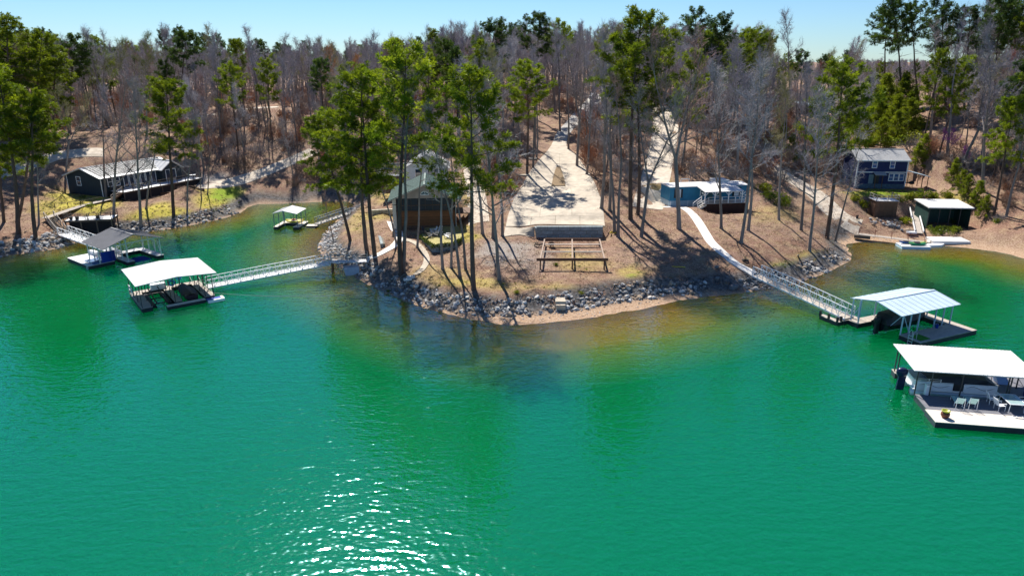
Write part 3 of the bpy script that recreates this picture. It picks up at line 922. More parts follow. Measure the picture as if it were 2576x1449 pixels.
m_navy = siding('navy_siding', (0.012, 0.024, 0.10))
m_slate = siding('dark_slate_siding', (0.022, 0.034, 0.045))
m_tealblue = siding('blue_siding', (0.025, 0.19, 0.34), .22)
m_paleblue = mat('pale_skirting', (0.34, 0.46, 0.54), 0.8, 0.1, 1.5)
m_pinkbeige = siding('beige_siding', (0.36, 0.29, 0.25))
m_cream = mat('cream_wall', (0.60, 0.55, 0.46), 0.8, 0.08, 1.5)
m_greyhouse = siding('grey_siding', (0.62, 0.64, 0.68))
m_greenroof = mat('green_metal_roof', (0.045, 0.105, 0.085), 0.5, 0.25, 1.2)
m_shingle = mat('grey_shingles', (0.36, 0.36, 0.36), 0.9, 0.2, 5, bump=0.3)
m_brownwall = mat('brown_block_wall', (0.16, 0.09, 0.055), 0.9, 0.3, 3)
m_stripe = mat('pale_steps', (0.6, 0.58, 0.54), 0.8, 0.1, 2)

# ------------------------------------------------------------------ long dark house on the left
O = W(258, 484, 4.2)
lh = thing('ranch_house', 'long dark slate house with white metal roof on the left shore', 'house', O, R(66))
HW, HL = 8.7, 15.5
gable_wall(0, HL, 0, HW, -2.2, 2.55, 3.9).build('wall', m_slate, lh)
gable_roof(lh, 0, HL, 0, HW, 2.55, 3.9, m_roofwhite, 'x', .5, .12, 0.6)
gw = gable_wall(11.6, HL + .4, -1.1, 5, -2.0, 2.5, 3.8, 'y'); gw.build('wing_wall', m_slate, lh)
gable_roof(lh, 11.6, HL + .4, -1.1, 4.4, 2.5, 3.85, m_roofwhite, 'y', .35, .12, 0.9, name='wing_roof')
window(lh, 'l', 5.1, .75, 1.15, 1.6, 0)
window(lh, 'f', 1.2, .7, 1.0, 1.6, 0)
for u in (4.3, 5.45, 6.6, 7.75, 8.9, 10.05): window(lh, 'f', u, .05, 1.0, 2.25, 0, 1, 1)
window(lh, 'f', 12.3, .05, 1.0, 2.2, -1.1, 1, 1); window(lh, 'f', 13.6, .05, 1.0, 2.2, -1.1, 1, 1)
window(lh, 'f', 2.7, .7, .9, 1.6, 0)
mb = MB()
for yy, xx in ((0, 0), (HW, 0)): mb.box(xx - .05, xx + .06, yy - .06, yy + .05, -1.4, 2.45)
mb.build('corner_board', m_white, lh)
mb = MB(); boards(mb, 1.4, 18.5, -3.4, -.05, 0.0, .2); mb.build('deck', m_plankwhite, lh)
mb = MB()
for xx in (1.6, 4.2, 6.8, 9.4, 12, 14.6, 18.2):
    mb.box(xx - .08, xx + .08, -3.3, -3.14, -2.6, -.05)
mb.box(1.4, 18.5, -3.38, -3.30, -.30, -.05)
mb.build('deck_frame', m_plankdark, lh)
mb = MB(); mb.box(1.5, 18.4, -3.2, -3.1, -2.4, -.3); mb.build('deck_dark_sheet', mat('near_black_sheet', (.02, .02, .025), .9, .3, 5), lh)  # solid near-black sheet standing for the deck's dark underside
railing(lh, [(1.5, -.2, 0), (1.5, -3.3, 0), (18.4, -3.3, 0), (18.4, -.2, 0)], 1.0, m_plankdark, 1.9)
stairs(lh, (1.4, -2.6, 0), (-.9, -2.6, -1.1), 1.2, 6, m_timber)
railing(lh, [(1.4, -3.2, 0), (-.9, -3.2, -1.1)], .95, m_plank, 2.5, name='stair_rail')

# low furniture on the long deck
def patio_table(label, loc, rz, r=.55, h=.72, m=None, group=None):
    t = thing('patio_table', label, 'table', loc, rz, group)
    mb = MB(); mb.lathe([(r, h - .04), (r, h)], 16); mb.build('tabletop', m or m_white, t)
    for k in range(4):
        a = k * math.pi / 2 + .4
        mb = MB(); mb.tube([(math.cos(a) * r * .75, math.sin(a) * r * .75, 0), (math.cos(a) * r * .5, math.sin(a) * r * .5, h - .03)], .025, 5); mb.build('leg', m or m_white, t)
    return t
def patio_chair(label, loc, rz, m, group=None, slat=True):
    """armchair facing +x in its own frame"""
    t = thing('patio_chair', label, 'chair', loc, rz, group)
    mb = MB()
    for i in range(5): mb.box(-.24 + i * .1, -.16 + i * .1, -.25, .25, .40, .43)
    mb.build('seat', m, t)
    mb = MB()
    for i in range(6):
        z = .47 + i * .085; x = -.27 - i * .03
        mb.box(x - .015, x + .01, -.24, .24, z, z + .07)
    mb.build('backrest', m, t)
    for sx, sy in ((.24, .27), (.24, -.27), (-.24, .27), (-.24, -.27)):
        mb = MB(); mb.tube([(sx, sy, 0), (sx - (.0 if sx > 0 else .02), sy, .62 if sx > 0 else .45)] + ([] if sx > 0 else [(-.46, sy, 1.0)]), .02, 5); mb.build('leg', m, t)
    for sy in (.27, -.27):
        mb = MB(); mb.box(-.32, .28, sy - .03, sy + .03, .61, .64); mb.build('armrest', m, t)
    return t
def on(parent, x, y, z=0.0):
    return parent.matrix_basis @ Vector((x, y, z)) if False else Vector(parent.location) + Matrix.Rotation(parent.rotation_euler.z, 3, 'Z') @ Vector((x, y, z))
m_dkmetal = mat('dark_patio_metal', (.02, .022, .025), .5, .2, 4)
patio_table('round dark patio table on the deck of the long dark house', on(lh, 6.0, -1.9, 0), 0, .55, .72, m_dkmetal)
patio_chair('dark patio chair left of the round table on the long deck', on(lh, 5.0, -1.9, 0), R(66), m_dkmetal)
patio_chair('dark patio chair right of the round table on the long deck', on(lh, 7.1, -1.8, 0), R(250), m_dkmetal)
patio_table('white table at the right end of the long deck', on(lh, 17.2, -2.4, 0), 0, .6)

# timber edging right of the house
a, b = PG(380, 492), PG(515, 481)
d = b - a; L_ = d.length
te = thing('timber_edging', 'low brown timber wall edging the lawn right of the long dark house', 'edging', a)
for k in range(6):
    p, q_ = a + d * (k / 6), a + d * ((k + 1) / 6) - d.normalized() * .03
    zz = min(Gh(p.x, p.y), Gh(q_.x, q_.y))
    for i in range(3):
        mb = MB(); mb.beam((p.x - a.x, p.y - a.y, zz - a.z - .05 + i * .23), (q_.x - a.x, q_.y - a.y, zz - a.z - .05 + i * .23), .22, .21); mb.build('timber', m_timber, te)

# ------------------------------------------------------------------ lower deck, boardwalk and stairs on the left
A = W(161, 556, 2.7)
ld = thing('waterside_deck', 'raised wooden deck with railing above the left riprap', 'deck', A, R(12))
mb = MB(); boards(mb, 0, 6.6, 0, 3.0, 0, .16); mb.build('decking', m_plankwhite, ld)
mb = MB(); mb.box(0, 6.6, -.06, 0, -.28, -.02); mb.box(0, 6.6, 3.0, 3.06, -.28, -.02); mb.box(-.06, 0, 0, 3.0, -.28, -.02); mb.box(6.6, 6.66, 0, 3, -.28, -.02); mb.build('rim_joist', m_plankdark, ld)
for xx in (.1, 2.2, 4.4, 6.5):
    for yy in (.1, 2.9):
        mb = MB(); mb.box(xx - .08, xx + .08, yy - .08, yy + .08, -2.9, -.28); mb.build('post', m_plankdark, ld)
mb = MB(); mb.box(.2, 6.4, 1.2, 1.3, -2.9, -.3); mb.build('under_deck_sheet', mat('near_black_sheet', (.02, .02, .025), .9, .3, 5), ld)  # solid near-black sheet between the posts, behind it all reads dark
railing(ld, [(0, 3, 0), (0, 0, 0), (6.6, 0, 0), (6.6, 3, 0)], 1.0, m_plankdark, 1.7)
sp0, sp1 = on(ld, -2.6, 1.8, .3), W(158, 588, 1.25)
st = thing('shore_stairs', 'long wooden stairs with pale handrails leading down to the left gangway', 'stairs', sp0)
p1l = sp1 - sp0
stairs(st, (0, 0, 0), p1l, 1.3, 14, m_plankdark)
hd = Vector((p1l.x, p1l.y, 0)).normalized(); sd_ = Vector((hd.y, -hd.x, 0))
for k in (-1, 1):
    railing(st, [sd_ * k * .65, p1l + sd_ * k * .65], .95, m_plank, 1.4, (1.0,), name='handrail')
mb = MB()
for q_ in (0.1, .4, .7, .95):
    c = p1l * q_
    mb.box(c.x - .09, c.x + .09, c.y - .09, c.y + .09, c.z - 2.2, c.z - .1)
mb.build('post', m_plankdark, st)
bw = thing('boardwalk', 'narrow boardwalk with thin rails from the house to the waterside deck', 'boardwalk', sp0)
q0 = [Vector((-.3, -.7, 0)), W(205, 518, 3.25) - sp0, W(280, 500, 3.3) - sp0]
mb = MB()
for a_, b_ in zip(q0[:-1], q0[1:]):
    n = int((b_ - a_).length / .25)
    for i in range(n):
        c = a_.lerp(b_, (i + .5) / n); dd = (b_ - a_).normalized(); s_ = Vector((dd.y, -dd.x, 0))
        mb.beam(c - s_ * .6, c + s_ * .6, .22, .05)
mb.build('decking', m_plank, bw)
railing(bw, [W(140, 530, 2.9) - sp0, W(205, 523, 2.9) - sp0, W(262, 512, 3.0) - sp0], 1.15, m_plankdark, 2.4, (1.0,), .04)
stp = thing('lawn_steps', 'pale steps at the foot of the house deck on the left lawn', 'steps', PG(312, 500))
for i in range(4):
    mb = MB(); mb.box(-.8 + .25 * i, 1.4 + .25 * i, -.4 - .42 * i, -.05 - .42 * i, -.35 - .13 * i, .12 - .13 * i); mb.build('step', m_stripe, stp)
m_pot = mat('dark_planter', (.02, .022, .03), .6, .2, 3)
def planter(label, loc, r=.28, h=.5, m=None, cat='planter', group=None):
    t = thing('flower_pot', label, cat, loc, 0, group)
    mb = MB(); mb.lathe([(r * .6, 0), (r * .95, h * .45), (r * .85, h * .8), (r, h * .88), (r, h), (r * .82, h), (r * .78, h * .85)], 14); mb.build('pot', m or m_pot, t, True)
    return t
planter('dark planter on the waterside deck, leftmost of three', on(ld, .8, .6))
planter('dark planter on the waterside deck, middle of three', on(ld, 1.7, .5))
planter('dark planter on the waterside deck, rightmost of three', on(ld, 4.5, .6))
patio_chair('dark reclining chair in the middle of the waterside deck', on(ld, 2.9, .9), R(200), m_dkmetal)

# ------------------------------------------------------------------ cabin with green roof
O = W(990, 577, 2.9)
cb = thing('cabin', 'cabin with green metal gable roof, screened porch and brown slatted skirt', 'cabin', O, R(6))
CWd, CD = 9.0, 9.5
mb = MB(); mb.box(0.55, CWd - .1, .35, CD - .2, -.6, 2.55); mb.build('lower_wall', m_brownwall, cb)
mb = MB(); mb.box(-.0, .5, -.02, CD - .1, -.8, 4.4); mb.box(CWd - .08, CWd, 0, CD, -.6, 4.4); mb.box(.5, CWd - .08, 2.4, CD, 2.55, 4.4); mb.build('wall', m_cream, cb)
for i in range(13):
    mb = MB(); mb.box(.56, CWd - .16, .20, .26, .45 + i * .158, .57 + i * .158); mb.build('slat', m_slat, cb)
mb = MB(); mb.box(.5, CWd - .08, .1, 2.4, 2.50, 2.6); mb.build('porch_floor', m_timber, cb)
scr = MB(); scr.box(.56, CWd - .2, .30, .32, 2.6, 4.36); scr.build('porch_screen', m_screen, cb)
for i in range(9):
    xx = .56 + i * (CWd - .9) / 8
    mb = MB(); mb.box(xx, xx + .09, .2, .285, 2.6, 4.36); mb.build('porch_post', mat('porch_post_brown', (.06, .045, .04), .8, .2, 3), cb)
mb = MB(); mb.box(.56, CWd - .2, .2, .28, 3.3, 3.38); mb.build('porch_rail', m_timber, cb)
mb = MB()
xm = CWd / 2 + .1
mb.add([(-.0, .1, 4.38), (CWd, .1, 4.38), (xm, .1, 6.3), (-.0, .24, 4.38), (CWd, .24, 4.38), (xm, .24, 6.3)], [(0, 1, 2), (5, 4, 3), (0, 3, 4, 1), (1, 4, 5, 2), (2, 5, 3, 0)])
mb.build('gable', m_pinkbeige, cb)
fm = MB()
n = 12
ring = [(math.cos(math.pi * i / n), math.sin(math.pi * i / n)) for i in range(n + 1)]
for i in range(n):
    fm.beam((xm + ring[i][0] * .55, .06, 4.85 + ring[i][1] * .5), (xm + ring[i + 1][0] * .55, .06, 4.85 + ring[i + 1][1] * .5), .08, .09, (0, 1, 0))
fm.beam((xm - .58, .06, 4.85), (xm + .58, .06, 4.85), .08, .09, (0, 1, 0))
for i in (3, 6, 9): fm.beam((xm, .07, 4.85), (xm + ring[i][0] * .52, .07, 4.85 + ring[i][1] * .47), .04, .05, (0, 1, 0))
fw = fm.build('arched_window', m_white, cb)
gm = MB(); gm.add([(xm + c_ * .53, .085, 4.86 + s_ * .48) for c_, s_ in ring], [tuple(reversed(range(n + 1)))]); gm.build('pane', m_glass, fw)
gable_roof(cb, 0, CWd + .2, .1, CD, 4.4, 6.4, m_greenroof, 'y', .6, .1, .6)
tr_ = MB(); tr_.beam((-.6, -.52, 4.03), (xm, -.52, 6.33), .05, .22, (0, 1, 0)); tr_.beam((CWd + .8, -.52, 4.03), (xm, -.52, 6.33), .05, .22, (0, 1, 0)); tr_.build('fascia', m_cream, cb)
pb = MB(); pb.box(CWd + .05, CWd + 2.2, 2.0, 6.0, 1.6, 1.75); pb.box(CWd + 2.0, CWd + 2.15, 2.05, 2.2, -.9, 1.6); pb.box(CWd + 2.0, CWd + 2.15, 5.8, 5.95, -.9, 1.6); pb.build('side_landing', m_timber, cb)

# patio terrace below the cabin
m_ivy = leaf_mat('ivy_leaves', (0.03, 0.055, 0.006), (0.12, 0.15, 0.012), .3, .2, 2.0)
pt = [W(1053, 600, 2.55)]
top_z = 3.1
pc = pt[0]
ter = thing('garden_terrace', 'raised block terrace with an ivy edge below the cabin', 'terrace', pc)
poly = [((W(a_, b_, top_z) - pc)) for a_, b_ in [(1053, 591), (1087, 617), (1141, 611), (1166, 596), (1150, 566), (1066, 573)]]
mb = MB(); mb.prism([(p.x, p.y) for p in poly], -2.6, top_z - pc.z - .12); mb.build('wall', m_block, ter)
mb = MB(); mb.prism([((p.x) * .97 + .2, p.y * .97 + .1) for p in poly], top_z - pc.z - .12, top_z - pc.z - .02); mb.build('lawn_top', mat('dry_lawn', (.33, .29, .11), .95, .3, 4, bump=.4), ter)
mb = MB(); ri = random.Random(5)
for a_, b_ in ((0, 1), (1, 2), (2, 3)):
    for k in range(420):
        p = poly[a_].lerp(poly[b_], ri.random())
        c = Vector((p.x + ri.gauss(0, .16), p.y - .06 + ri.gauss(0, .14), top_z - pc.z + .1 - abs(ri.gauss(0, .38 if a_ else .2))))
        tuft(mb, c, Vector((0, -.5, .8)), .22, ri, 3) if 'tuft' in globals() else None
        d_ = Vector((ri.gauss(0, 1), ri.gauss(0, 1) - .5, ri.gauss(0, 1) + .6)).normalized() * .14
        s_ = d_.cross(Vector((ri.gauss(0, 1), 1, .3))).normalized() * .09
        mb.add([c, c + d_ * .5 + s_, c + d_, c + d_ * .5 - s_], [(0, 1, 2, 3)])
mb.build('ivy', m_ivy, ter)
def adirondack(label, loc, rz, m, group=None):
    t = thing('garden_chair', label, 'chair', loc, rz, group)
    mb = MB()
    for i in range(5): mb.beam((.32 - i * .13, -.28, .36 - i * .035), (.32 - i * .13, .28, .36 - i * .035), .11, .025)
    mb.build('seat', m, t)
    mb = MB()
    for i in range(5): mb.beam((-.26, -.22 + i * .11, .2), (-.58, -.25 + i * .125, 1.0 - abs(i - 2) * .05), .09, .025, (1, 0, 0))
    mb.build('backrest', m, t)
    for s_ in (-1, 1):
        mb = MB(); mb.box(-.45, .42, s_ * .36 - .07, s_ * .36 + .07, .55, .58); mb.build('armrest', m, t)
        mb = MB(); mb.box(.30, .38, s_ * .32 - .03, s_ * .32 + .03, 0, .55); mb.build('leg', m, t)
        mb = MB(); mb.beam((.3, s_ * .3, .3), (-.6, s_ * .3, .05), .03, .1); mb.build('leg', m, t)
    return t
m_adk = mat('weathered_black_chair', (.03, .032, .036), .6, .3, 3)
m_adw = mat('white_garden_chair', (.7, .7, .72), .5, .08, 3)
for i, (px, py, rz, mm, lab) in enumerate([(1072, 588, -20, m_adk, 'dark garden chair at the left of the terrace fire ring'), (1080, 598, 35, m_adk, 'dark slatted garden chair at the front of the terrace fire ring'),
                                           (1090, 587, 200, m_adw, 'pale garden chair behind the terrace fire ring'), (1098, 595, 170, m_adk, 'dark garden chair right of the terrace fire ring'),
                                           (1103, 586, 230, m_adw, 'pale garden chair at the far right of the terrace fire ring'), (1127, 599, 160, m_adw, 'pale garden chair alone at the right of the terrace')]):
    adirondack(lab, W(px, py, top_z - .02), R(rz), mm)
fr_ = thing('fire_ring', 'stone fire ring among the terrace chairs', 'fire ring', W(1089, 594, top_z - .02))
for k in range(9):
    a_ = k * 2 * math.pi / 9
    o = bpy.data.objects.new('stone', ROCKS[k][2]); COL.objects.link(o); o.parent = fr_; o.location = (math.cos(a_) * .45, math.sin(a_) * .45, .06); o.scale = (.16, .16, .16)

# block walls beside the cabin
def block_wall(label, a_, b_, z0, rows_, bh, bl, th, m, name='block_wall', ret=None):
    a_, b_ = Vector(a_), Vector(b_)
    d_ = b_ - a_; L__ = Vector((d_.x, d_.y)).length
    t = thing(name, label, 'retaining wall', (a_.x, a_.y, z0), math.atan2(d_.y, d_.x))
    n = max(1, round(L__ / bl)); bl_ = L__ / n
    meshes = {}
    for r_ in range(rows_):
        x = 0.0
        cuts = [0] + ([bl_ * (k + (.5 if r_ % 2 else 1)) for k in range(n)])
        cuts = sorted(set([round(c_, 4) for c_ in cuts if c_ < L__ - .05] + [round(L__, 4)]))
        for c0, c1 in zip(cuts[:-1], cuts[1:]):
            key = (round(c1 - c0, 3))
            if key not in meshes:
                mb = MB(); w_ = c1 - c0
                e = .025
                mb.hexa([(e, e, .01), (w_ - e, e, .01), (w_ - .01, th, .01), (.01, th, .01), (e, e, bh - e), (w_ - e, e, bh - e), (w_ - .01, th, bh - .01), (.01, th, bh - .01)])
                mb.hexa([(.05, 0, .04), (w_ - .05, 0, .04), (w_ - e - .002, e + .003, .02), (e + .002, e + .003, .02), (.05, 0, bh - .05), (w_ - .05, 0, bh - .05), (w_ - e - .002, e + .003, bh - .03), (e + .002, e + .003, bh - .03)])
                meshes[key] = mb.mesh('block', m)
            o = bpy.data.objects.new('block', meshes[key]); COL.objects.link(o); o.parent = t
            o.location = (c0, 0, r_ * bh)
    mb = MB(); mb.box(.02, L__ - .02, .06, th + .25, -.3, rows_ * bh - .04); mb.build('core', m_joint, t)
    return t
block_wall('grey-blue block retaining wall at the front of the driveway', W(1349, 600, 2.35), W(1516, 600, 2.35), 2.35, 3, .56, 1.62, .5, m_block)
a_ = W(1349, 600, 2.35)
block_wall('short return end of the driveway block wall on its left', a_ + Vector((-.45, 1.6, 0)), a_ + Vector((-.02, .0, 0)), 2.35, 3, .5, .9, .4, m_block)
block_wall('cream block wall left of the cabin', W(936, 541, 3.1), W(990, 538, 3.1), 2.6, 3, .42, 1.3, .4, m_blockwarm)
block_wall('pale short wall along the bank left of the cabin walkway', W(948, 583, 2.5), W(958, 628, 1.9), 1.9, 2, .4, 1.2, .35, m_block)

# ------------------------------------------------------------------ grey house behind the cabin
O = Vector((-18.2, 114.0, 4.6))
gh = thing('grey_house', 'grey two-storey house partly hidden behind the cabin', 'house', O, R(4))
gable_wall(.8, 7.6, 0, 7, -1.5, 4.7, 6.7, 'y').build('wall', m_greyhouse, gh)
gable_roof(gh, .8, 7.6, 0, 7, 4.7, 6.7, m_shingle, 'y', .4, .14)
gable_wall(-3.6, .8, 2.2, 7.6, 0, 3.2, 4.6, 'x').build('wing_wall', m_brownwall, gh)
gable_roof(gh, -3.6, .85, 2.2, 7.6, 3.2, 4.6, m_shingle, 'x', .35, .14, name='wing_roof')
window(gh, 'f', 2.3, 2.9, 1.1, 1.5, 0); window(gh, 'f', 4.3, 2.8, .95, 1.7, 0); window(gh, 'f', 5.25, 2.8, .95, 1.7, 0); window(gh, 'f', 6.2, 2.8, .95, 1.7, 0)
mb = MB(); mb.box(4.3, 7.5, -.5, -.02, -1.2, 2.3); mb.build('bay', m_white, gh)
mb = MB(); mb.box(4.7, 5.6, -.56, -.5, -.6, 1.5); mb.build('door', m_glass, gh)

# ------------------------------------------------------------------ blue trailer
O = W(1683, 520, 4.45)
tr_h = thing('mobile_home', 'blue mobile home with white roof, pale skirting and a covered porch', 'mobile home', O, R(10))
TL, TW, TZ = 12.6, 3.7, 2.95
mb = MB(); mb.box(0, TL, 0, TW, .85, TZ); mb.build('wall', m_tealblue, tr_h)
mb = MB(); mb.box(.03, TL - .03, .03, TW - .03, -1.2, .85); mb.build('skirting', m_paleblue, tr_h)
for k in range(9):
    mb = MB(); mb.box(k * 1.4 + .2, k * 1.4 + .26, -.012, .03, -.4, .84); mb.build('skirting_seam', m_white, tr_h)
mb = MB(); mb.extr_x([(-.12, TZ), (TW + .12, TZ), (TW + .12, TZ + .08), (TW / 2, TZ + .30), (-.12, TZ + .08)], -.12, TL + .12); mb.build('roof', m_roofwhite, tr_h)
mb = MB(); mb.box(8.3, 10.6, 1.9, 4.2, TZ + .1, TZ + .55); mb.build('roof_box', m_roofwhite, tr_h)
def shutter_window(u, z, w, h):
    window(tr_h, 'f', u, z, w, h, 0, 1, 2, m_white, mat('white_blind', (.6, .62, .66), .6, .1, 4))
    for s_ in (u - .32, u + w + .04):
        mb = MB(); mb.box(s_, s_ + .28, -.05, -.002, z - .05, z + h + .05); mb.build('shutter', m_black, tr_h)
shutter_window(1.0, 1.35, .75, 1.25); shutter_window(10.6, 1.35, .75, 1.25)
window(tr_h, 'f', 4.9, 1.5, .8, .9, 0); window(tr_h, 'f', 7.4, 1.4, 1.0, 1.1, 0)
mb = MB(); mb.box(6.1, 7.0, -.06, -.004, .9, 2.85); mb.build('door', mat('teal_door', (.03, .10, .12), .5, .1, 2), tr_h)
mb = MB(); mb.hexa([(4.3, -3.0, 2.55), (10.6, -3.0, 2.55), (10.6, -.02, 2.93), (4.3, -.02, 2.93), (4.3, -3.0, 2.66), (10.6, -3.0, 2.66), (10.6, -.02, 3.04), (4.3, -.02, 3.04)]); mb.build('porch_roof', m_roofwhite, tr_h)
mb = MB(); boards(mb, 4.3, 11.6, -3.0, -.05, .85, .16); mb.build('porch_deck', m_plankpale, tr_h)
mb = MB(); mb.box(4.35, 11.55, -2.95, -2.85, -1.3, .8); mb.box(11.5, 11.58, -2.9, -.1, -1.3, .8); mb.build('porch_skirt', mat('porch_red_brown', (.05, .018, .012), .85, .3, 2), tr_h)
for xx in (4.4, 6.0, 8.2, 10.4):
    mb = MB(); mb.box(xx - .06, xx + .06, -2.98, -2.86, .85, 2.56)
    for s_ in (-1, 1): mb.beam((xx, -2.92, 2.05), (xx + s_ * .5, -2.92, 2.52), .08, .08, (0, 1, 0))
    mb.build('porch_post', m_white, tr_h)
railing(tr_h, [(5.0, -2.95, .85), (11.5, -2.95, .85), (11.5, -.2, .85)], .95, m_white, 2.2)
stairs(tr_h, (4.7, -2.5, .8), (3.2, -2.5, -.1), 1.0, 5, m_plankpale)
railing(tr_h, [(5.0, -2.95, .85), (3.3, -2.95, -.1)], .95, m_white, 3, name='stair_rail'); railing(tr_h, [(4.3, -2.0, .85), (3.0, -2.0, -.1)], .95, m_white, 3, name='stair_rail')
mb = MB(); mb.box(4.2, 4.26, TW + 2.2, TW + 2.3, -.5, 3.2); mb.box(5.6, 5.66, TW + 2.2, TW + 2.3, -.5, 3.2); mb.box(4.2, 5.66, TW + 2.22, TW + 2.28, 3.1, 3.2)
mb.build('rear_stair_rail', m_white, tr_h)

# ------------------------------------------------------------------ navy house
O = W(2150, 469, 4.5)
nv = thing('navy_house', 'dark navy two-storey house with grey shingle roof on the right shore', 'house', O, R(-3))
NW, ND = 8.6, 6.2
gable_wall(0, NW, 0, ND, -1.0, 4.75, 6.1, 'x').build('wall', m_navy, nv)
gable_roof(nv, 0, NW, 0, ND, 4.75, 6.25, m_shingle, 'x', .35, .14)
mb = MB(); mb.box(-.03, NW + .03, -.05, .0, -.9, .45); mb.build('foundation', mat('blue_grey_block', (.08, .13, .17), .9, .3, 2.5, bump=.3), nv)
mb = MB()
for xx in (0, NW): mb.box(xx - .09, xx + .09, -.06, .08, .0, 4.6)
mb.box(.1, NW - .1, -.04, -.001, 2.45, 2.6); mb.box(-.3, NW + .3, -.42, -.36, 4.48, 4.68)
mb.build('trim', m_white, nv)
m_blueglass = glass_mat('blue_window_glass', (.02, .10, .28))
window(nv, 'f', 2.45, 3.25, .9, 1.35, 0, 1, 2, None, m_blueglass); window(nv, 'f', 5.5, 3.2, .9, 1.4, 0, 1, 2, None, m_blueglass)
for u in (5.6, 6.5, 7.4): window(nv, 'f', u, 1.0, .88, 1.3, 0, 1, 2, None, m_blueglass)
mb = MB(); mb.box(2.2, 3.0, -.06, -.002, .5, 2.15); mb.build('door', mat('pale_blue_door', (.14, .22, .26), .6, .1, 2), nv)
mb = MB(); mb.box(3.1, 4.0, -.04, -.002, .5, 2.15); mb.build('doorway', m_screen, nv)
mb = MB(); mb.hexa([(2.8, -1.2, 2.15), (4.8, -1.2, 2.15), (4.8, -.02, 2.5), (2.8, -.02, 2.5), (2.8, -1.2, 2.23), (4.8, -1.2, 2.23), (4.8, -.02, 2.58), (2.8, -.02, 2.58)]); mb.build('porch_hood', m_shingle, nv)
mb = MB(); mb.box(4.1, 4.2, -1.1, -1.0, -.2, 2.2); mb.box(2.9, 3.0, -1.1, -1.0, -.2, 2.2); mb.build('porch_post', m_timber, nv)
mb = MB(); mb.hexa([(NW + .02, .2, 2.75), (NW + 4.1, -.4, 1.75), (NW + 4.1, 3.4, 1.75), (NW + .02, 3.4, 2.75), (NW + .02, .2, 2.85), (NW + 4.1, -.4, 1.85), (NW + 4.1, 3.4, 1.85), (NW + .02, 3.4, 2.85)]); mb.build('lean_to_roof', m_roofpale, nv)
for xx, yy in ((NW + 2.9, -.1), (NW + 3.8, -.2), (NW + 3.8, 3.2), (NW + 2.0, 3.2)):
    mb = MB(); mb.box(xx - .05, xx + .05, yy - .05, yy + .05, -.9, 1.95); mb.build('lean_to_post', m_timber, nv)
sh_ = thing('garden_grill', 'dark covered grill under the lean-to roof of the navy house', 'grill', on(nv, NW + 1.6, .8, -.2))
mb = MB(); mb.lathe([(.38, .55), (.45, .7), (.40, .95), (.15, 1.08)], 10); mb.build('lid', m_black, sh_, True)
for k in range(3):
    mb = MB(); mb.tube([(.3 * math.cos(k * 2.1), .3 * math.sin(k * 2.1), -.2), (.2 * math.cos(k * 2.1), .2 * math.sin(k * 2.1), .6)], .03, 5); mb.build('leg', m_black, sh_)

# brown deck box below the navy house
O = W(2199, 545, 1.7)
bx_ = thing('deck_hut', 'small brown hut with a white railed roof deck below the navy house', 'hut', O, R(-4))
mb = MB(); mb.box(0, 3.4, 0, 2.6, -.6, 2.5); mb.build('wall', m_brownwall, bx_)
mb = MB(); mb.box(.5, 2.9, -.03, -.001, 0, 2.0); mb.build('door', m_timber, bx_)
mb = MB(); boards(mb, -.15, 3.55, -.2, 2.8, 2.6, .2); mb.build('roof_deck', m_plankwhite, bx_)
railing(bx_, [(-.05, 2.6, 2.6), (-.05, -.1, 2.6), (3.45, -.1, 2.6), (3.45, 2.6, 2.6)], .9, m_plank, 1.7)

# white-roofed boathouse on the right shore
O = W(2330, 574, .8)
bh = thing('boathouse', 'open dark boathouse with flat white roof on the right shore', 'boathouse', O, R(-4))
BL_, BD_ = 6.2, 4.4
mb = MB(); mb.hexa([(-.3, -.3, 3.2), (BL_ + .3, -.3, 3.2), (BL_ + .3, BD_ + .3, 3.6), (-.3, BD_ + .3, 3.6), (-.3, -.3, 3.35), (BL_ + .3, -.3, 3.35), (BL_ + .3, BD_ + .3, 3.75), (-.3, BD_ + .3, 3.75)])
for i in range(9): mb.beam((-.2 + i * (BL_ + .4) / 8, -.3, 3.36), (-.2 + i * (BL_ + .4) / 8, BD_ + .3, 3.76), .05, .04)
mb.build('roof', m_roofwhite, bh)
mb = MB(); mb.box(-.06, .0, 0, BD_, -1.6, 3.2); mb.build('side_wall', mat('dark_green_sheet', (.02, .06, .05), .6, .2, 2), bh)
mb = MB(); mb.box(0, BL_, BD_ - .06, BD_, -1.2, 3.5); mb.build('back_wall', mat('dark_green_sheet', (.02, .06, .05), .6, .2, 2), bh)  # dark tone painted on to stand for the shaded interior
mb = MB(); mb.box(BL_, BL_ + .06, 0, BD_, -1.2, 3.2); mb.build('side_wall', mat('dark_green_sheet', (.02, .06, .05), .6, .2, 2), bh)
for i in range(5):
    mb = MB(); mb.box(i * BL_ / 4 - .05, i * BL_ / 4 + .05, -.12, -.02, -1.6, 3.2); mb.build('post', m_darksteel, bh)

# far shed in the woods and a parked car
O = PG(2018, 290)
fs_ = thing('woodland_shed', 'dark open shed with a pale metal roof far up in the right woods', 'shed', O, R(4))
mb = MB(); mb.hexa([(-.4, -.4, 2.3), (6.6, -.4, 2.3), (6.6, 4.4, 3.0), (-.4, 4.4, 3.0), (-.4, -.4, 2.45), (6.6, -.4, 2.45), (6.6, 4.4, 3.15), (-.4, 4.4, 3.15)]); mb.build('roof', m_roofpale, fs_)
mb = MB(); mb.box(0, 6.2, .6, 4, -.5, 2.35); mb.build('wall', m_brownwall, fs_)
for xx in (0.05, 3.1, 6.1):
    mb = MB(); mb.box(xx - .07, xx + .07, -.05, .09, -.6, 2.4); mb.build('post', m_timber, fs_)
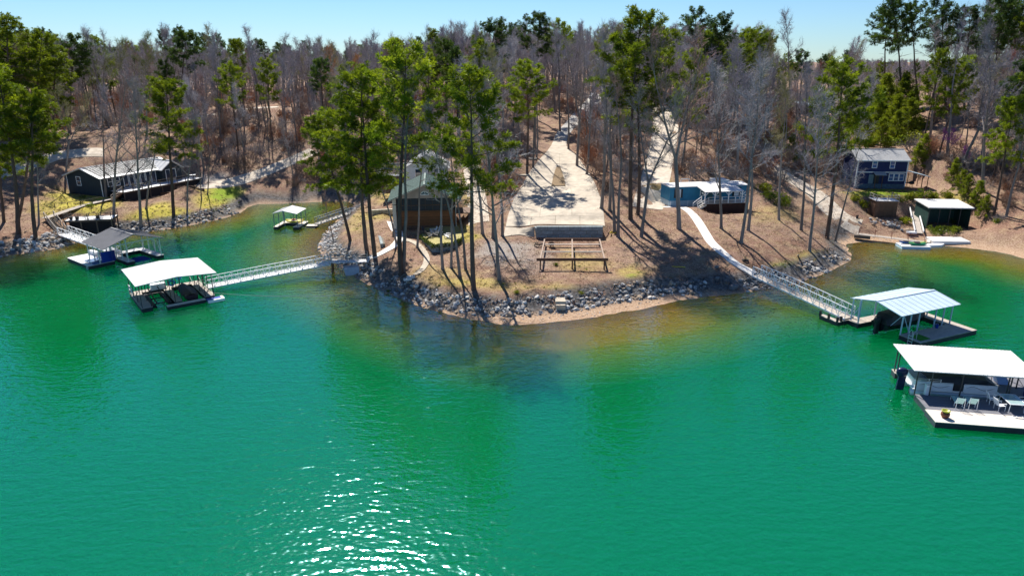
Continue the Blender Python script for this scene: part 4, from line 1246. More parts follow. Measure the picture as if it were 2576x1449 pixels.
# ------------------------------------------------------------------ gangways
def gangway(label, p0, p1, w=1.25, h=1.1, n=10, m=None, deckm=None, arch=0.0, name='gangway'):
    """p0 shore end, p1 dock end; deck with a trussed railing on each side"""
    p0, p1 = Vector(p0), Vector(p1)
    d_ = p1 - p0
    L__ = math.hypot(d_.x, d_.y)
    t = thing(name, label, 'gangway', p0, math.atan2(d_.y, d_.x))
    m = m or m_alum
    def zt(x): return d_.z * x / L__
    mb = MB()
    k = int(L__ / .3)
    for i in range(k):
        x0_, x1_ = L__ * i / k, L__ * (i + 1) / k - .015
        mb.hexa([(x0_, -w / 2, zt(x0_) - .05), (x1_, -w / 2, zt(x1_) - .05), (x1_, w / 2, zt(x1_) - .05), (x0_, w / 2, zt(x0_) - .05), (x0_, -w / 2, zt(x0_)), (x1_, -w / 2, zt(x1_)), (x1_, w / 2, zt(x1_)), (x0_, w / 2, zt(x0_))])
    mb.build('decking', deckm or m_plankwhite, t)
    for s_ in (-1, 1):
        y_ = s_ * (w / 2 + .05)
        mb = MB()
        def P3(x, f):
            return Vector((x, y_, zt(x) + f * (h + arch * math.sin(math.pi * x / L__))))
        for i in range(n):
            xa, xb = L__ * i / n, L__ * (i + 1) / n
            mb.beam(P3(xa, 0) + Vector((0, 0, -.04)), P3(xb, 0) + Vector((0, 0, -.04)), .07, .16)
            mb.beam(P3(xa, 1), P3(xb, 1), .07, .07)
            mb.beam(P3(xa, .52), P3(xb, .52), .035, .035)
            mb.beam(P3(xb, 0), P3(xb, 1), .05, .05)
            if i % 2: mb.beam(P3(xa, 0), P3(xb, 1), .045, .045)
            else: mb.beam(P3(xa, 1), P3(xb, 0), .045, .045)
        mb.beam(P3(0, 0), P3(0, 1), .06, .06)
        mb.build('railing', m, t)
    return t

def dock_deck(t, rects, z=.5, m=None, along='x', mfl=None, name='decking'):
    """each rectangle: boards on a float"""
    for (x0, x1, y0, y1) in rects:
        mb = MB(); boards(mb, x0, x1, y0, y1, z, .17, .015, .05, along); mb.build(name, m or m_plank, t)
        mb = MB(); mb.box(x0 + .02, x1 - .02, y0 + .02, y1 - .02, -.15, z - .055); mb.build('float', mfl or m_float, t)

def posts(t, pts, z0, z1f, r=.045, m=None, name='post'):
    for p in pts:
        mb = MB(); mb.box(p[0] - r, p[0] + r, p[1] - r, p[1] + r, z0, z1f(*p)); mb.build(name, m or m_darksteel, t)

def swim_ladder(label, loc, rz, m=None):
    t = thing('swim_ladder', label, 'ladder', loc, rz)
    for s_ in (-.22, .22):
        mb = MB(); mb.tube([(-.45, s_, 0), (-.4, s_, .65), (-.15, s_, .85), (.08, s_, .7), (.1, s_, -.6)], .025, 6); mb.build('rail', m or m_alum, t)
    for k in range(4):
        mb = MB(); mb.box(.06, .14, -.22, .22, -.5 + k * .28, -.46 + k * .28); mb.build('rung', m or m_alum, t)
    return t

# ------------------------------------------------------------------ dock with grey gable roof (far left)
d1 = thing('boat_dock', 'floating boat dock with dark grey gable roof and pale posts on the left', 'dock', (-55.0, 86.7, 0), R(-38))
dock_deck(d1, [(-6.7, 0, 0, 3.3), (-4.4, -3.0, 3.3, 8.9), (-3.0, 2.0, 4.0, 5.0), (-3.0, 2.0, 7.9, 8.9)], .5, m_plankwhite)
mb = MB(); mb.box(-3.4, -.05, .75, 3.25, .502, .515); mb.build('carpet', mat('blue_grey_carpet_shade', (.10, .17, .30), .95, .15, 4), d1)  # blue carpet, with the shade area put into its tone
r1 = dict(x0=-3.5, x1=2.4, y0=1.3, y1=8.7)
gable_roof(d1, -3.5, 2.4, 1.3, 8.7, 3.0, 4.15, m_roofgrey, 'x', .25, .07, .28)
def z1(x, y): return 3.0 + (1 - abs(y - 5.0) / 3.7) * 1.12
m_paleg = mat('pale_green_post', (.55, .60, .58), .5, .08, 3)
posts(d1, [(x, y) for x in (-3.3, -1.6, -.1) for y in (1.5, 3.1)] + [(x, y) for x in (-3.3, -1.5, .3, 1.9) for y in (4.2, 8.6)] + [(-3.3, 6.4)], .5, z1, .055, m_paleg)
mb = MB()
for (x, y, x2) in ((-3.3, 1.5, -2.3), (-3.3, 8.6, -2.4), (1.9, 8.6, 1.0), (.3, 8.6, -.5), (1.9, 4.2, 1.1)):
    mb.beam((x, y, .6), (x2, y, 2.8), .05)
mb.beam((1.9, 4.2, 2.2), (1.9, 5.4, 3.0), .05); mb.beam((1.9, 8.6, 2.2), (1.9, 7.6, 2.9), .05); mb.beam((1.95, 1.5, 2.98), (1.95, 8.6, 2.98), .09, .12); mb.beam((-3.3, 1.5, 2.98), (-3.3, 8.6, 2.98), .09, .12)
mb.build('brace', m_paleg, d1)
mb = MB(); mb.box(-6.7, -4.6, 2.75, 3.35, .52, .95); mb.build('bench', m_white, d1)
mb = MB()
for k in range(5): mb.tube([(-1.0 + k * .5, 5.4, -.1), (-1.0 + k * .5, 7.5, -.1)], .22, 8)
mb.build('boat_lift_float', m_blue, d1)
bb = thing('pool_float', 'bright blue inflatable mat leaning on the grey-roofed dock', 'float', on(d1, -.1, 1.75, .52), R(-38 + 90))
mb = MB()
for k in range(8): mb.tube([(0, -.0 + .0, .12 + k * .17), (1.75, .0, .12 + k * .17)], .10, 7)
mb.build('mat', m_blue, bb, True)
def deck_chair(label, loc, rz, m): return patio_chair(label, loc, rz, m)
m_bluech = mat('blue_dock_chair', (.015, .05, .16), .5, .2, 3)
deck_chair('dark blue chair on the grey-roofed dock, nearer the float mat', on(d1, -1.0, 2.3, .52), R(-90), m_bluech)
deck_chair('dark blue chair on the grey-roofed dock, farther left', on(d1, -2.1, 2.1, .52), R(-120), m_bluech)
swim_ladder('pale swim ladder at the front edge of the grey-roofed dock', on(d1, -.5, .1, .5), R(-38 - 90))
gangway('white trussed gangway from the wooden stairs to the grey-roofed dock', W(160, 588, 1.25), on(d1, -3.9, 5.2, .62), 1.4, 1.1, 12, m_white)

# ------------------------------------------------------------------ dock with broad white roof (left)
d2 = thing('boat_dock', 'floating boat dock with broad white metal roof on dark posts, left of centre', 'dock', (-39.9, 70.5, 0), R(37.5))
# x along the long front edge, y away from the camera
dock_deck(d2, [(0, 1.1, 0, 7.0), (6.5, 7.6, 0, 7.0), (1.1, 6.5, 6.0, 7.0), (3.4, 4.2, .2, 6.0)], .5, m_plank)
mb = MB(); boards(mb, 2.4, 6.4, -.75, -.1, .42, .16); mb.build('front_step', m_plankpale, d2)
mb = MB(); mb.box(2.4, 6.4, -.7, -.1, -.15, .36); mb.build('float', m_float, d2)
rx0, rx1, ry0, ry1 = -.3, 8.0, -.4, 7.5
mb = MB()
xm = (rx0 + rx1) / 2
ze, zr = 3.1, 3.42
for (xa, za, xb, zb) in ((rx0, ze, xm, zr), (xm, zr, rx1, ze)):
    mb.hexa([(xa, ry0, za), (xb, ry0, zb), (xb, ry1, zb), (xa, ry1, za), (xa, ry0, za + .07), (xb, ry0, zb + .07), (xb, ry1, zb + .07), (xa, ry1, za + .07)])
for i in range(27):
    y_ = ry0 + (ry1 - ry0) * i / 26
    mb.beam((rx0, y_, ze + .075), (xm, y_, zr + .075), .04, .03); mb.beam((xm, y_, zr + .075), (rx1, y_, ze + .075), .04, .03)
mb.build('roof', m_roofwhite, d2)
def z2(x, y): return ze + (zr - ze) * (1 - abs(x - xm) / (rx1 - xm)) - .02
posts(d2, [(x, y) for x in (.1, 1.0, 3.45, 4.15, 6.6, 7.5) for y in (.15, 2.4, 4.6, 6.9)] + [(2.3, 6.9), (5.4, 6.9)], .5, z2, .035)
mb = MB()
for x in (.1, 1.0, 3.45, 4.15, 6.6, 7.5): mb.beam((x, ry0 + .1, z2(x, 0) - .05), (x, ry1 - .1, z2(x, 0) - .05), .06, .12)
for y_ in (.15, 6.9):
    mb.beam((.1, y_, 3.05), (xm, y_, zr - .05), .06, .1); mb.beam((xm, y_, zr - .05), (7.5, y_, 3.05), .06, .1)
for x in (6.6, 7.5, .1):
    for y_ in (.15, 2.4, 4.6): mb.beam((x, y_, .55), (x, y_ + 2.2, 1.25), .025); mb.beam((x, y_, 1.25), (x, y_ + 2.2, .55), .025)
mb.build('frame', m_darksteel, d2)
railing(d2, [(.05, 6.95, .5), (.05, 4.7, .5)], .95, m_alum, 1.2, name='side_rail')
def lift(label, loc, rz, L__, w):
    t = thing('boat_lift', label, 'boat lift', loc, rz)
    for s_ in (-1, 1):
        mb = MB(); mb.tube([(0, s_ * w / 2, 0), (L__, s_ * w / 2, 0)], .28, 8); mb.build('float_tube', m_black, t)
        mb = MB(); mb.beam((.3, s_ * w * .3, .35), (L__ - .3, s_ * w * .3, .95), .12, .08); mb.build('bunk', m_plankdark, t)
    for k in range(3):
        mb = MB(); mb.beam((.5 + k * (L__ - 1) / 2, -w / 2, .25), (.5 + k * (L__ - 1) / 2, w / 2, .25), .1, .1); mb.build('crossbar', m_darksteel, t)
    return t
lift('empty boat lift in the left slip under the broad white roof', on(d2, 2.25, .8, .1), R(37.5 + 90), 5.0, 1.7)
def life_ring(label, loc, rz):
    t = thing('life_ring', label, 'life ring', loc, rz)
    mb = MB()
    n = 16
    ring_ = [(math.cos(2 * math.pi * i / n) * .3, 0, math.sin(2 * math.pi * i / n) * .3) for i in range(n + 1)]
    mb.tube(ring_, .085, 6, False); mb.build('ring', mat('light_blue_plastic', (.01, .16, .55), .35, .1, 2), t)
    mb = MB(); mb.tube([(0, 0, .3), (0, .02, .7)], .012, 4); mb.build('rope', m_white, t)
    return t
life_ring('small blue ring hanging on a post under the white-roofed dock', on(d2, 4.15, 4.5, 1.45), R(37.5)); life_ring('larger blue ring hanging right of the other under the white-roofed dock', on(d2, 5.4, 6.8, 1.4), R(37.5))
db = thing('dock_box', 'white storage box on the rear walkway of the white-roofed dock', 'dock box', on(d2, 3.0, 6.5, .5), R(37.5))
mb = MB(); mb.box(-.8, .8, -.32, .32, 0, .5); mb.build('box', m_white, db)
mb = MB(); mb.hexa([(-.85, -.36, .5), (.85, -.36, .5), (.85, .36, .5), (-.85, .36, .5), (-.8, -.3, .62), (.8, -.3, .62), (.8, .3, .66), (-.8, .3, .66)]); mb.build('lid', m_white, db)
jb = thing('work_skiff', 'dark covered skiff in the middle slip of the white-roofed dock', 'boat', on(d2, 5.35, 3.0, .12), R(37.5 + 90))
mb = MB()
secs = [(-2.2, .75, .0, .62), (-1, .85, -.02, .62), (.6, .85, 0, .64), (1.7, .6, .1, .7), (2.5, .06, .35, .78)]
vs, fs = [], []
for x, w_, zb, zt_ in secs: vs += [(x, -w_, zt_), (x, -w_ * .7, zb), (x, w_ * .7, zb), (x, w_, zt_)]
for i in range(4):
    for k in range(3): fs.append((i * 4 + k, i * 4 + k + 1, i * 4 + k + 5, i * 4 + k + 4))
fs.append((0, 3, 2, 1)); mb.add(vs, fs); mb.build('hull', mat('dark_maroon_hull', (.05, .02, .03), .4, .2, 2), jb)
mb = MB(); mb.add([(x, -w_ * .95, zt_ - .04) for x, w_, zb, zt_ in secs] + [(x, w_ * .95, zt_ - .04) for x, w_, zb, zt_ in secs] + [(x, 0, zt_ + .18) for x, w_, zb, zt_ in secs],
       [(i, i + 1, 10 + i + 1, 10 + i) for i in range(4)] + [(10 + i, 10 + i + 1, 5 + i + 1, 5 + i) for i in range(4)]); mb.build('cover', m_black, jb)
bf = thing('swim_float', 'bright blue and white swim float at the corner of the white-roofed dock', 'float', on(d2, 6.5, -.9, 0), R(37.5))
mb = MB(); mb.box(0, 1.55, -.15, .7, .05, .33); mb.build('body', m_blue, bf)
mb = MB(); mb.box(0, 1.8, -.4, -.16, .05, .36); mb.box(1.56, 1.82, -.15, .72, .05, .36); mb.build('rim', m_white, bf)
gangway('long white trussed gangway from the cabin point to the white-roofed dock', W(830, 661, 1.35), on(d2, 7.65, 3.4, .6), 1.3, 1.0, 20, m_alum, arch=.05)
# fixed pier and abutment at the cabin end
fp0, fp1 = W(928, 655, 1.55), W(828, 661, 1.4)
dd = fp1 - fp0
fp = thing('fixed_pier', 'short white pier with grey railings at the cabin end of the long gangway', 'pier', fp0, math.atan2(dd.y, dd.x))
L__ = math.hypot(dd.x, dd.y)
mb = MB(); boards(mb, 0, L__, -.65, .65, 0, .18, .015, .06, 'y'); mb.build('decking', m_plankwhite, fp)
for s_ in (-.65, .65): railing(fp, [(.2, s_, 0), (L__ - .1, s_, 0)], 1.05, m_plank, 1.3, (1.0, .6, .3), .03)
posts(fp, [(L__ - .4, -.5), (L__ - .4, .5)], -1.8, lambda x, y: 0, .09, m_timber)
ab = thing('concrete_abutment', 'pale blue-white concrete abutment under the cabin pier', 'abutment', W(884, 684, .25), R(200))
ab.scale = (.72, .72, .8)
mb = MB(); mb.hexa([(-1.2, -1, -1), (1.0, -1, -1), (1.0, 1, -1), (-1.2, 1, -1), (-1.3, -.9, .95), (1.3, -.9, .85), (1.3, .9, .85), (-1.3, .9, .95)]); mb.build('body', mat('white_rendered_block', (.42, .47, .54), .8, .1, 2), ab)

# ------------------------------------------------------------------ small dock in the cove
d5 = thing('boat_dock', 'small dock with little white gable roof in the far cove', 'dock', (-38.3, 109.1, 0), R(-4.5))
dock_deck(d5, [(0, .8, 0, 4.4), (3.2, 4.2, 0, 4.4), (.8, 3.2, 2.8, 4.4)], .5, m_plankpale)
gable_roof(d5, .2, 3.85, .2, 4.1, 2.7, 3.1, m_roofwhite, 'y', .2, .06, .5, ridge=.45)
posts(d5, [(x, y) for x in (.1, 3.9) for y in (.3, 2.2, 4.1)] + [(1.85, .3), (1.85, 4.1)], .5, lambda x, y: 2.6 + (.45 if 1 < x < 3 else 0), .045, mat('blue_grey_steel', (.10, .16, .22), .5, .15, 3))
def kayak(label, loc, rz, m, L__=3.0, w=.36, group=None):
    t = thing('kayak', label, 'kayak', loc, rz, group)
    mb = MB(); n = 10; vs, fs = [], []
    for i in range(n + 1):
        u = -1 + 2 * i / n
        ww = w * (1 - abs(u) ** 2.6) + .01; lift_ = .16 * abs(u) ** 3
        for k in range(8):
            a_ = 2 * math.pi * k / 8
            vs.append((u * L__ / 2, math.cos(a_) * ww, .17 + lift_ + math.sin(a_) * .16 * (1 - .6 * abs(u) ** 4)))
    for i in range(n):
        for k in range(8): fs.append((i * 8 + k, i * 8 + (k + 1) % 8, (i + 1) * 8 + (k + 1) % 8, (i + 1) * 8 + k))
    fs += [tuple(reversed(range(8))), tuple(n * 8 + k for k in range(8))]
    mb.add(vs, fs); mb.build('hull', m, t, True)
    mb = MB(); mb.lathe([(.3, .0), (.33, .03), (.25, .035)], 12, (-.1, 0, .32), 1.5, .75); mb.build('cockpit', m_black, t)
    return t
m_yellow = mat('yellow_kayak', (.62, .50, .02), .4, .1, 2); m_gkayak = mat('green_kayak', (.02, .22, .10), .4, .15, 2); m_lkayak = mat('lime_kayak', (.30, .42, .08), .4, .15, 2)
kayak('yellow kayak on the small cove dock, nearer one', on(d5, 2.3, 3.1, .52), R(-6), m_yellow)
kayak('yellow kayak on the small cove dock, rear one', on(d5, 2.1, 3.9, .55), R(-2), m_yellow)
lv = thing('life_vest', 'red life vest lying on the kayaks of the small cove dock', 'life vest', on(d5, 2.0, 3.5, .95), R(20))
mb = MB(); mb.box(-.28, -.04, -.2, .2, -.06, .06); mb.box(.04, .28, -.2, .2, -.05, .07); mb.box(-.1, .1, .16, .24, -.04, .05); mb.build('panels', mat('red_vest', (.42, .04, .03), .7, .15, 3), lv)
sd2 = thing('landing_float', 'small pale landing float right of the small cove dock', 'float', on(d5, 4.75, 1.6, 0), R(2))
dock_deck(sd2, [(0, 1.8, 0, 1.3)], .35, m_plankpale)
gangway('thin blue-grey gangway from the cabin bank to the small cove dock', W(878, 536, 1.2), on(d5, 6.2, 2.6, .5), .95, .95, 12, mat('blue_grey_steel', (.10, .16, .22), .5, .15, 3), m_plankpale)

# ------------------------------------------------------------------ dock with pale blue gable roof (right)
d3 = thing('boat_dock', 'floating boat dock with pale blue-grey gable roof, right of the point', 'dock', (38.7, 61.0, 0), R(24))
dock_deck(d3, [(0, 8.2, 0, 2.3), (-1.2, 6.8, 6.0, 7.2), (6.8, 8.2, 2.3, 7.2), (-1.9, 0.4, 7.25, 8.3)], .5, m_plank, 'y')
gable_roof(d3, -.5, 7.4, 2.1, 7.4, 2.75, 3.3, m_roofpale, 'x', .3, .06, .8)
def z3(x, y): return 2.73 + .52 * (1 - abs(y - 4.75) / 2.65)
m_bluepost = mat('pale_blue_post', (.40, .50, .62), .45, .08, 3)
posts(d3, [(x, y) for x in (.05, 2.4, 4.8, 7.2) for y in (2.2, 7.1)] + [(-1.0, 6.2), (-1.0, 7.1), (7.2, 4.7), (1.2, 2.2), (3.6, 6.1), (6.0, 2.2)], .5, z3, .05, m_bluepost)
mb = MB(); mb.beam((.05, 2.2, 2.6), (1.2, 2.2, .6), .05); mb.beam((.05, 2.2, 2.6), (.05, 3.4, 1.0), .05); mb.beam((-1.0, 6.2, 2.4), (-1.0, 7.1, .7), .04); mb.beam((7.2, 7.1, .7), (7.2, 5.8, 2.7), .05)
for y_ in (2.2, 7.1): mb.beam((-.4, y_, 2.70), (7.3, y_, 2.70), .07, .1)
mb.build('brace', m_bluepost, d3)
tf = thing('turf_mat', 'bright green turf mat at the front corner of the pale blue-roofed dock', 'mat', on(d3, .45, .2, .505), R(24))
mb = MB(); mb.box(0, 1.35, .1, 1.35, 0, .04); mb.build('mat', mat('green_turf', (.03, .20, .01), .95, .25, 30, bump=.5), tf)
swim_ladder('pale swim ladder at the left front of the pale blue-roofed dock', on(d3, .0, 1.0, .5), R(24 + 180))
br = thing('rubbish_bin', 'black barrel on the rear corner of the pale blue-roofed dock', 'bin', on(d3, 6.6, 6.4, .5))
mb = MB(); mb.lathe([(.26, 0), (.32, .45), (.30, .8)], 12); mb.build('body', m_black, br); mb = MB(); mb.lathe([(.33, .8), (.33, .86), (.2, .92)], 12); mb.build('lid', m_black, br)
bk = thing('bucket', 'small blue bucket beside a post of the pale blue-roofed dock', 'bucket', on(d3, 5.0, 2.0, .5))
mb = MB(); mb.lathe([(.13, 0), (.17, .38), (.15, .38), (.12, .05)], 12); mb.build('pail', m_blue, bk); mb = MB(); mb.tube([(-.16, 0, .36), (-.1, 0, .5), (.1, 0, .5), (.16, 0, .36)], .01, 4); mb.build('handle', m_white, bk)
lp_ = thing('piling_float', 'dark float with black mooring posts at the gangway foot', 'float', on(d3, -2.6, 7.3, 0), R(24))
dock_deck(lp_, [(0, .65, 0, 2.4)], .42, m_plank)
posts(lp_, [(.05, .1), (.05, 1.2), (.55, .1), (.05, 2.3)], .3, lambda x, y: .95, .09, m_black, 'mooring_post')

def outboard(t, x, z, m, s=1.0, y=0.0):
    """engine hung on the stern at x, pointing to -x; cowl, leg and propeller"""
    mb = MB(); mb.lathe([(.16, .0), (.25, .1), (.29, .4), (.27, .62), (.16, .74)], 12, (x - .38 * s, y, z + .55 * s), 1.25 * s, .9 * s); c_ = mb.build('outboard_motor', m, t, True)
    mb = MB(); mb.hexa([(x - .6 * s, y - .1, z - .7 * s), (x - .15 * s, y - .1, z - .7 * s), (x - .15 * s, y + .1, z - .7 * s), (x - .6 * s, y + .1, z - .7 * s), (x - .55 * s, y - .12, z + .6 * s), (x - .1 * s, y - .12, z + .6 * s), (x - .1 * s, y + .12, z + .6 * s), (x - .55 * s, y + .12, z + .6 * s)]); mb.build('leg', m, c_)
    mb = MB()
    for k in range(3):
        a_ = k * 2.09
        mb.beam((x - .62 * s, y, z - .55 * s), (x - .66 * s, y + math.cos(a_) * .2, z - .55 * s + math.sin(a_) * .2), .12, .02, (1, 0, 0))
    mb.build('propeller', m_alum, c_)
# black boat inside the dock
kb = thing('motor_boat', 'black covered motor boat with outboard under the pale blue roof', 'boat', on(d3, 2.9, 4.3, .25), R(24))
secs = [(-3.2, 1.0, -.1, .75), (-1.5, 1.12, -.15, .8), (.8, 1.12, -.12, .9), (2.2, .8, .05, 1.0), (3.3, .06, .5, 1.12)]
vs, fs = [], []
for x, w_, zb, zt_ in secs: vs += [(x, -w_, zt_), (x, -w_ * .92, (zb + zt_) / 2), (x, 0, zb), (x, w_ * .92, (zb + zt_) / 2), (x, w_, zt_)]
for i in range(4):
    for k in range(4): fs.append((i * 5 + k, i * 5 + k + 1, i * 5 + k + 6, i * 5 + k + 5))
fs.append((0, 4, 3, 2, 1)); mb = MB(); mb.add(vs, fs); mb.build('hull', mat('black_gelcoat', (.008, .009, .014), .2, .2, 2), kb)
mb = MB()
cv = [(-3.2, .8, 1.35), (-2.6, 1.0, 1.75), (-.5, 1.05, 1.85), (.8, 1.0, 1.55), (2.4, .7, 1.25), (3.2, .1, 1.12)]
vs, fs = [], []
for x, w_, zz in cv: vs += [(x, -w_ * 1.05, .78 + max(0, x) * .07), (x, -w_ * .8, zz - .12), (x, 0, zz), (x, w_ * .8, zz - .12), (x, w_ * 1.05, .78 + max(0, x) * .07)]
for i in range(5):
    for k in range(4): fs.append((i * 5 + k, i * 5 + k + 5, i * 5 + k + 6, i * 5 + k + 1))
fs.append((0, 1, 2, 3, 4)); mb.add(vs, fs); mb.build('cover', m_black, kb)
outboard(kb, -3.2, .25, m_black, 1.1)
gangway('white trussed gangway from the walkway foot to the pale blue-roofed dock', W(1903, 692, 1.65), on(d3, -.9, 7.4, .62), 1.25, 1.15, 16, m_white, m_plank, .1)

# ------------------------------------------------------------------ dock with plain white roof (bottom right)
d4 = thing('boat_dock', 'floating dock with bright white flat roof at the right picture edge', 'dock', (31.4, 45.9, 0), R(-9.4))
dock_deck(d4, [(0, 11.5, 0, 2.0)], .5, m_plankpale)
dock_deck(d4, [(.15, 11.5, 2.0, 4.6), (7.0, 11.5, 4.6, 9.4)], .5, mat('shade_tone_boards', (.16, .16, .18), .85, .15, 1.5, stretch=(1, 5, 5)))  # roof shadow on these boards painted in as a darker tone
dock_deck(d4, [(0, 7.0, 8.5, 9.4)], .5, m_plank)
mb = MB()
zf, zb_ = 2.62, 2.85
mb.hexa([(-.3, 4.27, zf), (8.85, 4.27, zf), (8.85, 9.2, zb_), (-.3, 9.2, zb_), (-.3, 4.27, zf + .07), (8.85, 4.27, zf + .07), (8.85, 9.2, zb_ + .07), (-.3, 9.2, zb_ + .07)])
for i in range(34):
    x = -.25 + 9.05 * i / 33
    mb.beam((x, 4.27, zf + .075), (x, 9.2, zb_ + .075), .05, .03)
mb.build('roof', m_roofwhite, d4)
posts(d4, [(x, y) for x in (.1, 3.4, 6.9, 8.7) for y in (4.5, 9.0)] + [(.1, 8.4), (8.7, 7.0), (7.1, 5.2), (1.2, 4.5)], .5, lambda x, y: zf + (zb_ - zf) * (y - 4.2) / 5.7, .04)
mb = MB()
for y_ in (4.5, 9.0): mb.beam((-.25, y_, 2.58 + (.18 if y_ > 6 else 0)), (8.8, y_, 2.58 + (.2 if y_ > 6 else 0)), .07, .14)
mb.beam((8.7, 4.5, .6), (8.7, 7.0, 1.4), .03); mb.beam((8.7, 4.5, 1.4), (8.7, 7.0, .6), .03)
mb.build('frame', m_darksteel, d4)
# pontoon boat
pb_ = thing('pontoon_boat', 'pontoon boat with white side panels, black cover and outboard under the white roof', 'boat', on(d4, 3.5, 6.4, .15), R(-9.4))
for s_ in (-.85, .85):
    mb = MB(); mb.tube([(-3.3, s_, .12), (2.3, s_, .12), (2.9, s_, .2), (3.35, s_, .38)], [.31, .31, .25, .04], 12); mb.build('pontoon', m_alum, pb_, True)
mb = MB(); mb.box(-3.3, 3.2, -1.22, 1.22, .46, .56); mb.build('deck', m_white, pb_)
m_panel = mat('white_boat_panel', (.66, .68, .72), .35, .06, 2)
for (x0_, x1_) in ((-3.1, -.35), (.45, 2.9)):
    for s_ in (-1.16, 1.16):
        mb = MB(); mb.box(x0_, x1_, s_ - .03, s_ + .03, .56, 1.22); fpn = mb.build('side_panel', m_panel, pb_)
        mb = MB()
        y_ = s_ + (.035 if s_ > 0 else -.035)
        pts_ = [(x0_ + .2 + (x1_ - x0_ - .4) * k / 8, y_, .9 + .13 * math.sin(k * .9)) for k in range(9)]
        mb.tube(pts_, [.006] + [.018] * 7 + [.004], 4); mb.build('stripe', m_black, fpn)
mb = MB(); mb.box(2.87, 2.93, -1.1, 1.1, .56, 1.2); mb.box(-3.13, -3.07, -1.1, 1.1, .56, 1.2); mb.build('end_panel', m_panel, pb_)
mb = MB(); mb.box(-.3, .4, -1.17, -1.13, .58, 1.2); mb.build('gate', m_black, pb_)
mb = MB(); vs, fs = [], []
cv = [(-2.0, 1.2), (-1.2, 1.75), (.6, 1.8), (2.2, 1.6), (2.95, 1.2)]
for x, zz in cv: vs += [(x, -1.2, 1.16), (x, -.9, zz - .1), (x, 0, zz), (x, .9, zz - .1), (x, 1.2, 1.16)]
for i in range(4):
    for k in range(4): fs.append((i * 5 + k, i * 5 + k + 5, i * 5 + k + 6, i * 5 + k + 1))
mb.add(vs, fs); mb.build('cover', m_black, pb_)
railing(pb_, [(-3.05, -1.16, 1.2), (-1.3, -1.16, 1.2)], .28, m_alum, 1.0, (1.0, .5), .02, 'rail')
outboard(pb_, -3.35, .35, mat('navy_outboard', (.01, .014, .06), .25, .15, 2), 1.25)
mb = MB(); mb.box(-3.62, -3.32, .35, .85, .45, .52); mb.tube([(-3.6, .4, .5), (-3.62, .4, -.3)], .02, 5); mb.tube([(-3.6, .8, .5), (-3.62, .8, -.3)], .02, 5); mb.build('boarding_ladder', m_alum, pb_)
# furniture
m_teal = mat('pale_teal_sling', (.34, .50, .46), .7, .1, 5)
def lounger(label, loc, rz):
    t = thing('deck_lounger', label, 'lounger', loc, rz)
    mb = MB(); mb.box(-.95, .35, -.26, .26, .30, .34)
    mb.build('seat', m_teal, t)
    mb = MB()
    for k in range(7): mb.beam((.38 + k * .07, -.27, .36 + k * .095), (.38 + k * .07, .27, .36 + k * .095), .02, .075, (-.8, 0, .6))
    mb.build('backrest', m_teal, t)
    for sx, sy in ((-.85, -.27), (-.85, .27), (.3, -.27), (.3, .27), (.82, -.27), (.82, .27)):
        mb = MB(); mb.tube([(sx, sy, 0), (sx - .03, sy, .95 if sx > .5 else .33)], .022, 5); mb.build('leg', m_white, t)
    return t
lounger('pale teal lounger on the right edge dock, left of two', on(d4, 2.7, 3.1, .51), R(-9.4 - 100)); lounger('pale teal lounger on the right edge dock, right of two', on(d4, 3.65, 3.2, .51), R(-9.4 - 100))
dt = thing('dining_table', 'glass-topped white dining table on the right edge dock', 'table', on(d4, 6.6, 3.3, .51), R(-9.4))
mb = MB(); mb.box(-.55, .55, -.85, .85, .70, .715); mb.build('glass_top', mat('pale_table_glass', (.30, .42, .42), .08, .1, 2, spec=.8), dt)
mb = MB(); mb.box(-.6, .6, -.9, -.85, .67, .73); mb.box(-.6, .6, .85, .9, .67, .73); mb.box(-.6, -.55, -.85, .85, .67, .73); mb.box(.55, .6, -.85, .85, .67, .73); mb.build('frame', m_white, dt)
for sx in (-.52, .52):
    for sy in (-.8, .8):
        mb = MB(); mb.tube([(sx, sy, 0), (sx * .95, sy * .97, .68)], .028, 6); mb.build('leg', m_white, dt)
for i, (x, y_, rz, lab) in enumerate([(5.55, 2.8, 10, 'white dock chair at the left front of the dining table'), (5.45, 3.8, -5, 'white dock chair at the left rear of the dining table'), (7.75, 2.7, 175, 'white dock chair at the right front of the dining table'), (7.7, 3.8, 185, 'white dock chair at the right rear of the dining table')]):
    patio_chair(lab, on(d4, x, y_, .51), R(-9.4 + rz), m_white)
fpot = thing('flower_pot', 'terracotta pot with yellow-green rim on the sunlit boards of the right edge dock', 'flower pot', on(d4, .95, .85, .505))
mb = MB(); mb.lathe([(.2, 0), (.3, .18), (.31, .34), (.24, .46)], 16); mb.build('body', mat('terracotta', (.16, .045, .02), .6, .2, 3), fpot, True)
mb = MB(); mb.lathe([(.24, .46), (.30, .54), (.30, .58), (.25, .58), (.22, .50)], 16); mb.build('rim', mat('lime_glaze', (.34, .36, .04), .4, .15, 3), fpot, True)
tl = thing('cooler_tub', 'blue barrel tub in the shade of the right edge dock', 'tub', on(d4, 8.6, 5.2, .51))
mb = MB(); mb.lathe([(.26, 0), (.3, .5), (.28, .75)], 12); mb.build('body', mat('navy_plastic', (.01, .02, .16), .4, .1, 2), tl, True); mb = MB(); mb.lathe([(.31, .72), (.31, .8), (.1, .84)], 12); mb.build('lid', mat('navy_plastic', (.01, .02, .16), .4, .1, 2), tl)
cl = thing('swim_pad', 'white step ladder lying on the sunlit boards of the right edge dock', 'ladder', on(d4, 6.1, 1.55, .53), R(-9.4))
for y_ in (0, .35):
    mb = MB(); mb.tube([(0, y_, 0), (2.0, y_ - .15, 0)], .025, 5); mb.build('rail', m_alum, cl)
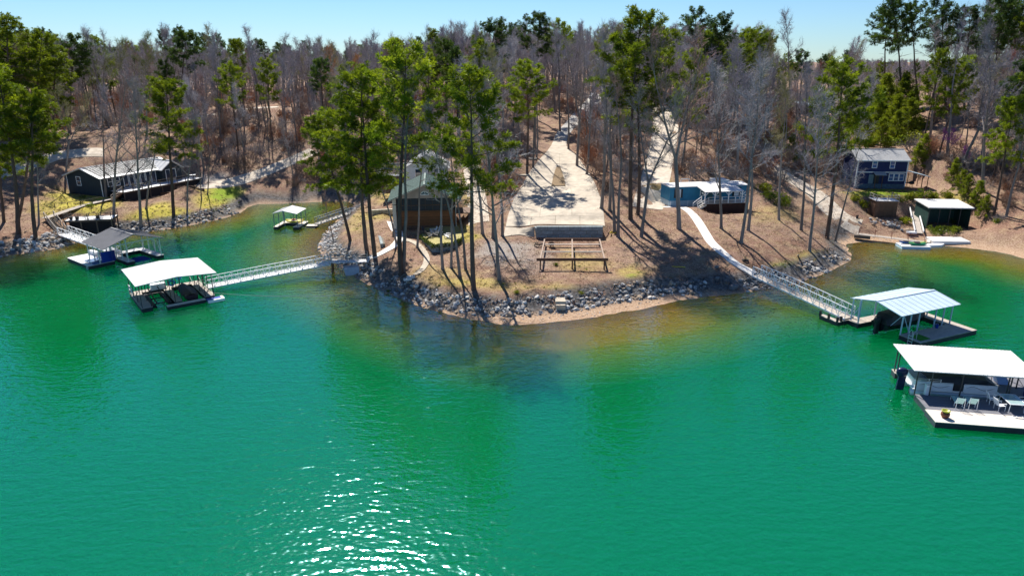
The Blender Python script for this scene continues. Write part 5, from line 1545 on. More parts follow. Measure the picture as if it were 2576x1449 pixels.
for k in range(5):
    mb = MB(); mb.tube([(.2 + k * .4, 0 - .03 * k, .01), (.2 + k * .4, .35 - .03 * k, .01)], .018, 5); mb.build('rung', m_alum, cl)
cu = thing('slide_cover', 'pale blue slide leaning behind the pontoon boat bow', 'slide', on(d4, 7.6, 7.8, .5), R(-9.4))
mb = MB(); mb.hexa([(0, -.3, .05), (.9, -.3, .05), (.9, .5, .05), (0, .5, .05), (-.5, -.2, 1.35), (.15, -.2, 1.35), (.15, .4, 1.35), (-.5, .4, 1.35)]); mb.build('body', mat('pale_blue_plastic', (.22, .34, .62), .4, .1, 2), cu)
mb = MB(); mb.tube([(-.55, -.25, .0), (-.6, -.25, 1.5)], .025, 5); mb.tube([(-.55, .45, 0), (-.6, .45, 1.5)], .025, 5); mb.build('post', m_darksteel, cu)
# kept low furniture inside slip edge
wb = thing('dock_cabinet', 'pale cabinet standing behind the loungers beside the pontoon boat', 'cabinet', on(d4, 1.1, 4.7, .51), R(-9.4))
mb = MB(); mb.box(-.18, .18, -.18, .18, 0, .8); mb.build('body', m_panel, wb); mb = MB(); mb.box(-.21, .21, -.21, .21, .8, .85); mb.build('top', m_white, wb)
# ------------------------------------------------------------------ trees
m_bark = mat('grey_bark', (0.20, 0.175, 0.16), 0.95, 0.35, 2.0, bump=0.4, rnd=0.3, stretch=(1, 1, .3))
m_pinebark = mat('pine_bark', (0.11, 0.075, 0.058), 0.95, 0.4, 2.0, bump=0.4, rnd=0.25, stretch=(1, 1, .3))
def twig_mat():
    m = bpy.data.materials.new('bare_twigs'); m.use_nodes = True
    nt = m.node_tree; b = nt.nodes['Principled BSDF']
    b.inputs['Roughness'].default_value = 0.9; b.inputs['Specular IOR Level'].default_value = 0.2
    oi = nt.nodes.new('ShaderNodeObjectInfo')
    rp = nt.nodes.new('ShaderNodeValToRGB'); rp.color_ramp.interpolation = 'CONSTANT'
    st = [(0, (0.34, 0.31, 0.33)), (.22, (0.39, 0.36, 0.37)), (.42, (0.27, 0.245, 0.27)), (.6, (0.35, 0.30, 0.29)), (.76, (0.44, 0.41, 0.42)), (.86, (0.34, 0.22, 0.19)), (.93, (0.32, 0.29, 0.14))]
    el = rp.color_ramp.elements
    while len(el) < len(st): el.new(0.5)
    for e, (p, c_) in zip(el, st): e.position = p; e.color = (*c_, 1)
    nt.links.new(oi.outputs['Random'], rp.inputs[0]); nt.links.new(rp.outputs[0], b.inputs['Base Color'])
    return m
m_twig = twig_mat()
m_twigred = mat('red_budding_twigs', (0.34, 0.16, 0.13), 0.9, 0.2, 1)
m_twigorange = mat('orange_budding_twigs', (0.46, 0.24, 0.08), 0.9, 0.2, 1)
m_twigpink = mat('pink_blossom_twigs', (0.36, 0.10, 0.30), 0.9, 0.25, 1)
m_twigolive = mat('yellow_green_budding_twigs', (0.24, 0.24, 0.07), 0.9, 0.25, 1)
m_needle = leaf_mat('pine_needles', (0.065, 0.115, 0.005), (0.245, 0.295, 0.010), 0.55, 0.22, 0.45)
m_needledark = leaf_mat('dark_pine_needles', (0.026, 0.060, 0.012), (0.090, 0.140, 0.016), 0.45, 0.25, 0.4)
m_leaf = leaf_mat('shrub_leaves', (0.06, 0.10, 0.008), (0.22, 0.26, 0.015), 0.4, 0.3, 0.8)

def spike(mb, a, b, r):
    """thin three-sided twig ending in a point"""
    d = (b - a)
    s = d.cross(Vector((0.31, 0.17, 0.93))).normalized() * r
    u = d.cross(s).normalized() * r
    mb.add([a + s, a - s * .5 + u * .87, a - s * .5 - u * .87, b], [(0, 1, 3), (1, 2, 3), (2, 0, 3)])

def rand_dir(rng, base, spread):
    v = Vector((rng.gauss(0, 1), rng.gauss(0, 1), rng.gauss(0, 1)))
    v = (base + v * spread)
    return v.normalized()

def curve_pts(rng, p, d, L, n, wob, up):
    pts = [p.copy()]
    d = d.copy()
    for i in range(n):
        d = (d + Vector((rng.gauss(0, wob), rng.gauss(0, wob), rng.gauss(0, wob) + up))).normalized()
        pts.append(pts[-1] + d * (L / n))
    return pts

def bare_meshes(seed, h=20.0, low=0.38, nl=16, wide=0.30, twigs=7, twr=0.014, fork=False, mtw=None):
    rng = random.Random(seed)
    tr, cr = MB(), MB()
    stems = []
    n = 10
    def stem(base, d, L, r0, r1):
        pts = curve_pts(rng, base, d, L, n, 0.035, 0.02)
        rad = [r0 + (r1 - r0) * (i / n) ** 0.8 for i in range(n + 1)]
        tr.tube(pts, rad, 7)
        stems.append((pts, rad, L))
    r0 = 0.0105 * h + 0.02
    if fork:
        fz = rng.uniform(.25, .4) * h
        p = curve_pts(rng, Vector((0, 0, -0.4)), Vector((0, 0, 1)), fz + .4, 4, .03, 0)
        tr.tube(p, [r0 * 1.25, r0, r0 * .95, r0 * .9, r0 * .85], 7)
        a = rng.uniform(0, 6.28)
        for k in range(2):
            b_ = a + math.pi * k + rng.uniform(-.4, .4)
            stem(p[-1] - Vector((0, 0, .1)), Vector((math.cos(b_) * .28, math.sin(b_) * .28, 1)).normalized(), h - fz, r0 * .68, .025)
    else:
        tr.tube([(0, 0, -.5), (0, 0, .25)], [r0 * 1.55, r0 * 1.05], 7)
        stem(Vector((0, 0, 0)), Vector((rng.gauss(0, .02), rng.gauss(0, .02), 1)).normalized(), h, r0, .025)
    for pts, rad, L in stems:
        cnt = nl if len(stems) == 1 else int(nl * .62)
        for k in range(cnt):
            t = low + (1 - low) * ((k + rng.random()) / cnt) ** 0.85 if len(stems) == 1 else 0.12 + .86 * (k + rng.random()) / cnt
            t = min(t, .985)
            i = min(int(t * n), n - 1); f = t * n - i
            p = pts[i].lerp(pts[i + 1], f); r = rad[i] * (1 - f) + rad[i + 1] * f
            a = rng.uniform(0, 6.28)
            rel = (t - low) / (1 - low) if len(stems) == 1 else t
            el = 0.55 + 0.75 * rel + rng.uniform(-.2, .2)
            d = Vector((math.cos(a) * math.cos(el), math.sin(a) * math.cos(el), math.sin(el)))
            LL = h * wide * (1.05 - 0.72 * max(rel, 0)) * rng.uniform(.6, 1.15)
            lp = curve_pts(rng, p, d, LL, 4, 0.13, 0.06)
            lr = min(r * .62, 0.05 + .012 * LL)
            tr.tube(lp, [lr, lr * .8, lr * .6, lr * .4, .012], 4, cap=False)
            for j in range(7):
                u = 0.22 + .78 * (j + rng.random()) / 7
                ii = min(int(u * 4), 3); ff = u * 4 - ii
                q = lp[ii].lerp(lp[ii + 1], ff)
                dd = rand_dir(rng, (lp[ii + 1] - lp[ii]).normalized() + Vector((0, 0, .25)), .55)
                SL = LL * rng.uniform(.22, .48) * (1.15 - .5 * u) + .4
                sp_ = curve_pts(rng, q, dd, SL, 2, .18, .05)
                cr.tube(sp_, [.024, .017, .008], 3, cap=False)
                for w in range(twigs):
                    x = rng.random()
                    b0 = sp_[0].lerp(sp_[1], x * 2) if x < .5 else sp_[1].lerp(sp_[2], x * 2 - 1)
                    d3 = rand_dir(rng, dd + Vector((0, 0, .2)), .75)
                    TL = rng.uniform(.45, 1.25) * (h / 20) ** .5
                    e0 = b0 + d3 * TL
                    spike(cr, b0, e0, twr)
                    for _ in range(2):
                        b1 = b0.lerp(e0, rng.uniform(.25, .8))
                        spike(cr, b1, b1 + rand_dir(rng, d3, .6) * TL * rng.uniform(.35, .6), twr * .75)
    return tr.mesh('trunk', m_bark), cr.mesh('crown', mtw or m_twig)

def tuft(mb, c, d, s, rng, n):
    """a spray of needles"""
    for k in range(n):
        dd = rand_dir(rng, d, .75)
        side = dd.cross(Vector((rng.gauss(0, 1), rng.gauss(0, 1), rng.gauss(0, 1)))).normalized() * s * .075
        a = c + dd * s * .1
        m_ = c + dd * s * .6
        mb.add([a, m_ + side, c + dd * s, m_ - side], [(0, 1, 2, 3)])

def pine_meshes(seed, h=22.0, low=0.5, nl=24, wide=0.17, mneedle=None, dens=1.0, dead=6, young=False, tuftn=14):
    rng = random.Random(seed)
    tr, cr = MB(), MB()
    n = 12
    pts = curve_pts(rng, Vector((0, 0, 0)), Vector((rng.gauss(0, .02), rng.gauss(0, .02), 1)).normalized(), h * .97, n, .022, .02)
    r0 = .0098 * h + .02
    rad = [r0 * (1 - .86 * (i / n) ** 1.1) for i in range(n + 1)]
    tr.tube([(0, 0, -.5), (0, 0, .2)], [r0 * 1.4, r0 * 1.02], 8)
    tr.tube(pts, rad, 8)
    def at_t(t):
        i = min(int(t * n), n - 1); f = t * n - i
        return pts[i].lerp(pts[i + 1], f), rad[i] * (1 - f) + rad[i + 1] * f
    for k in range(dead):
        t = rng.uniform(low * .55, low)
        p, r = at_t(t)
        a = rng.uniform(0, 6.28)
        lp = curve_pts(rng, p, Vector((math.cos(a), math.sin(a), rng.uniform(-.1, .3))).normalized(), rng.uniform(.6, 2.6), 3, .15, -.02)
        tr.tube(lp, [.045, .03, .02, .008], 3, cap=False)
    for k in range(nl):
        rel = ((k + rng.random()) / nl)
        t = low + (1 - low) * rel
        p, r = at_t(min(t, .99))
        a = k * 2.4 + rng.uniform(-.5, .5)
        el = -.05 + .75 * rel + rng.uniform(-.2, .2)
        prof = (math.sin(math.pi * min(1, .22 + .70 * rel)) ** .8) if not young else (1.05 - rel ** 1.9) * rng.uniform(.7, 1.15)
        LL = h * wide * max(prof, .2) * rng.uniform(.65, 1.2)
        d = Vector((math.cos(a) * math.cos(el), math.sin(a) * math.cos(el), math.sin(el)))
        lp = curve_pts(rng, p, d, LL, 4, .10, .07)
        tr.tube(lp, [min(r * .5, .08), .05, .038, .025, .012], 4, cap=False)
        nb = int((5 + LL * 2.0) * dens)
        for j in range(nb):
            u = .28 + .72 * (j + rng.random()) / nb
            ii = min(int(u * 4), 3); ff = u * 4 - ii
            q = lp[ii].lerp(lp[ii + 1], ff)
            dd = rand_dir(rng, (lp[ii + 1] - lp[ii]).normalized() * .7 + Vector((0, 0, .35)), .6)
            BL = rng.uniform(.35, 1.0) * (.5 + h / 44)
            e = q + dd * BL
            spike(tr, q, e, .018)
            for w in range(3):
                c = q.lerp(e, .45 + .55 * (w + rng.random()) / 3) + Vector((rng.gauss(0, .12), rng.gauss(0, .12), rng.gauss(0, .1)))
                tuft(cr, c, (dd + Vector((0, 0, .35))).normalized(), rng.uniform(.32, .55) * (.6 + h / 55), rng, tuftn)
    p, r = at_t(.99)
    for w in range(6): tuft(cr, p + Vector((rng.gauss(0, .25), rng.gauss(0, .25), rng.gauss(0, .3))), Vector((0, 0, 1)), .5, rng, tuftn)
    return tr.mesh('trunk', m_pinebark), cr.mesh('crown', mneedle or m_needle)

BARE_H, PINE_H = 20.0, 22.0
BARES = [bare_meshes(100 + i, BARE_H, lo, nl, wd, 7, .015, fk) for i, (lo, nl, wd, fk) in enumerate(
    [(.34, 21, .24, False), (.40, 20, .22, False), (.28, 23, .27, False), (.42, 18, .20, False), (.3, 22, .29, True), (.3, 21, .26, True), (.36, 21, .25, False), (.24, 23, .26, False)])]
THIN = [bare_meshes(140 + i, BARE_H, lo, nl, wd, 5, .013, False) for i, (lo, nl, wd) in enumerate([(.5, 11, .13), (.42, 12, .15), (.55, 10, .12)])]
PINES = [pine_meshes(200 + i, PINE_H, lo, nl, wd, m_needle, 1.5) for i, (lo, nl, wd) in enumerate(
    [(.46, 32, .185), (.52, 28, .195), (.42, 34, .18), (.56, 26, .185), (.38, 36, .19)])]
DPINES = [pine_meshes(230 + i, PINE_H, lo, nl, wd, m_needledark, 1.6) for i, (lo, nl, wd) in enumerate([(.60, 24, .17), (.54, 26, .175), (.66, 22, .165)])]
m_younglf = leaf_mat('young_pine_needles', (0.075, 0.12, 0.006), (0.29, 0.33, 0.014), 0.55, 0.25, 0.7)
YOUNG = [pine_meshes(250 + i, 6.0, .05, 30, .36, m_younglf, 1.7, 0, True, 10) for i in range(3)]
REDS = [bare_meshes(160, BARE_H, .3, 20, .30, 8, .017, False, m_twigred), bare_meshes(161, BARE_H, .3, 20, .30, 8, .017, False, m_twigorange),
        bare_meshes(162, 8.0, .2, 16, .42, 8, .03, True, m_twigpink), bare_meshes(163, BARE_H, .3, 20, .28, 8, .017, False, m_twigolive)]
rt = random.Random(11)

def put_tree(name, meshes, h0, base, h, dx, label, cat, group=None, wide_=1.0):
    root = thing(name, label, cat, base, 0, group)
    lean = math.atan2(dx, h)
    root.rotation_euler = (Matrix.Rotation(lean, 3, 'Y') @ Matrix.Rotation(rt.uniform(0, 6.28), 3, 'Z')).to_euler()
    s = h / math.cos(lean) / h0
    k = rt.uniform(.92, 1.1) * wide_
    root.scale = (s * k, s * k, s)
    for nm, me_ in zip(('trunk', 'crown'), meshes):
        o = bpy.data.objects.new(nm, me_); COL.objects.link(o); o.parent = root
    return root

def frame_tree(kind, bx, by, tx, ty, label, group=None):
    base = PG(bx, by)
    h = max(height_to(base, ty), 3.0)
    top_b = base.y * CP - (base.z + h - CAM_H) * SP
    dx = (tx - 1288) / FPX * top_b - base.x
    lst, h0, nm, cat = {'pine': (PINES, PINE_H, 'pine_tree', 'pine tree'), 'dpine': (DPINES, PINE_H, 'pine_tree', 'pine tree'), 'bare': (BARES, BARE_H, 'bare_tree', 'tree'), 'thin': (THIN, BARE_H, 'bare_tree', 'tree'),
                        'red': (REDS[:1], BARE_H, 'budding_tree', 'tree'), 'orange': (REDS[1:2], BARE_H, 'budding_tree', 'tree'), 'pink': (REDS[2:3], 8.0, 'blossom_tree', 'tree'), 'olive': (REDS[3:], BARE_H, 'budding_tree', 'tree')}[kind]
    return put_tree(nm, lst[rt.randrange(len(lst))], h0, base, h, dx, label, cat, group, 1.22 if kind == 'pine' else (1.12 if kind == 'dpine' else 1.0))

T = frame_tree
EXPL = [
    ('pine', 46, 588, 20, 185, 'tallest green pine at the left edge beside the wooden stairs'),
    ('pine', 90, 601, 58, 235, 'green pine rooted in riprap left of the wooden stairs'),
    ('pine', 44, 559, 104, 255, 'green pine leaning right at the left edge'),
    ('pine', 10, 559, -25, 225, 'pine trunk cut by the left picture edge'),
    ('thin', 98, 565, 88, 330, 'slender bare tree beside the left wooden stairs'),
    ('pine', 437, 542, 418, 203, 'green pine on the shore in front of the long dark house'),
    ('bare', 287, 555, 300, 195, 'bare tree on the lawn left of the centre of the long dark house'),
    ('bare', 355, 568, 343, 215, 'bare tree rooted in riprap before the long dark house'),
    ('bare', 471, 539, 455, 300, 'small bare tree on the lawn right of the long dark house'),
    ('bare', 267, 497, 250, 230, 'bare tree close to the front corner of the long dark house'),
    ('thin', 368, 526, 385, 280, 'thin bare tree standing before the deck of the long dark house'),
    ('thin', 507, 500, 498, 345, 'thin bare tree beside the parking pad of the long dark house'),
    ('thin', 522, 490, 530, 340, 'thin bare tree at the end of the timber edging right of the long dark house'),
    ('bare', 165, 445, 180, 235, 'bare tree behind the left gable of the long dark house'),
    ('pine', 1192, 728, 1165, 178, 'tall yellow-green pine nearest the water, right of the cabin'),
    ('pine', 1010, 690, 985, 128, 'tallest green pine in front of the cabin left corner'),
    ('pine', 943, 645, 890, 178, 'green pine at the shore end of the cabin walkway'),
    ('pine', 924, 640, 850, 240, 'green pine leaning left above the cove'),
    ('pine', 881, 606, 808, 292, 'lowest broad green pine at the cove bank'),
    ('thin', 1014, 684, 1046, 205, 'bare trunk close beside the tallest cabin pine'),
    ('thin', 1114, 677, 1085, 300, 'bare tree below the cabin garden patio'),
    ('thin', 1135, 674, 1130, 330, 'thin bare tree right of the cabin garden patio'),
    ('bare', 1157, 695, 1108, 285, 'pale bare tree leaning left before the cabin'),
    ('thin', 1171, 677, 1152, 300, 'thin bare reddish trunk beside the tall yellow-green pine'),
    ('thin', 1050, 624, 1058, 300, 'bare tree rising between cabin walkway and garden patio'),
    ('thin', 997, 613, 945, 330, 'bare tree leaning left beside the cabin walkway'),
    ('thin', 840, 610, 812, 480, 'small bare tree leaning over the cove riprap'),
    ('bare', 1256, 704, 1250, 230, 'bare tree alone on the lawn left of the steel frame'),
    ('bare', 1214, 588, 1205, 180, 'bare tree left of the lower driveway'),
    ('thin', 1264, 594, 1268, 255, 'thin bare tree at the front left driveway corner'),
    ('thin', 1240, 600, 1232, 250, 'thin bare tree between cabin and driveway corner'),
    ('pine', 1326, 439, 1328, 162, 'slim pine on the left edge of the driveway'),
    ('thin', 1341, 422, 1345, 130, 'bare tree beside the slim pine at the driveway'),
    ('thin', 1346, 372, 1360, 105, 'bare tree left of the driveway neck'),
    ('thin', 1350, 398, 1356, 160, 'thin bare tree touching the driveway edge left of the island'),
    ('thin', 1409, 331, 1405, 62, 'tall bare tree standing at the top of the driveway'),
    ('thin', 1430, 376, 1432, 118, 'thin bare tree right of the driveway neck'),
    ('bare', 1451, 418, 1450, 100, 'bare tree right of the planting island'),
    ('thin', 1476, 439, 1490, 140, 'bare tree on the right edge of the driveway middle'),
    ('pine', 1586, 551, 1592, 42, 'tallest broad green pine right of the driveway'),
    ('pine', 1604, 540, 1630, 118, 'green pine just right of the tallest driveway pine'),
    ('bare', 1513, 526, 1520, 92, 'tall bare tree at the right driveway edge above the block wall'),
    ('thin', 1534, 530, 1546, 150, 'bare tree behind the right end of the block wall'),
    ('thin', 1546, 584, 1538, 185, 'bare tree at the right end of the block wall'),
    ('thin', 1555, 596, 1572, 200, 'bare tree right of the block wall, nearest the water of its clump'),
    ('bare', 1613, 596, 1645, 240, 'bare tree leaning right between driveway pine and trailer'),
    ('bare', 1708, 576, 1712, 110, 'tall bare tree in front of the left end of the trailer'),
    ('bare', 1814, 575, 1832, 190, 'bare tree before the trailer porch'),
    ('bare', 1864, 610, 1908, 172, 'bare tree with wide limbs below the right end of the trailer'),
    ('bare', 1882, 580, 1930, 205, 'bare tree touching the right end of the trailer'),
    ('bare', 1959, 554, 1985, 210, 'bare tree upslope between trailer and dirt road'),
    ('bare', 2015, 580, 2075, 190, 'bare tree leaning right beside the right dirt road'),
    ('bare', 2036, 631, 2105, 255, 'bare tree nearest the right riprap bank'),
    ('pine', 2080, 601, 2132, 163, 'green pine on the right bank before the navy house'),
    ('thin', 2101, 607, 2165, 340, 'thin bare tree on the right bank beside the pine'),
    ('thin', 2337, 365, 2360, 60, 'bare tree leaning right behind the navy house shed roof'),
    ('thin', 2383, 391, 2422, 30, 'tall bare tree leaning right on the right hillside'),
    ('bare', 2412, 430, 2530, 150, 'dark bare tree leaning far right on the right hillside'),
    ('bare', 2473, 482, 2492, 80, 'bare tree lowest on the right hillside'),
    ('pine', 2570, 425, 2566, 188, 'green pine cut by the right picture edge'),
    ('dpine', 1215, 330, 1215, 56, 'dark pine rising above the woods behind the cabin'),
    ('dpine', 1120, 330, 1118, 106, 'dark rounded pine crown left of the taller one behind the cabin'),
    ('dpine', 1345, 300, 1345, 40, 'dark pine on the skyline left of the driveway axis'),
    ('dpine', 1750, 300, 1752, 26, 'dark pine on the skyline above the dirt road, left of a pair'),
    ('dpine', 1790, 310, 1802, 45, 'dark pine on the skyline above the dirt road, right of a pair'),
    ('pine', 1880, 330, 1882, 76, 'dark green broad pine above the trailer'),
    ('dpine', 2220, 275, 2218, 32, 'slim dark pine at the left of the right ridge'),
    ('dpine', 2270, 282, 2275, -6, 'tall dark pine on the right ridge above the navy house'),
    ('dpine', 2310, 274, 2302, 12, 'tall dark pine close right of the ridge pine above the navy house'),
    ('dpine', 2380, 282, 2386, -3, 'tall dark pine in the middle of the right ridge'),
    ('dpine', 2425, 276, 2425, 25, 'dark pine right of the middle of the right ridge'),
    ('dpine', 2500, 290, 2508, -6, 'tall dark pine near the right end of the ridge'),
    ('dpine', 2550, 274, 2560, 5, 'dark pine at the right end of the ridge'),
    ('dpine', 175, 330, 176, 90, 'dark pine crown on the left skyline'),
    ('pine', 30, 380, 26, 44, 'tall pine reaching the sky at the far left edge'),
    ('pine', 95, 362, 96, 84, 'pine right of the tallest far left skyline pine'),
    ('pine', 135, 350, 138, 128, 'lower pine sloping down the left skyline'),
    ('pine', -10, 360, -12, 70, 'skyline pine cut by the left edge'),
    ('dpine', 440, 330, 456, 78, 'dark pine with a peak at the left end of the far pine ridge'),
    ('dpine', 2010, 292, 2022, 130, 'dark low pine in the sky gap above the far shed'),
    ('dpine', 2085, 285, 2092, 140, 'dark low pine right in the sky gap above the far shed'),
    ('bare', 1990, 300, 1985, 40, 'tall bare tree alone in the sky gap above the far shed'),
    ('orange', 835, 335, 838, 130, 'orange budding tree on the hill behind the cove'),
    ('orange', 880, 330, 893, 150, 'second orange budding tree right of the first behind the cove'),
    ('red', 2535, 330, 2545, 140, 'reddish budding tree at the right edge of the hillside'),
    ('red', 2050, 300, 2060, 165, 'reddish brown crown above the far shed'),
    ('olive', 370, 330, 372, 100, 'yellow-green budding tree on the left skyline'),
    ('olive', 300, 320, 298, 112, 'olive budding tree left on the skyline of the left woods'),
    ('olive', 560, 330, 555, 190, 'olive budding tree in the woods right of the long dark house'),
    ('pink', 2388, 395, 2390, 330, 'pink blossoming tree on the right hillside, upper of two'),
    ('pink', 2432, 420, 2436, 372, 'pink blossoming tree on the right hillside, lower of two'),
]
for e in EXPL: T(*e)
for i in range(21):
    px = 425 + i * 21 + rt.uniform(-7, 7)
    y = 285 + rt.uniform(-12, 12)
    x = (px - 1288) / FPX * (y * CP + 8 * SP)
    z = Gh(x, y)
    h = height_to((x, y, z), 84 + i * 1.7 + rt.uniform(-6, 8))
    put_tree('pine_tree', DPINES[i % 3], PINE_H, (x, y, z), h, 0, 'dark pine in the far pine row on the left skyline', 'pine tree', 'pines of the far left ridge')

# woodland fill
CLEAR = [[(-400, 900), (-400, 500), (0, 452), (100, 425), (260, 398), (300, 405), (430, 405), (480, 440), (640, 425), (745, 385), (800, 370), (800, 400), (745, 425), (650, 470), (640, 540), (560, 600), (160, 660)],
         [(-200, 490), (-200, 450), (95, 395), (140, 378), (262, 374), (262, 398), (140, 408), (0, 455)],
         [(640, 520), (640, 470), (760, 470), (900, 470), (900, 520)],
         [(880, 700), (780, 620), (900, 500), (930, 480), (1000, 455), (1010, 395), (1150, 395), (1215, 400), (1215, 640), (1300, 760), (1000, 760)],
         [(1215, 640), (1225, 560), (1280, 500), (1310, 430), (1340, 350), (1355, 285), (1440, 285), (1445, 335), (1470, 400), (1510, 460), (1535, 560), (1540, 640)],
         [(1000, 400), (1000, 440), (1140, 440), (1140, 400)], [(1395, 360), (1415, 325), (1445, 295), (1475, 240), (1535, 235), (1505, 265), (1470, 310), (1440, 350)],
         [(1535, 800), (1535, 575), (1610, 560), (1600, 500), (1625, 380), (1645, 320), (1630, 262), (1685, 262), (1705, 320), (1700, 400), (1690, 450), (1930, 450), (1935, 520), (2140, 560), (2140, 700), (1900, 760)],
         [(1905, 390), (1945, 385), (1975, 430), (2060, 470), (2130, 480), (2140, 375), (2290, 375), (2345, 440), (2450, 480), (2470, 560), (2620, 570), (2900, 900), (2000, 700), (2000, 500)],
         [(2005, 260), (2085, 260), (2085, 310), (2005, 310)], [(2085, 245), (2330, 245), (2340, 380), (2085, 380)], [(180, 400), (180, 330), (430, 315), (500, 380), (500, 445)],
         [(505, 300), (505, 280), (640, 262), (710, 260), (710, 280), (640, 284)]]
def clear_at(px, py):
    P_ = np.array([[px, py]])
    return any(inside_poly(P_, np.array(c_, float))[0] for c_ in CLEAR)

spots = []
y = 92.0
while y < 540:
    st = 5.3 if y < 200 else (5.8 if y < 330 else 8.5)
    hw = y * .80 + 22
    x = -hw
    while x < hw:
        X = x + rt.uniform(-.48, .48) * st; Y = y + rt.uniform(-.48, .48) * st
        x += st
        z = Gh(X, Y)
        if z < 1.0: continue
        px, py = proj(X, Y, z)
        if px < -120 or px > 2700: continue
        if clear_at(px, py): continue
        if Y < 112 and abs(px - 1288) < 700 and py > 470: continue
        if 2290 < px and py > 300 and rt.random() < .45: continue
        if 1950 < px < 2110 and Y > 190 and rt.random() < .55: continue
        spots.append((Y, X, z, px, py))
    y += st
spots.sort()
ZONES = [(80, 'at the far left edge'), (165, 'left of the long dark house'), (250, 'behind the house left gable'), (330, 'behind the long dark house'), (440, 'behind the house right end'),
         (530, 'above the parking pad'), (620, 'above the cove road'), (700, 'behind the left part of the cove'), (780, 'behind the middle of the cove'), (880, 'behind the right part of the cove'), (1000, 'left behind the grey house'),
         (1090, 'behind the grey house'), (1200, 'right of the grey house'), (1300, 'left of the driveway'), (1395, 'left of the driveway neck'), (1470, 'right of the driveway neck'), (1550, 'right of the driveway'), (1640, 'left of the hill road'),
         (1760, 'above the left end of the trailer'), (1850, 'above the trailer porch'), (1930, 'above the right end of the trailer'), (2030, 'above the right dirt road'), (2150, 'left above the navy house'), (2290, 'above the navy house'), (2420, 'right above the boathouse'), (9999, 'on the right hillside')]
far_bare, far_pine = [], []
nb = np_ = 0
for Y, X, z, px, py in spots:
    zone = next(k for k in ZONES if px < k[0])
    lev = 'at the woods edge' if py > 390 else ('low on the slope' if py > 340 else ('halfway up the slope' if py > 290 else 'high on the hill'))
    pp = .11
    if px < 160: pp = .6
    elif px < 620: pp = .13
    elif 1100 < px < 1290: pp = .11
    elif 2150 < px: pp = .16
    isp = rt.random() < pp
    h = rt.choice([rt.uniform(8, 14), rt.uniform(13, 19), rt.uniform(15, 20)]) if not isp else rt.uniform(14, 20)
    if px > 2150 and py < 340: h *= rt.uniform(1.05, 1.28)
    if px > 2140 and Y > 188: h = min(h, max(24.5 - z + rt.uniform(-2, 1), 5))
    if 1930 < px < 2120 and Y > 150: h *= .62
    if 860 < px < 1090 and Y > 170: h *= .85
    if 180 < px < 420 and Y > 170: h *= .85
    if 400 < px < 880 and Y > 200: h *= .72
    if isp:
        if np_ < 220:
            np_ += 1
            dk = rt.random() < .45
            put_tree('pine_tree', (DPINES if dk else PINES)[rt.randrange(3)], PINE_H, (X, Y, z), h, rt.gauss(0, .4), ('tall ' if h > 17 else 'short ') + ('dark green' if dk else 'green') + ' pine ' + lev + ' ' + zone[1], 'pine tree', ('dark ' if dk else 'green ') + 'pines of the woods')
        else: far_pine.append((X, Y, z, h / PINE_H))
    else:
        if nb < 245:
            nb += 1
            r_ = rt.random()
            lst = THIN if r_ < .25 else BARES
            ki = rt.randrange(len(lst))
            look = 'thin' if lst is THIN else ('forked' if ki in (4, 5) else ('low' if h < 13 else ('broad tall' if ki in (2, 7) else 'tall')))
            put_tree('bare_tree', lst[ki], BARE_H, (X, Y, z), h * (.8 if lst is THIN else 1), rt.gauss(0, .6), look + ' bare tree ' + lev + ' ' + zone[1], 'tree', 'bare trees of the woods')
        else: far_bare.append((X, Y, z, h / BARE_H))

def joined(name, meshes):
    """trunk and crown of one tree as one mesh, for scattering"""
    bm = bmesh.new()
    mats_ = []
    for me_ in meshes:
        k0 = len(mats_); mats_.append(me_.materials[0])
        n0 = len(bm.faces)
        bm.from_mesh(me_)
        bm.faces.ensure_lookup_table()
        for f in bm.faces[n0:]: f.material_index = k0
    out = bpy.data.meshes.new(name); bm.to_mesh(out); bm.free()
    for m in mats_: out.materials.append(m)
    return out

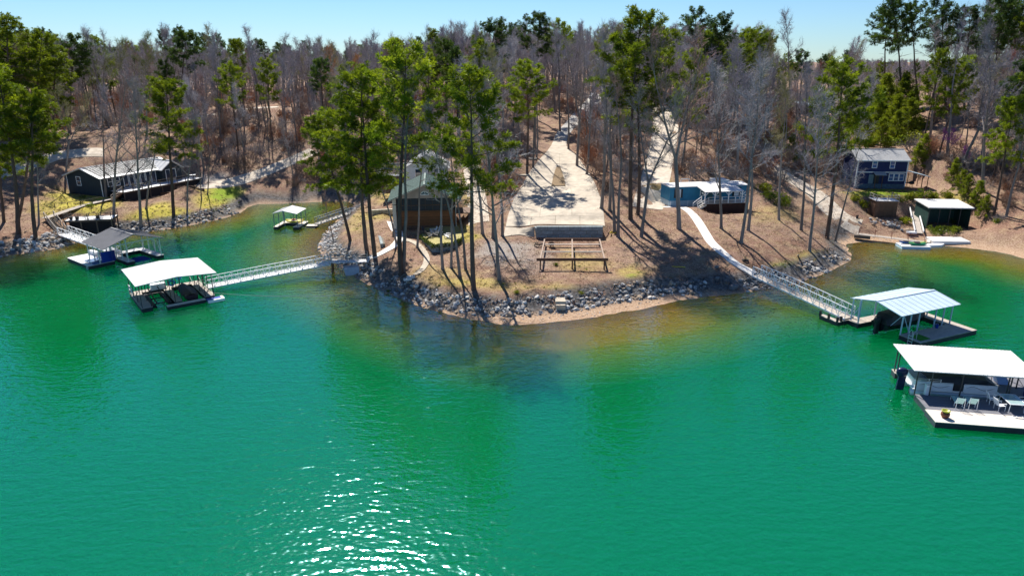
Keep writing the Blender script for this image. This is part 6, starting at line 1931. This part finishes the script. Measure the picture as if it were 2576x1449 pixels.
def scatter(name, label, cat, meshes, pts, lean=.03):
    """many alike small or far plants as one object of instances"""
    coll = bpy.data.collections.new(name + '_kinds')
    for i, me_ in enumerate(meshes):
        coll.objects.link(bpy.data.objects.new(name + '_kind', me_))
    me_ = bpy.data.meshes.new(name)
    me_.from_pydata([(p[0], p[1], p[2]) for p in pts], [], [])
    ra = me_.attributes.new('turn', 'FLOAT_VECTOR', 'POINT')
    ra.data.foreach_set('vector', np.array([(rt.gauss(0, lean), rt.gauss(0, lean), rt.uniform(0, 6.28)) for _ in pts], np.float32).ravel())
    sa = me_.attributes.new('size', 'FLOAT', 'POINT'); sa.data.foreach_set('value', np.array([p[3] for p in pts], np.float32))
    ia = me_.attributes.new('pick', 'INT', 'POINT'); ia.data.foreach_set('value', np.array([rt.randrange(len(meshes)) for _ in pts], np.int32))
    o = link(name, me_)
    ng = bpy.data.node_groups.new(name + '_scatter', 'GeometryNodeTree')
    ng.interface.new_socket('Geometry', in_out='INPUT', socket_type='NodeSocketGeometry')
    ng.interface.new_socket('Geometry', in_out='OUTPUT', socket_type='NodeSocketGeometry')
    N = ng.nodes
    gi, go = N.new('NodeGroupInput'), N.new('NodeGroupOutput')
    ip = N.new('GeometryNodeInstanceOnPoints'); ip.inputs['Pick Instance'].default_value = True
    ci = N.new('GeometryNodeCollectionInfo'); ci.inputs['Collection'].default_value = coll
    ci.inputs['Separate Children'].default_value = True; ci.inputs['Reset Children'].default_value = True
    def attr(n_, t):
        a_ = N.new('GeometryNodeInputNamedAttribute'); a_.data_type = t; a_.inputs[0].default_value = n_
        return a_.outputs['Attribute']
    e2r = N.new('FunctionNodeEulerToRotation')
    ng.links.new(attr('turn', 'FLOAT_VECTOR'), e2r.inputs[0])
    ng.links.new(gi.outputs[0], ip.inputs['Points']); ng.links.new(ci.outputs[0], ip.inputs['Instance'])
    ng.links.new(attr('pick', 'INT'), ip.inputs['Instance Index'])
    ng.links.new(e2r.outputs[0], ip.inputs['Rotation'])
    ng.links.new(attr('size', 'FLOAT'), ip.inputs['Scale'])
    ng.links.new(ip.outputs[0], go.inputs[0])
    md = o.modifiers.new('scatter', 'NODES'); md.node_group = ng
    return tag(o, label, cat, kind='stuff')
JB = [joined('far_tree', m) for m in BARES]
scatter('far_bare_woods', 'mass of bare grey trees covering the hills behind', 'woods', JB, far_bare)
if far_pine: scatter('far_pine_woods', 'mass of distant pines among the bare trees on the hills', 'woods', [joined('far_pine', m) for m in DPINES + PINES[:2]], far_pine)
print('trees', len(EXPL), nb, np_, len(far_bare), len(far_pine))
# ------------------------------------------------------------------ steel frame below the driveway
gz = lambda p: Gh(p.x, p.y)
fl, fr2 = W(1356, 653, 3.35), W(1524, 653, 3.35)
bl2, br2 = W(1370, 603, 3.2), W(1508, 603, 3.2)
pg = thing('steel_frame', 'rusty open steel roof frame on three posts below the driveway wall', 'steel frame', fl)
def lc(p): return p - fl
mb = MB(); mb.beam(lc(fl) - Vector((.3, 0, 0)), lc(fr2) + Vector((.3, 0, 0)), .16, .34); mb.build('front_beam', m_rust, pg)
mb = MB(); mb.beam(lc(bl2), lc(br2), .16, .34); mb.build('rear_beam', m_rust, pg)
for k, mm in ((0, m_rustpale), (.5, m_rustpale), (1, m_rustpale)):
    mb = MB(); mb.beam(lc(fl.lerp(fr2, k * .96 + .02)) + Vector((0, .09, .02)), lc(bl2.lerp(br2, k)) - Vector((0, .09, 0)), .16, .22); mb.build('side_beam' if k != .5 else 'centre_beam', mm, pg)
for t_, mm in ((.42, m_plankpale), (.80, m_plankpale)):
    a_, b_ = fl.lerp(bl2, t_), fr2.lerp(br2, t_)
    mb = MB(); mb.beam(lc(a_) - Vector((0, 0, .15)), lc(b_) - Vector((0, 0, .15)), .14, .1); mb.build('cross_beam', mm, pg)
for k in (.02, .5, .98):
    p = fl.lerp(fr2, k); g = gz(p)
    mb = MB(); mb.box(p.x - fl.x - .08, p.x - fl.x + .08, -.08, .08, g - fl.z - .3, -.17); mb.build('post', m_rust, pg)
for k in (0, 1):
    p = bl2.lerp(br2, k); g = gz(p)
    mb = MB(); q_ = lc(p); mb.box(q_.x - .08, q_.x + .08, q_.y - .08, q_.y + .08, g - fl.z - .3, q_.z - .17); mb.build('post', m_rust, pg)

def ground_thing(name, label, cat, px, py, rz=0.0, dz=0.0):
    return thing(name, label, cat, PG(px, py, dz), rz)
fb = ground_thing('fire_pit', 'small rusty brazier under the steel frame', 'fire pit', 1387, 622)
mb = MB(); mb.lathe([(.30, .28), (.45, .48), (.48, .62), (.40, .62), (.30, .40)], 12); mb.build('bowl', m_rust, fb)
for k in range(3):
    mb = MB(); mb.tube([(.35 * math.cos(k * 2.1), .35 * math.sin(k * 2.1), 0), (.25 * math.cos(k * 2.1), .25 * math.sin(k * 2.1), .35)], .03, 5); mb.build('leg', m_rust, fb)
sc = ground_thing('scrap_wheel', 'dark round metal wheel and hoop lying left of the steel frame', 'wheel', 1355, 620)
for z_, r_ in ((.06, .62), (.42, .5)):
    mb = MB(); mb.tube([(math.cos(i * math.pi / 8) * r_, math.sin(i * math.pi / 8) * r_, z_) for i in range(17)], .06, 5, False); mb.build('hoop', m_rubber, sc)
mb = MB()
for k in range(4): mb.beam((math.cos(k * 1.57) * .6, math.sin(k * 1.57) * .6, .06), (math.cos(k * 1.57 + .3) * .48, math.sin(k * 1.57 + .3) * .48, .42), .05)
mb.build('spoke', m_rubber, sc)
yr = ground_thing('hose_coil', 'coiled yellow hose beside the right end of the driveway wall', 'hose', 1542, 588, 0, .05)
mb = MB(); mb.tube([(math.cos(i * .5) * (.5 - i * .004), math.sin(i * .5) * (.35), .03 + i * .004) for i in range(46)], .035, 5); mb.build('coil', mat('yellow_hose', (.55, .42, .04), .6, .15, 3), yr)
ss = ground_thing('stone_step', 'pale concrete landing block in the riprap below the steel frame', 'step', 1409, 762, 0, .0)
mb = MB(); mb.box(-.55, .55, -.7, 1.6, -.4, .42); mb.build('slab', m_concrete, ss); mb = MB(); mb.box(-.5, .5, -1.2, -.72, -.4, .16); mb.build('lower_slab', m_concrete, ss)
for (px, py, sc_, lab) in [(1845, 727, .75, 'big dark boulder at the top of the right riprap'), (1803, 674, .42, 'dark stump left of the walkway foot'), (1840, 722, .3, 'small dark stone left of the big dark boulder'), (1804, 702, .4, 'low dark rock on the slope above the right riprap')]:
    t = ground_thing('boulder', lab, 'boulder', px, py)
    o = bpy.data.objects.new('stone', ROCKS[3][2]); COL.objects.link(o); o.parent = t; o.scale = (sc_, sc_, sc_); o.location = (0, 0, sc_ * .3)
ty = ground_thing('discarded_tyre', 'black tyre ring lying on the slope right of the walkway', 'tyre', 1875, 657, 0, .1)
mb = MB(); mb.tube([(math.cos(i * math.pi / 8) * .33, math.sin(i * math.pi / 8) * .33, 0) for i in range(17)], .1, 6, False); mb.build('ring', m_rubber, ty)
yp = ground_thing('yellow_pipe', 'thin yellow pipe lying on the shaded slope left of the walkway', 'pipe', 1707, 673, R(-12), .08)
mb = MB(); mb.tube([(-.8, 0, 0), (.8, 0, 0)], .05, 6); mb.build('pipe', mat('yellow_hose', (.55, .42, .04), .6, .15, 3), yp)
dp = ground_thing('driftwood_plank', 'pale plank leaning on the grass above the right riprap', 'plank', 2007, 648, R(70), .25)
mb = MB(); mb.beam((-.9, 0, .35), (.9, 0, -.25), .22, .06); mb.build('board', m_plankpale, dp)
gs = ground_thing('garden_steps', 'pale stone steps at the end of the curved garden path', 'steps', 1042, 695, R(20), .02)
for k in range(2):
    mb = MB(); mb.box(-.9 - k * .5, .0 - k * .5, -.4 - k * .55, .0 - k * .55, -.2, .12 - k * .1); mb.build('step', m_walk, gs)
cp = ground_thing('concrete_pad', 'small pale pad in the leaves left of the driveway', 'slab', 1318, 441, R(-8), .05)
mb = MB(); mb.box(-1.0, 1.0, -.5, .5, -.1, .06); mb.build('slab', m_concrete, cp)
cp2 = ground_thing('concrete_pad', 'low pale slab lying left of the upper driveway', 'slab', 1338, 400, R(-5), .05)
mb = MB(); mb.box(-.9, .9, -.7, .7, -.1, .1); mb.build('slab', m_concrete, cp2)

# mooring cables
def cable(label, p0, p1, sag):
    p0, p1 = Vector(p0), Vector(p1)
    t = thing('mooring_cable', label, 'cable', p0)
    pts = []
    for i in range(15):
        u = i / 14
        p = p0.lerp(p1, u) - p0; p.z -= sag * 4 * u * (1 - u); pts.append(p)
    mb = MB(); mb.tube(pts, .03, 4); mb.build('line', mat('pale_cable', (.5, .5, .42), .6, .1, 3), t)
cable('pale mooring cable behind the long gangway', on(d2, 7.6, 6.6, .6), W(808, 655, 1.0), .25)
cable('pale mooring cable in front of the long gangway', on(d2, 7.6, .6, .6), W(868, 742, .25), .3)
cable('thin cable in the water right of the small cove dock', on(d5, 4.6, .3, .45), W(792, 574, .05), .1)

# ------------------------------------------------------------------ right shore clutter
a_, b_ = W(2160, 588, .95), W(2326, 609, .55)
dd = b_ - a_; L__ = math.hypot(dd.x, dd.y)
rp_ = thing('beached_gangway', 'rusty railed walkway lying on the right beach', 'gangway', a_, math.atan2(dd.y, dd.x))
mb = MB(); boards(mb, 0, L__, -.5, .5, 0, .2, .015, .06, 'y'); o = mb.build('decking', m_plank, rp_); o.rotation_euler.y = math.atan2(-dd.z, L__) * 1
m_redrust = mat('red_rust', (.26, .08, .05), .8, .25, 3)
for s_ in (-.5, .5):
    o = railing(rp_, [(0, s_, 0), (L__, s_, 0)], .9, m_redrust, 2.2, (1.0, .5), .025); o.rotation_euler.y = math.atan2(-dd.z, L__)
mb = MB(); mb.box(-.6, 1.6, -.8, .2, -.55, -.1); mb.build('abutment', m_plankdark, rp_)
a_, b_ = PG(2296, 545, .9), PG(2311, 592, .3)
dd = b_ - a_; L__ = math.hypot(dd.x, dd.y)
ra = thing('old_ramp', 'weathered gangway ramp leaning on the right bank', 'ramp', a_, math.atan2(dd.y, dd.x))
pit = math.atan2(-dd.z, L__)
mb = MB(); boards(mb, 0, L__, -.5, .5, 0, .22, .03, .06, 'y'); o = mb.build('decking', m_plank, ra); o.rotation_euler.y = pit
for s_ in (-.58, .58):
    mb = MB(); mb.beam((-.6, s_, .35), (L__, s_, .3), .12, .3); o = mb.build('side_rail', m_plankwhite, ra); o.rotation_euler.y = pit
wbx = ground_thing('white_crate', 'white box on the right beach beside the old ramp', 'crate', 2292, 591, R(-5))
mb = MB(); mb.box(-.65, .65, -.35, .35, .25, .5); mb.build('lid', m_white, wbx); mb = MB(); mb.box(-.6, .6, -.3, .3, -.1, .25); mb.build('base', m_timber, wbx)
fl_ = thing('kayak_float', 'white swim platform carrying kayaks at the right beach', 'float', W(2268, 627, 0), R(-6))
mb = MB(); boards(mb, 0, 4.0, 0, 2.3, .42, .2); mb.build('decking', m_plankwhite, fl_); mb = MB(); mb.box(.03, 3.97, .03, 2.27, -.1, .36); mb.build('float', m_bluepost, fl_)
kayak('green kayak on the white swim platform, front one', on(fl_, 2.5, .8, .44), R(-2), m_gkayak, 2.7)
kayak('lime kayak on the white swim platform, middle one', on(fl_, 2.6, 1.3, .48), R(4), m_lkayak, 2.6)
kayak('blue kayak on the white swim platform, rear one', on(fl_, 1.3, 1.7, .44), R(-8), mat('blue_kayak', (.03, .10, .30), .4, .15, 2), 2.2)
wf = thing('beached_float', 'large white floating platform beached on the right shore', 'float', W(2346, 614, .12), R(-3))
mb = MB(); mb.hexa([(0, 0, 0), (5.4, 0, 0), (5.2, 2.3, 0), (0, 2.3, 0), (0, 0, .42), (5.4, 0, .42), (5.2, 2.3, .55), (0, 2.3, .55)]); mb.build('body', m_roofwhite, wf)
wf2 = thing('small_float', 'small white raft in the water before the beached platform', 'float', W(2332, 623, 0), R(8))
mb = MB(); mb.prism([(0, 0), (2.4, .1), (3.3, .7), (2.2, 1.2), (0, .9)], -.1, .3); mb.build('body', m_white, wf2)
wf3 = thing('cream_plank', 'cream board standing between the kayak platform and the beached platform', 'board', W(2336, 607, .35), R(60))
mb = MB(); mb.box(-.9, .9, -.18, .18, -.2, .08); mb.build('board', m_cream, wf3)
rpile = random.Random(8)
rpl = ground_thing('rock_pile', 'pile of grey boulders on the beach below the brown hut', 'rocks', 2232, 565)
for k in range(34):
    s_ = rpile.uniform(.22, .5); x_, y_ = rpile.gauss(0, 1.7), rpile.gauss(0, .8)
    o = bpy.data.objects.new('stone', ROCKS[rpile.randrange(10)][rpile.choice([0, 1, 1, 3])]); COL.objects.link(o); o.parent = rpl
    o.location = (x_, y_, Gh(rpl.location.x + x_, rpl.location.y + y_) - rpl.location.z + s_ * .3); o.scale = (s_,) * 3; o.rotation_euler = (rpile.random(), rpile.random(), rpile.uniform(0, 6))
pw = ground_thing('utility_post', 'thin grey post left of the boathouse', 'post', 2318, 556)
mb = MB(); mb.tube([(0, 0, -.3), (0, 0, 2.3)], .05, 6); mb.build('pole', m_plank, pw); mb = MB(); mb.box(-.12, .12, -.1, .1, 1.5, 1.9); mb.build('meter_box', m_alum, pw)
bs_ = ground_thing('stacked_boulder', 'tan boulder beside the white box on the right beach', 'boulder', 2288, 580)
o = bpy.data.objects.new('stone', ROCKS[5][3]); COL.objects.link(o); o.parent = bs_; o.scale = (1.0, .6, .7)
fc = ground_thing('folding_chair', 'small dark folding chair on the right dirt track', 'chair', 2158, 557, R(-70))
mb = MB(); mb.box(-.22, .22, -.22, .22, .4, .44); mb.build('seat', m_dkmetal, fc); mb = MB(); mb.box(-.26, -.22, -.22, .22, .44, .95); mb.build('backrest', m_dkmetal, fc)
for sx in (-.2, .2):
    for sy in (-.2, .2):
        mb = MB(); mb.tube([(sx, sy, 0), (-sx * .6, sy, .42)], .02, 5); mb.build('leg', m_dkmetal, fc)

# parked car at the top of the woods road
cr_ = ground_thing('parked_car', 'white car parked at the top of the road above the driveway', 'car', 1493, 253, R(75), .35)
mb = MB()
prof = [(-2.2, .3), (2.2, .3), (2.25, .75), (1.3, .95), (.7, 1.45), (-1.0, 1.5), (-1.9, 1.0), (-2.25, .9)]
n = len(prof)
mb.add([(x, -.85 + (.12 if z_ > 1.2 else 0), z_) for x, z_ in prof] + [(x, .85 - (.12 if z_ > 1.2 else 0), z_) for x, z_ in prof], [tuple(range(n)), tuple(reversed(range(n, 2 * n)))] + [(i, n + i, n + (i + 1) % n, (i + 1) % n) for i in range(n)])
mb.build('body', m_white, cr_)
mb = MB(); mb.hexa([(-1.65, -.87, 1.0), (1.15, -.87, 1.0), (.65, -.76, 1.38), (-1.0, -.76, 1.42), (-1.65, -.80, 1.0), (1.15, -.80, 1.0), (.65, -.70, 1.38), (-1.0, -.70, 1.42)]); mb.build('side_window', m_glass, cr_)
mb = MB(); mb.hexa([(1.34, -.7, .98), (1.34, .7, .98), (.76, .62, 1.42), (.76, -.62, 1.42), (1.30, -.7, .96), (1.30, .7, .96), (.72, .62, 1.40), (.72, -.62, 1.40)]); mb.build('windscreen', m_glass, cr_)
for sx in (-1.35, 1.35):
    for sy in (-.82, .82):
        mb = MB(); mb.tube([(sx, sy - .1, .32), (sx, sy + .1, .32)], .32, 12); mb.build('wheel', m_rubber, cr_)

# ------------------------------------------------------------------ shrubs and young pines
rs_ = random.Random(21)
def bush_mesh(seed, m, n=900, flat=.8, leaf=.16, name='foliage'):
    rng = random.Random(seed)
    mb = MB()
    lobes = [(Vector((rng.gauss(0, .45), rng.gauss(0, .45), rng.uniform(.25, .8) * flat)), rng.uniform(.3, .55)) for _ in range(9)]
    for k in range(n):
        c, r_ = lobes[rng.randrange(9)]
        d_ = Vector((rng.gauss(0, 1), rng.gauss(0, 1), rng.gauss(0, 1))).normalized()
        p = c + d_ * r_ * rng.uniform(.6, 1.08)
        p.z = max(p.z, .02)
        v = rand_dir(rng, d_ + Vector((0, 0, .4)), .7) * leaf * rng.uniform(.7, 1.4)
        s_ = v.cross(Vector((rng.gauss(0, 1), rng.gauss(0, 1), rng.gauss(0, 1)))).normalized() * leaf * .38
        mb.add([p, p + v * .5 + s_, p + v, p + v * .5 - s_], [(0, 1, 2, 3)])
    st_ = MB()
    for c, r_ in lobes: st_.tube([(0, 0, -.1), c * .5, c], [.04, .03, .012], 4, cap=False)
    return st_.mesh('stem', m_bark), mb.mesh(name, m)
def brush_mesh(seed, m):
    """tangle of bare stems"""
    rng = random.Random(seed); mb = MB()
    for k in range(26):
        d_ = Vector((rng.gauss(0, .5), rng.gauss(0, .5), 1)).normalized()
        pts = curve_pts(rng, Vector((rng.gauss(0, .25), rng.gauss(0, .25), -.05)), d_, rng.uniform(.7, 1.3), 3, .2, .0)
        mb.tube(pts, [.018, .014, .010, .004], 3, cap=False)
        for j in range(9):
            i = rng.randrange(1, 3); p = pts[i].lerp(pts[i + 1], rng.random())
            e = p + rand_dir(rng, d_, .9) * rng.uniform(.2, .5)
            spike(mb, p, e, .010)
            spike(mb, p.lerp(e, .5), p.lerp(e, .5) + rand_dir(rng, d_, .9) * .22, .008)
    return mb.mesh('brush', m)
m_leafyel = leaf_mat('yellow_green_leaves', (0.11, 0.14, 0.008), (0.33, 0.34, 0.02), .5, .25, .9)
BUSH = [bush_mesh(300 + i, m_leaf) for i in range(3)] + [bush_mesh(310 + i, m_leafyel) for i in range(2)]
def plant(name, meshes, px, py, s, label, cat, group=None, sz=None, parts=('trunk', 'crown')):
    t = thing(name, label, cat, PG(px, py), rs_.uniform(0, 6.28), group)
    t.scale = (s, s, sz or s)
    for nm, me_ in zip(parts, meshes):
        o = bpy.data.objects.new(nm, me_); COL.objects.link(o); o.parent = t
    return t
YP = [(2180, 300, 1.35), (2205, 320, 1.2), (2225, 290, 1.3), (2240, 335, 1.15), (2262, 310, 1.4), (2150, 330, 1.2), (2280, 345, 1.1), (2195, 345, 1.1), (2170, 360, .9), (2250, 360, .9), (2215, 372, .8), (2130, 305, 1.1), (2140, 350, .9), (2290, 320, 1.1),
      (2230, 265, 1.2), (2195, 275, 1.2), (2265, 280, 1.2), (2160, 285, 1.0)]
for i, (px, py, s_) in enumerate(YP):
    plant('young_pine', YOUNG[i % 3], px, py, s_ * 1.15, ('tall ' if s_ > 1.15 else 'small ') + 'bright young pine in the thicket above the navy house, ' + ('left part' if px < 2180 else 'middle part' if px < 2245 else 'right part') + (', upper' if py < 310 else ', lower'), 'pine tree', 'young pines above the navy house')
for i, (px, py, s_, lab) in enumerate([(2308, 425, .75, 'bright green young pine behind the lean-to of the navy house'), (2320, 400, .7, 'upper young pine behind the lean-to of the navy house'), (2395, 470, .62, 'green young pine upslope of the boathouse, leftmost of a row'), (2412, 485, .6, 'green young pine upslope of the boathouse, second of a row'),
                                       (2432, 500, .62, 'green young pine upslope of the boathouse, third of a row'), (2452, 520, .66, 'green young pine upslope of the boathouse, fourth of a row'), (2470, 545, .55, 'green young pine at the right end of the boathouse row'), (2400, 445, .5, 'small green young pine topmost of the boathouse row'), (1990, 385, .6, 'green young pine beside the right dirt road'), (1965, 365, .7, 'taller green young pine above the right dirt road')]):
    plant('young_pine', YOUNG[i % 3], px, py, s_, lab, 'pine tree')
BS = [(2290, 500, 1.0, 3, 'yellow-green shrub between the hut and the boathouse, left one'), (2318, 497, 1.2, 0, 'green shrub between the hut and the boathouse, middle one'), (2345, 500, 1.1, 3, 'yellow-green shrub behind the boathouse roof'), (2382, 498, 1.1, 4, 'yellow-green shrub right behind the boathouse roof'),
      (2266, 505, .9, 1, 'green shrub right of the brown hut'), (2170, 520, 1.0, 4, 'olive shrub left of the brown hut'), (2150, 505, .9, 3, 'olive shrub below the left corner of the navy house'), (2275, 560, .9, 4, 'low yellow-green shrub above the rock pile'),
      (1945, 500, 1.3, 1, 'dark green shrub right of the trailer, nearer one'), (1968, 515, 1.2, 0, 'dark green shrub right of the trailer beside the dirt road'), (1925, 480, 1.2, 3, 'yellow-green shrub behind the right end of the trailer'), (2005, 405, 1.5, 0, 'round green shrub above the right dirt road'),
      (2355, 590, .6, 1, 'small green shrub on the beach before the boathouse'), (2395, 560, .8, 0, 'green shrub at the right end of the boathouse'), (2505, 560, .7, 2, 'low green shrub on the right bank'), (226, 520, .55, 0, 'small shrub behind the waterside deck railing'), (208, 498, .4, 1, 'little shrub below the gable of the long dark house'),
      (1462, 740, .35, 3, 'grass tuft growing in the central riprap, right one'), (1300, 738, .35, 3, 'grass tuft growing in the central riprap, left one'), (1400, 668, .35, 2, 'weed clump under the steel frame'), (975, 735, .3, 2, 'weed tuft in the riprap below the cabin')]
for i, (px, py, s_, k, lab) in enumerate(BS): plant('shrub', BUSH[k], px, py, s_, lab, 'shrub', None, None, ('stem', 'foliage'))

TH = [(2105, 330), (2120, 355), (2135, 322), (2160, 345), (2178, 368), (2190, 330), (2208, 352), (2222, 318), (2236, 368), (2252, 340), (2270, 362), (2285, 332), (2300, 352), (2146, 300), (2175, 305), (2205, 290), (2240, 300), (2268, 300), (2310, 325), (2115, 300)]
for i, (px, py) in enumerate(TH):
    plant('shrub', BUSH[[3, 4, 0][i % 3]], px, py, rs_.uniform(1.7, 2.7), ('yellow-green' if i % 3 < 2 else 'green') + ' thicket bush above the navy house, ' + ('upper' if py < 325 else 'lower') + (' left' if px < 2165 else ' middle' if px < 2245 else ' right'), 'shrub', 'thicket bushes above the navy house', None, ('stem', 'foliage'))

for i, (px, py, s_, lab) in enumerate([(2352, 582, .8, 'vine-covered shrub before the left half of the boathouse'), (2378, 585, 1.0, 'vine-covered shrub before the middle of the boathouse'), (2405, 583, .9, 'vine-covered shrub before the right half of the boathouse')]):
    plant('shrub', BUSH[i], px, py, s_, lab, 'shrub', None, None, ('stem', 'foliage'))

# bare brush and saplings over the woodland floor
m_brush = mat('brown_brush', (.27, .18, .13), .95, .3, 1.0, rnd=.35); m_brushg = mat('grey_brush', (.32, .28, .26), .95, .3, 1.0, rnd=.35); m_brushr = mat('rust_brush', (.32, .15, .08), .95, .3, 1, rnd=.3)
BR = [brush_mesh(400, m_brush), brush_mesh(401, m_brushg), brush_mesh(402, m_brushr), brush_mesh(403, m_brushg)]
pts_ = []
tries = 0
while len(pts_) < 1900 and tries < 60000:
    tries += 1
    y = 90 + 140 * rs_.random() ** 1.2; x = rs_.uniform(-1, 1) * (y * .8 + 15)
    z_ = Gh(x, y)
    if z_ < 1.2: continue
    px, py = proj(x, y, z_)
    if px < -60 or px > 2640 or clear_at(px, py): continue
    if y < 112 and abs(px - 1288) < 700 and py > 480: continue
    pts_.append((x, y, z_, rs_.choice([.9, 1.2, 1.6, 2.2, 3.0])))
scatter('underbrush', 'bare brown brush and saplings over the woodland floor', 'brush', BR, pts_, .08)

# grass tufts, fallen twigs and leaf clumps on the open ground
def tuft_mesh(seed, m, n=26, hgt=.3, spread=.22):
    rng = random.Random(seed); mb = MB()
    for k in range(n):
        a = rng.uniform(0, 6.28); r_ = rng.random() * spread
        p = Vector((math.cos(a) * r_, math.sin(a) * r_, -.02))
        v = Vector((rng.gauss(0, .4), rng.gauss(0, .4), 1)).normalized() * hgt * rng.uniform(.5, 1.2)
        s_ = v.cross(Vector((rng.gauss(0, 1), rng.gauss(0, 1), .1))).normalized() * .022
        mb.add([p - s_, p + s_, p + v], [(0, 1, 2)])
    return mb.mesh('tuft', m)
def debris_mesh(seed, m):
    rng = random.Random(seed); mb = MB()
    for k in range(7):
        a = rng.uniform(0, 6.28); p = Vector((rng.gauss(0, .3), rng.gauss(0, .3), .03)); d_ = Vector((math.cos(a), math.sin(a), rng.uniform(-.05, .15)))
        spike(mb, p, p + d_ * rng.uniform(.3, 1.1), .016)
    return mb.mesh('twigs', m)
m_straw = leaf_mat('dry_grass', (.28, .21, .09), (.5, .41, .2), .35, .25, 1.0); m_lawn = leaf_mat('green_grass', (.10, .14, .012), (.30, .32, .04), .4, .25, 1.0)
m_litter = mat('fallen_leaves', (.24, .13, .08), .95, .35, 3, rnd=.3); m_stick = mat('fallen_twigs', (.13, .10, .085), .95, .3, 3, rnd=.3)
def litter_mesh(seed):
    rng = random.Random(seed); mb = MB()
    for k in range(40):
        p = Vector((rng.gauss(0, .45), rng.gauss(0, .45), .02 + rng.random() * .05))
        v = Vector((rng.gauss(0, 1), rng.gauss(0, 1), rng.gauss(0, .35))).normalized() * .10
        s_ = v.cross(Vector((rng.gauss(0, .4), rng.gauss(0, .4), 1))).normalized() * .045
        mb.add([p, p + v * .5 + s_, p + v, p + v * .5 - s_], [(0, 1, 2, 3)])
    return mb.mesh('leaves', m_litter)
gpts, lpts = [], []
for k in range(26000):
    y = rs_.uniform(66, 128); x = rs_.uniform(-85, 70)
    z_ = Gh(x, y)
    if z_ < .7: continue
    px, py = proj(x, y, z_)
    if px < -30 or px > 2600: continue
    if any(inside_poly(np.array([[px, py]]), np.array(c_, float))[0] for c_ in ([(1265, 600), (1272, 570), (1330, 440), (1390, 345), (1428, 345), (1485, 440), (1522, 570), (1350, 600)], [(1640, 530), (1620, 480), (1700, 270), (1700, 530)], [(1640, 512), (1745, 520), (1812, 620), (1910, 690), (1880, 700), (1770, 625), (1715, 535)])): continue
    i = int(np.argmin((PP[:, 0] - x) ** 2 + (PP[:, 1] - y) ** 2)) if k % 2 == 0 else None
    if i is not None and gr[i] > .25 and rs_.random() < gr[i] + .2: gpts.append((x, y, z_, rs_.uniform(.5, 1.1)))
    elif len(lpts) < 4200: lpts.append((x, y, z_, rs_.uniform(.6, 1.5)))
    if len(gpts) > 2600: break
scatter('lawn_grass', 'dry and green grass tufts on the lawns', 'grass', [tuft_mesh(1, m_lawn), tuft_mesh(2, m_straw), tuft_mesh(3, m_straw, 20, .22, .3)], gpts, .05)
scatter('leaf_litter', 'fallen leaves and twigs on the open slopes', 'leaf litter', [litter_mesh(1), litter_mesh(2), debris_mesh(3, m_stick), tuft_mesh(4, m_straw, 14, .2, .35)], lpts, .05)

# pebbles and driftwood on the beaches
bp_ = []
for k in range(30000):
    x, y = rs_.uniform(-35, 62), rs_.uniform(62, 112)
    z_ = Gh(x, y)
    if not (.03 < z_ < .75): continue
    d_, w_, _a = shore_dist(np.array([[x, y]]))
    if not (0 < d_[0] < w_[0] + .6): continue
    bp_.append((x, y, z_ - .01, rs_.choice([.05, .06, .08, .1, .14])))
    if len(bp_) >= 1500: break
scatter('beach_pebbles', 'small stones strewn along the beaches', 'pebbles', [ROCKS[i][t_] for i, t_ in ((0, 0), (1, 1), (2, 3), (3, 2), (4, 3))] + [debris_mesh(9, m_stick)], bp_, .3)
bpy.context.view_layer.update()
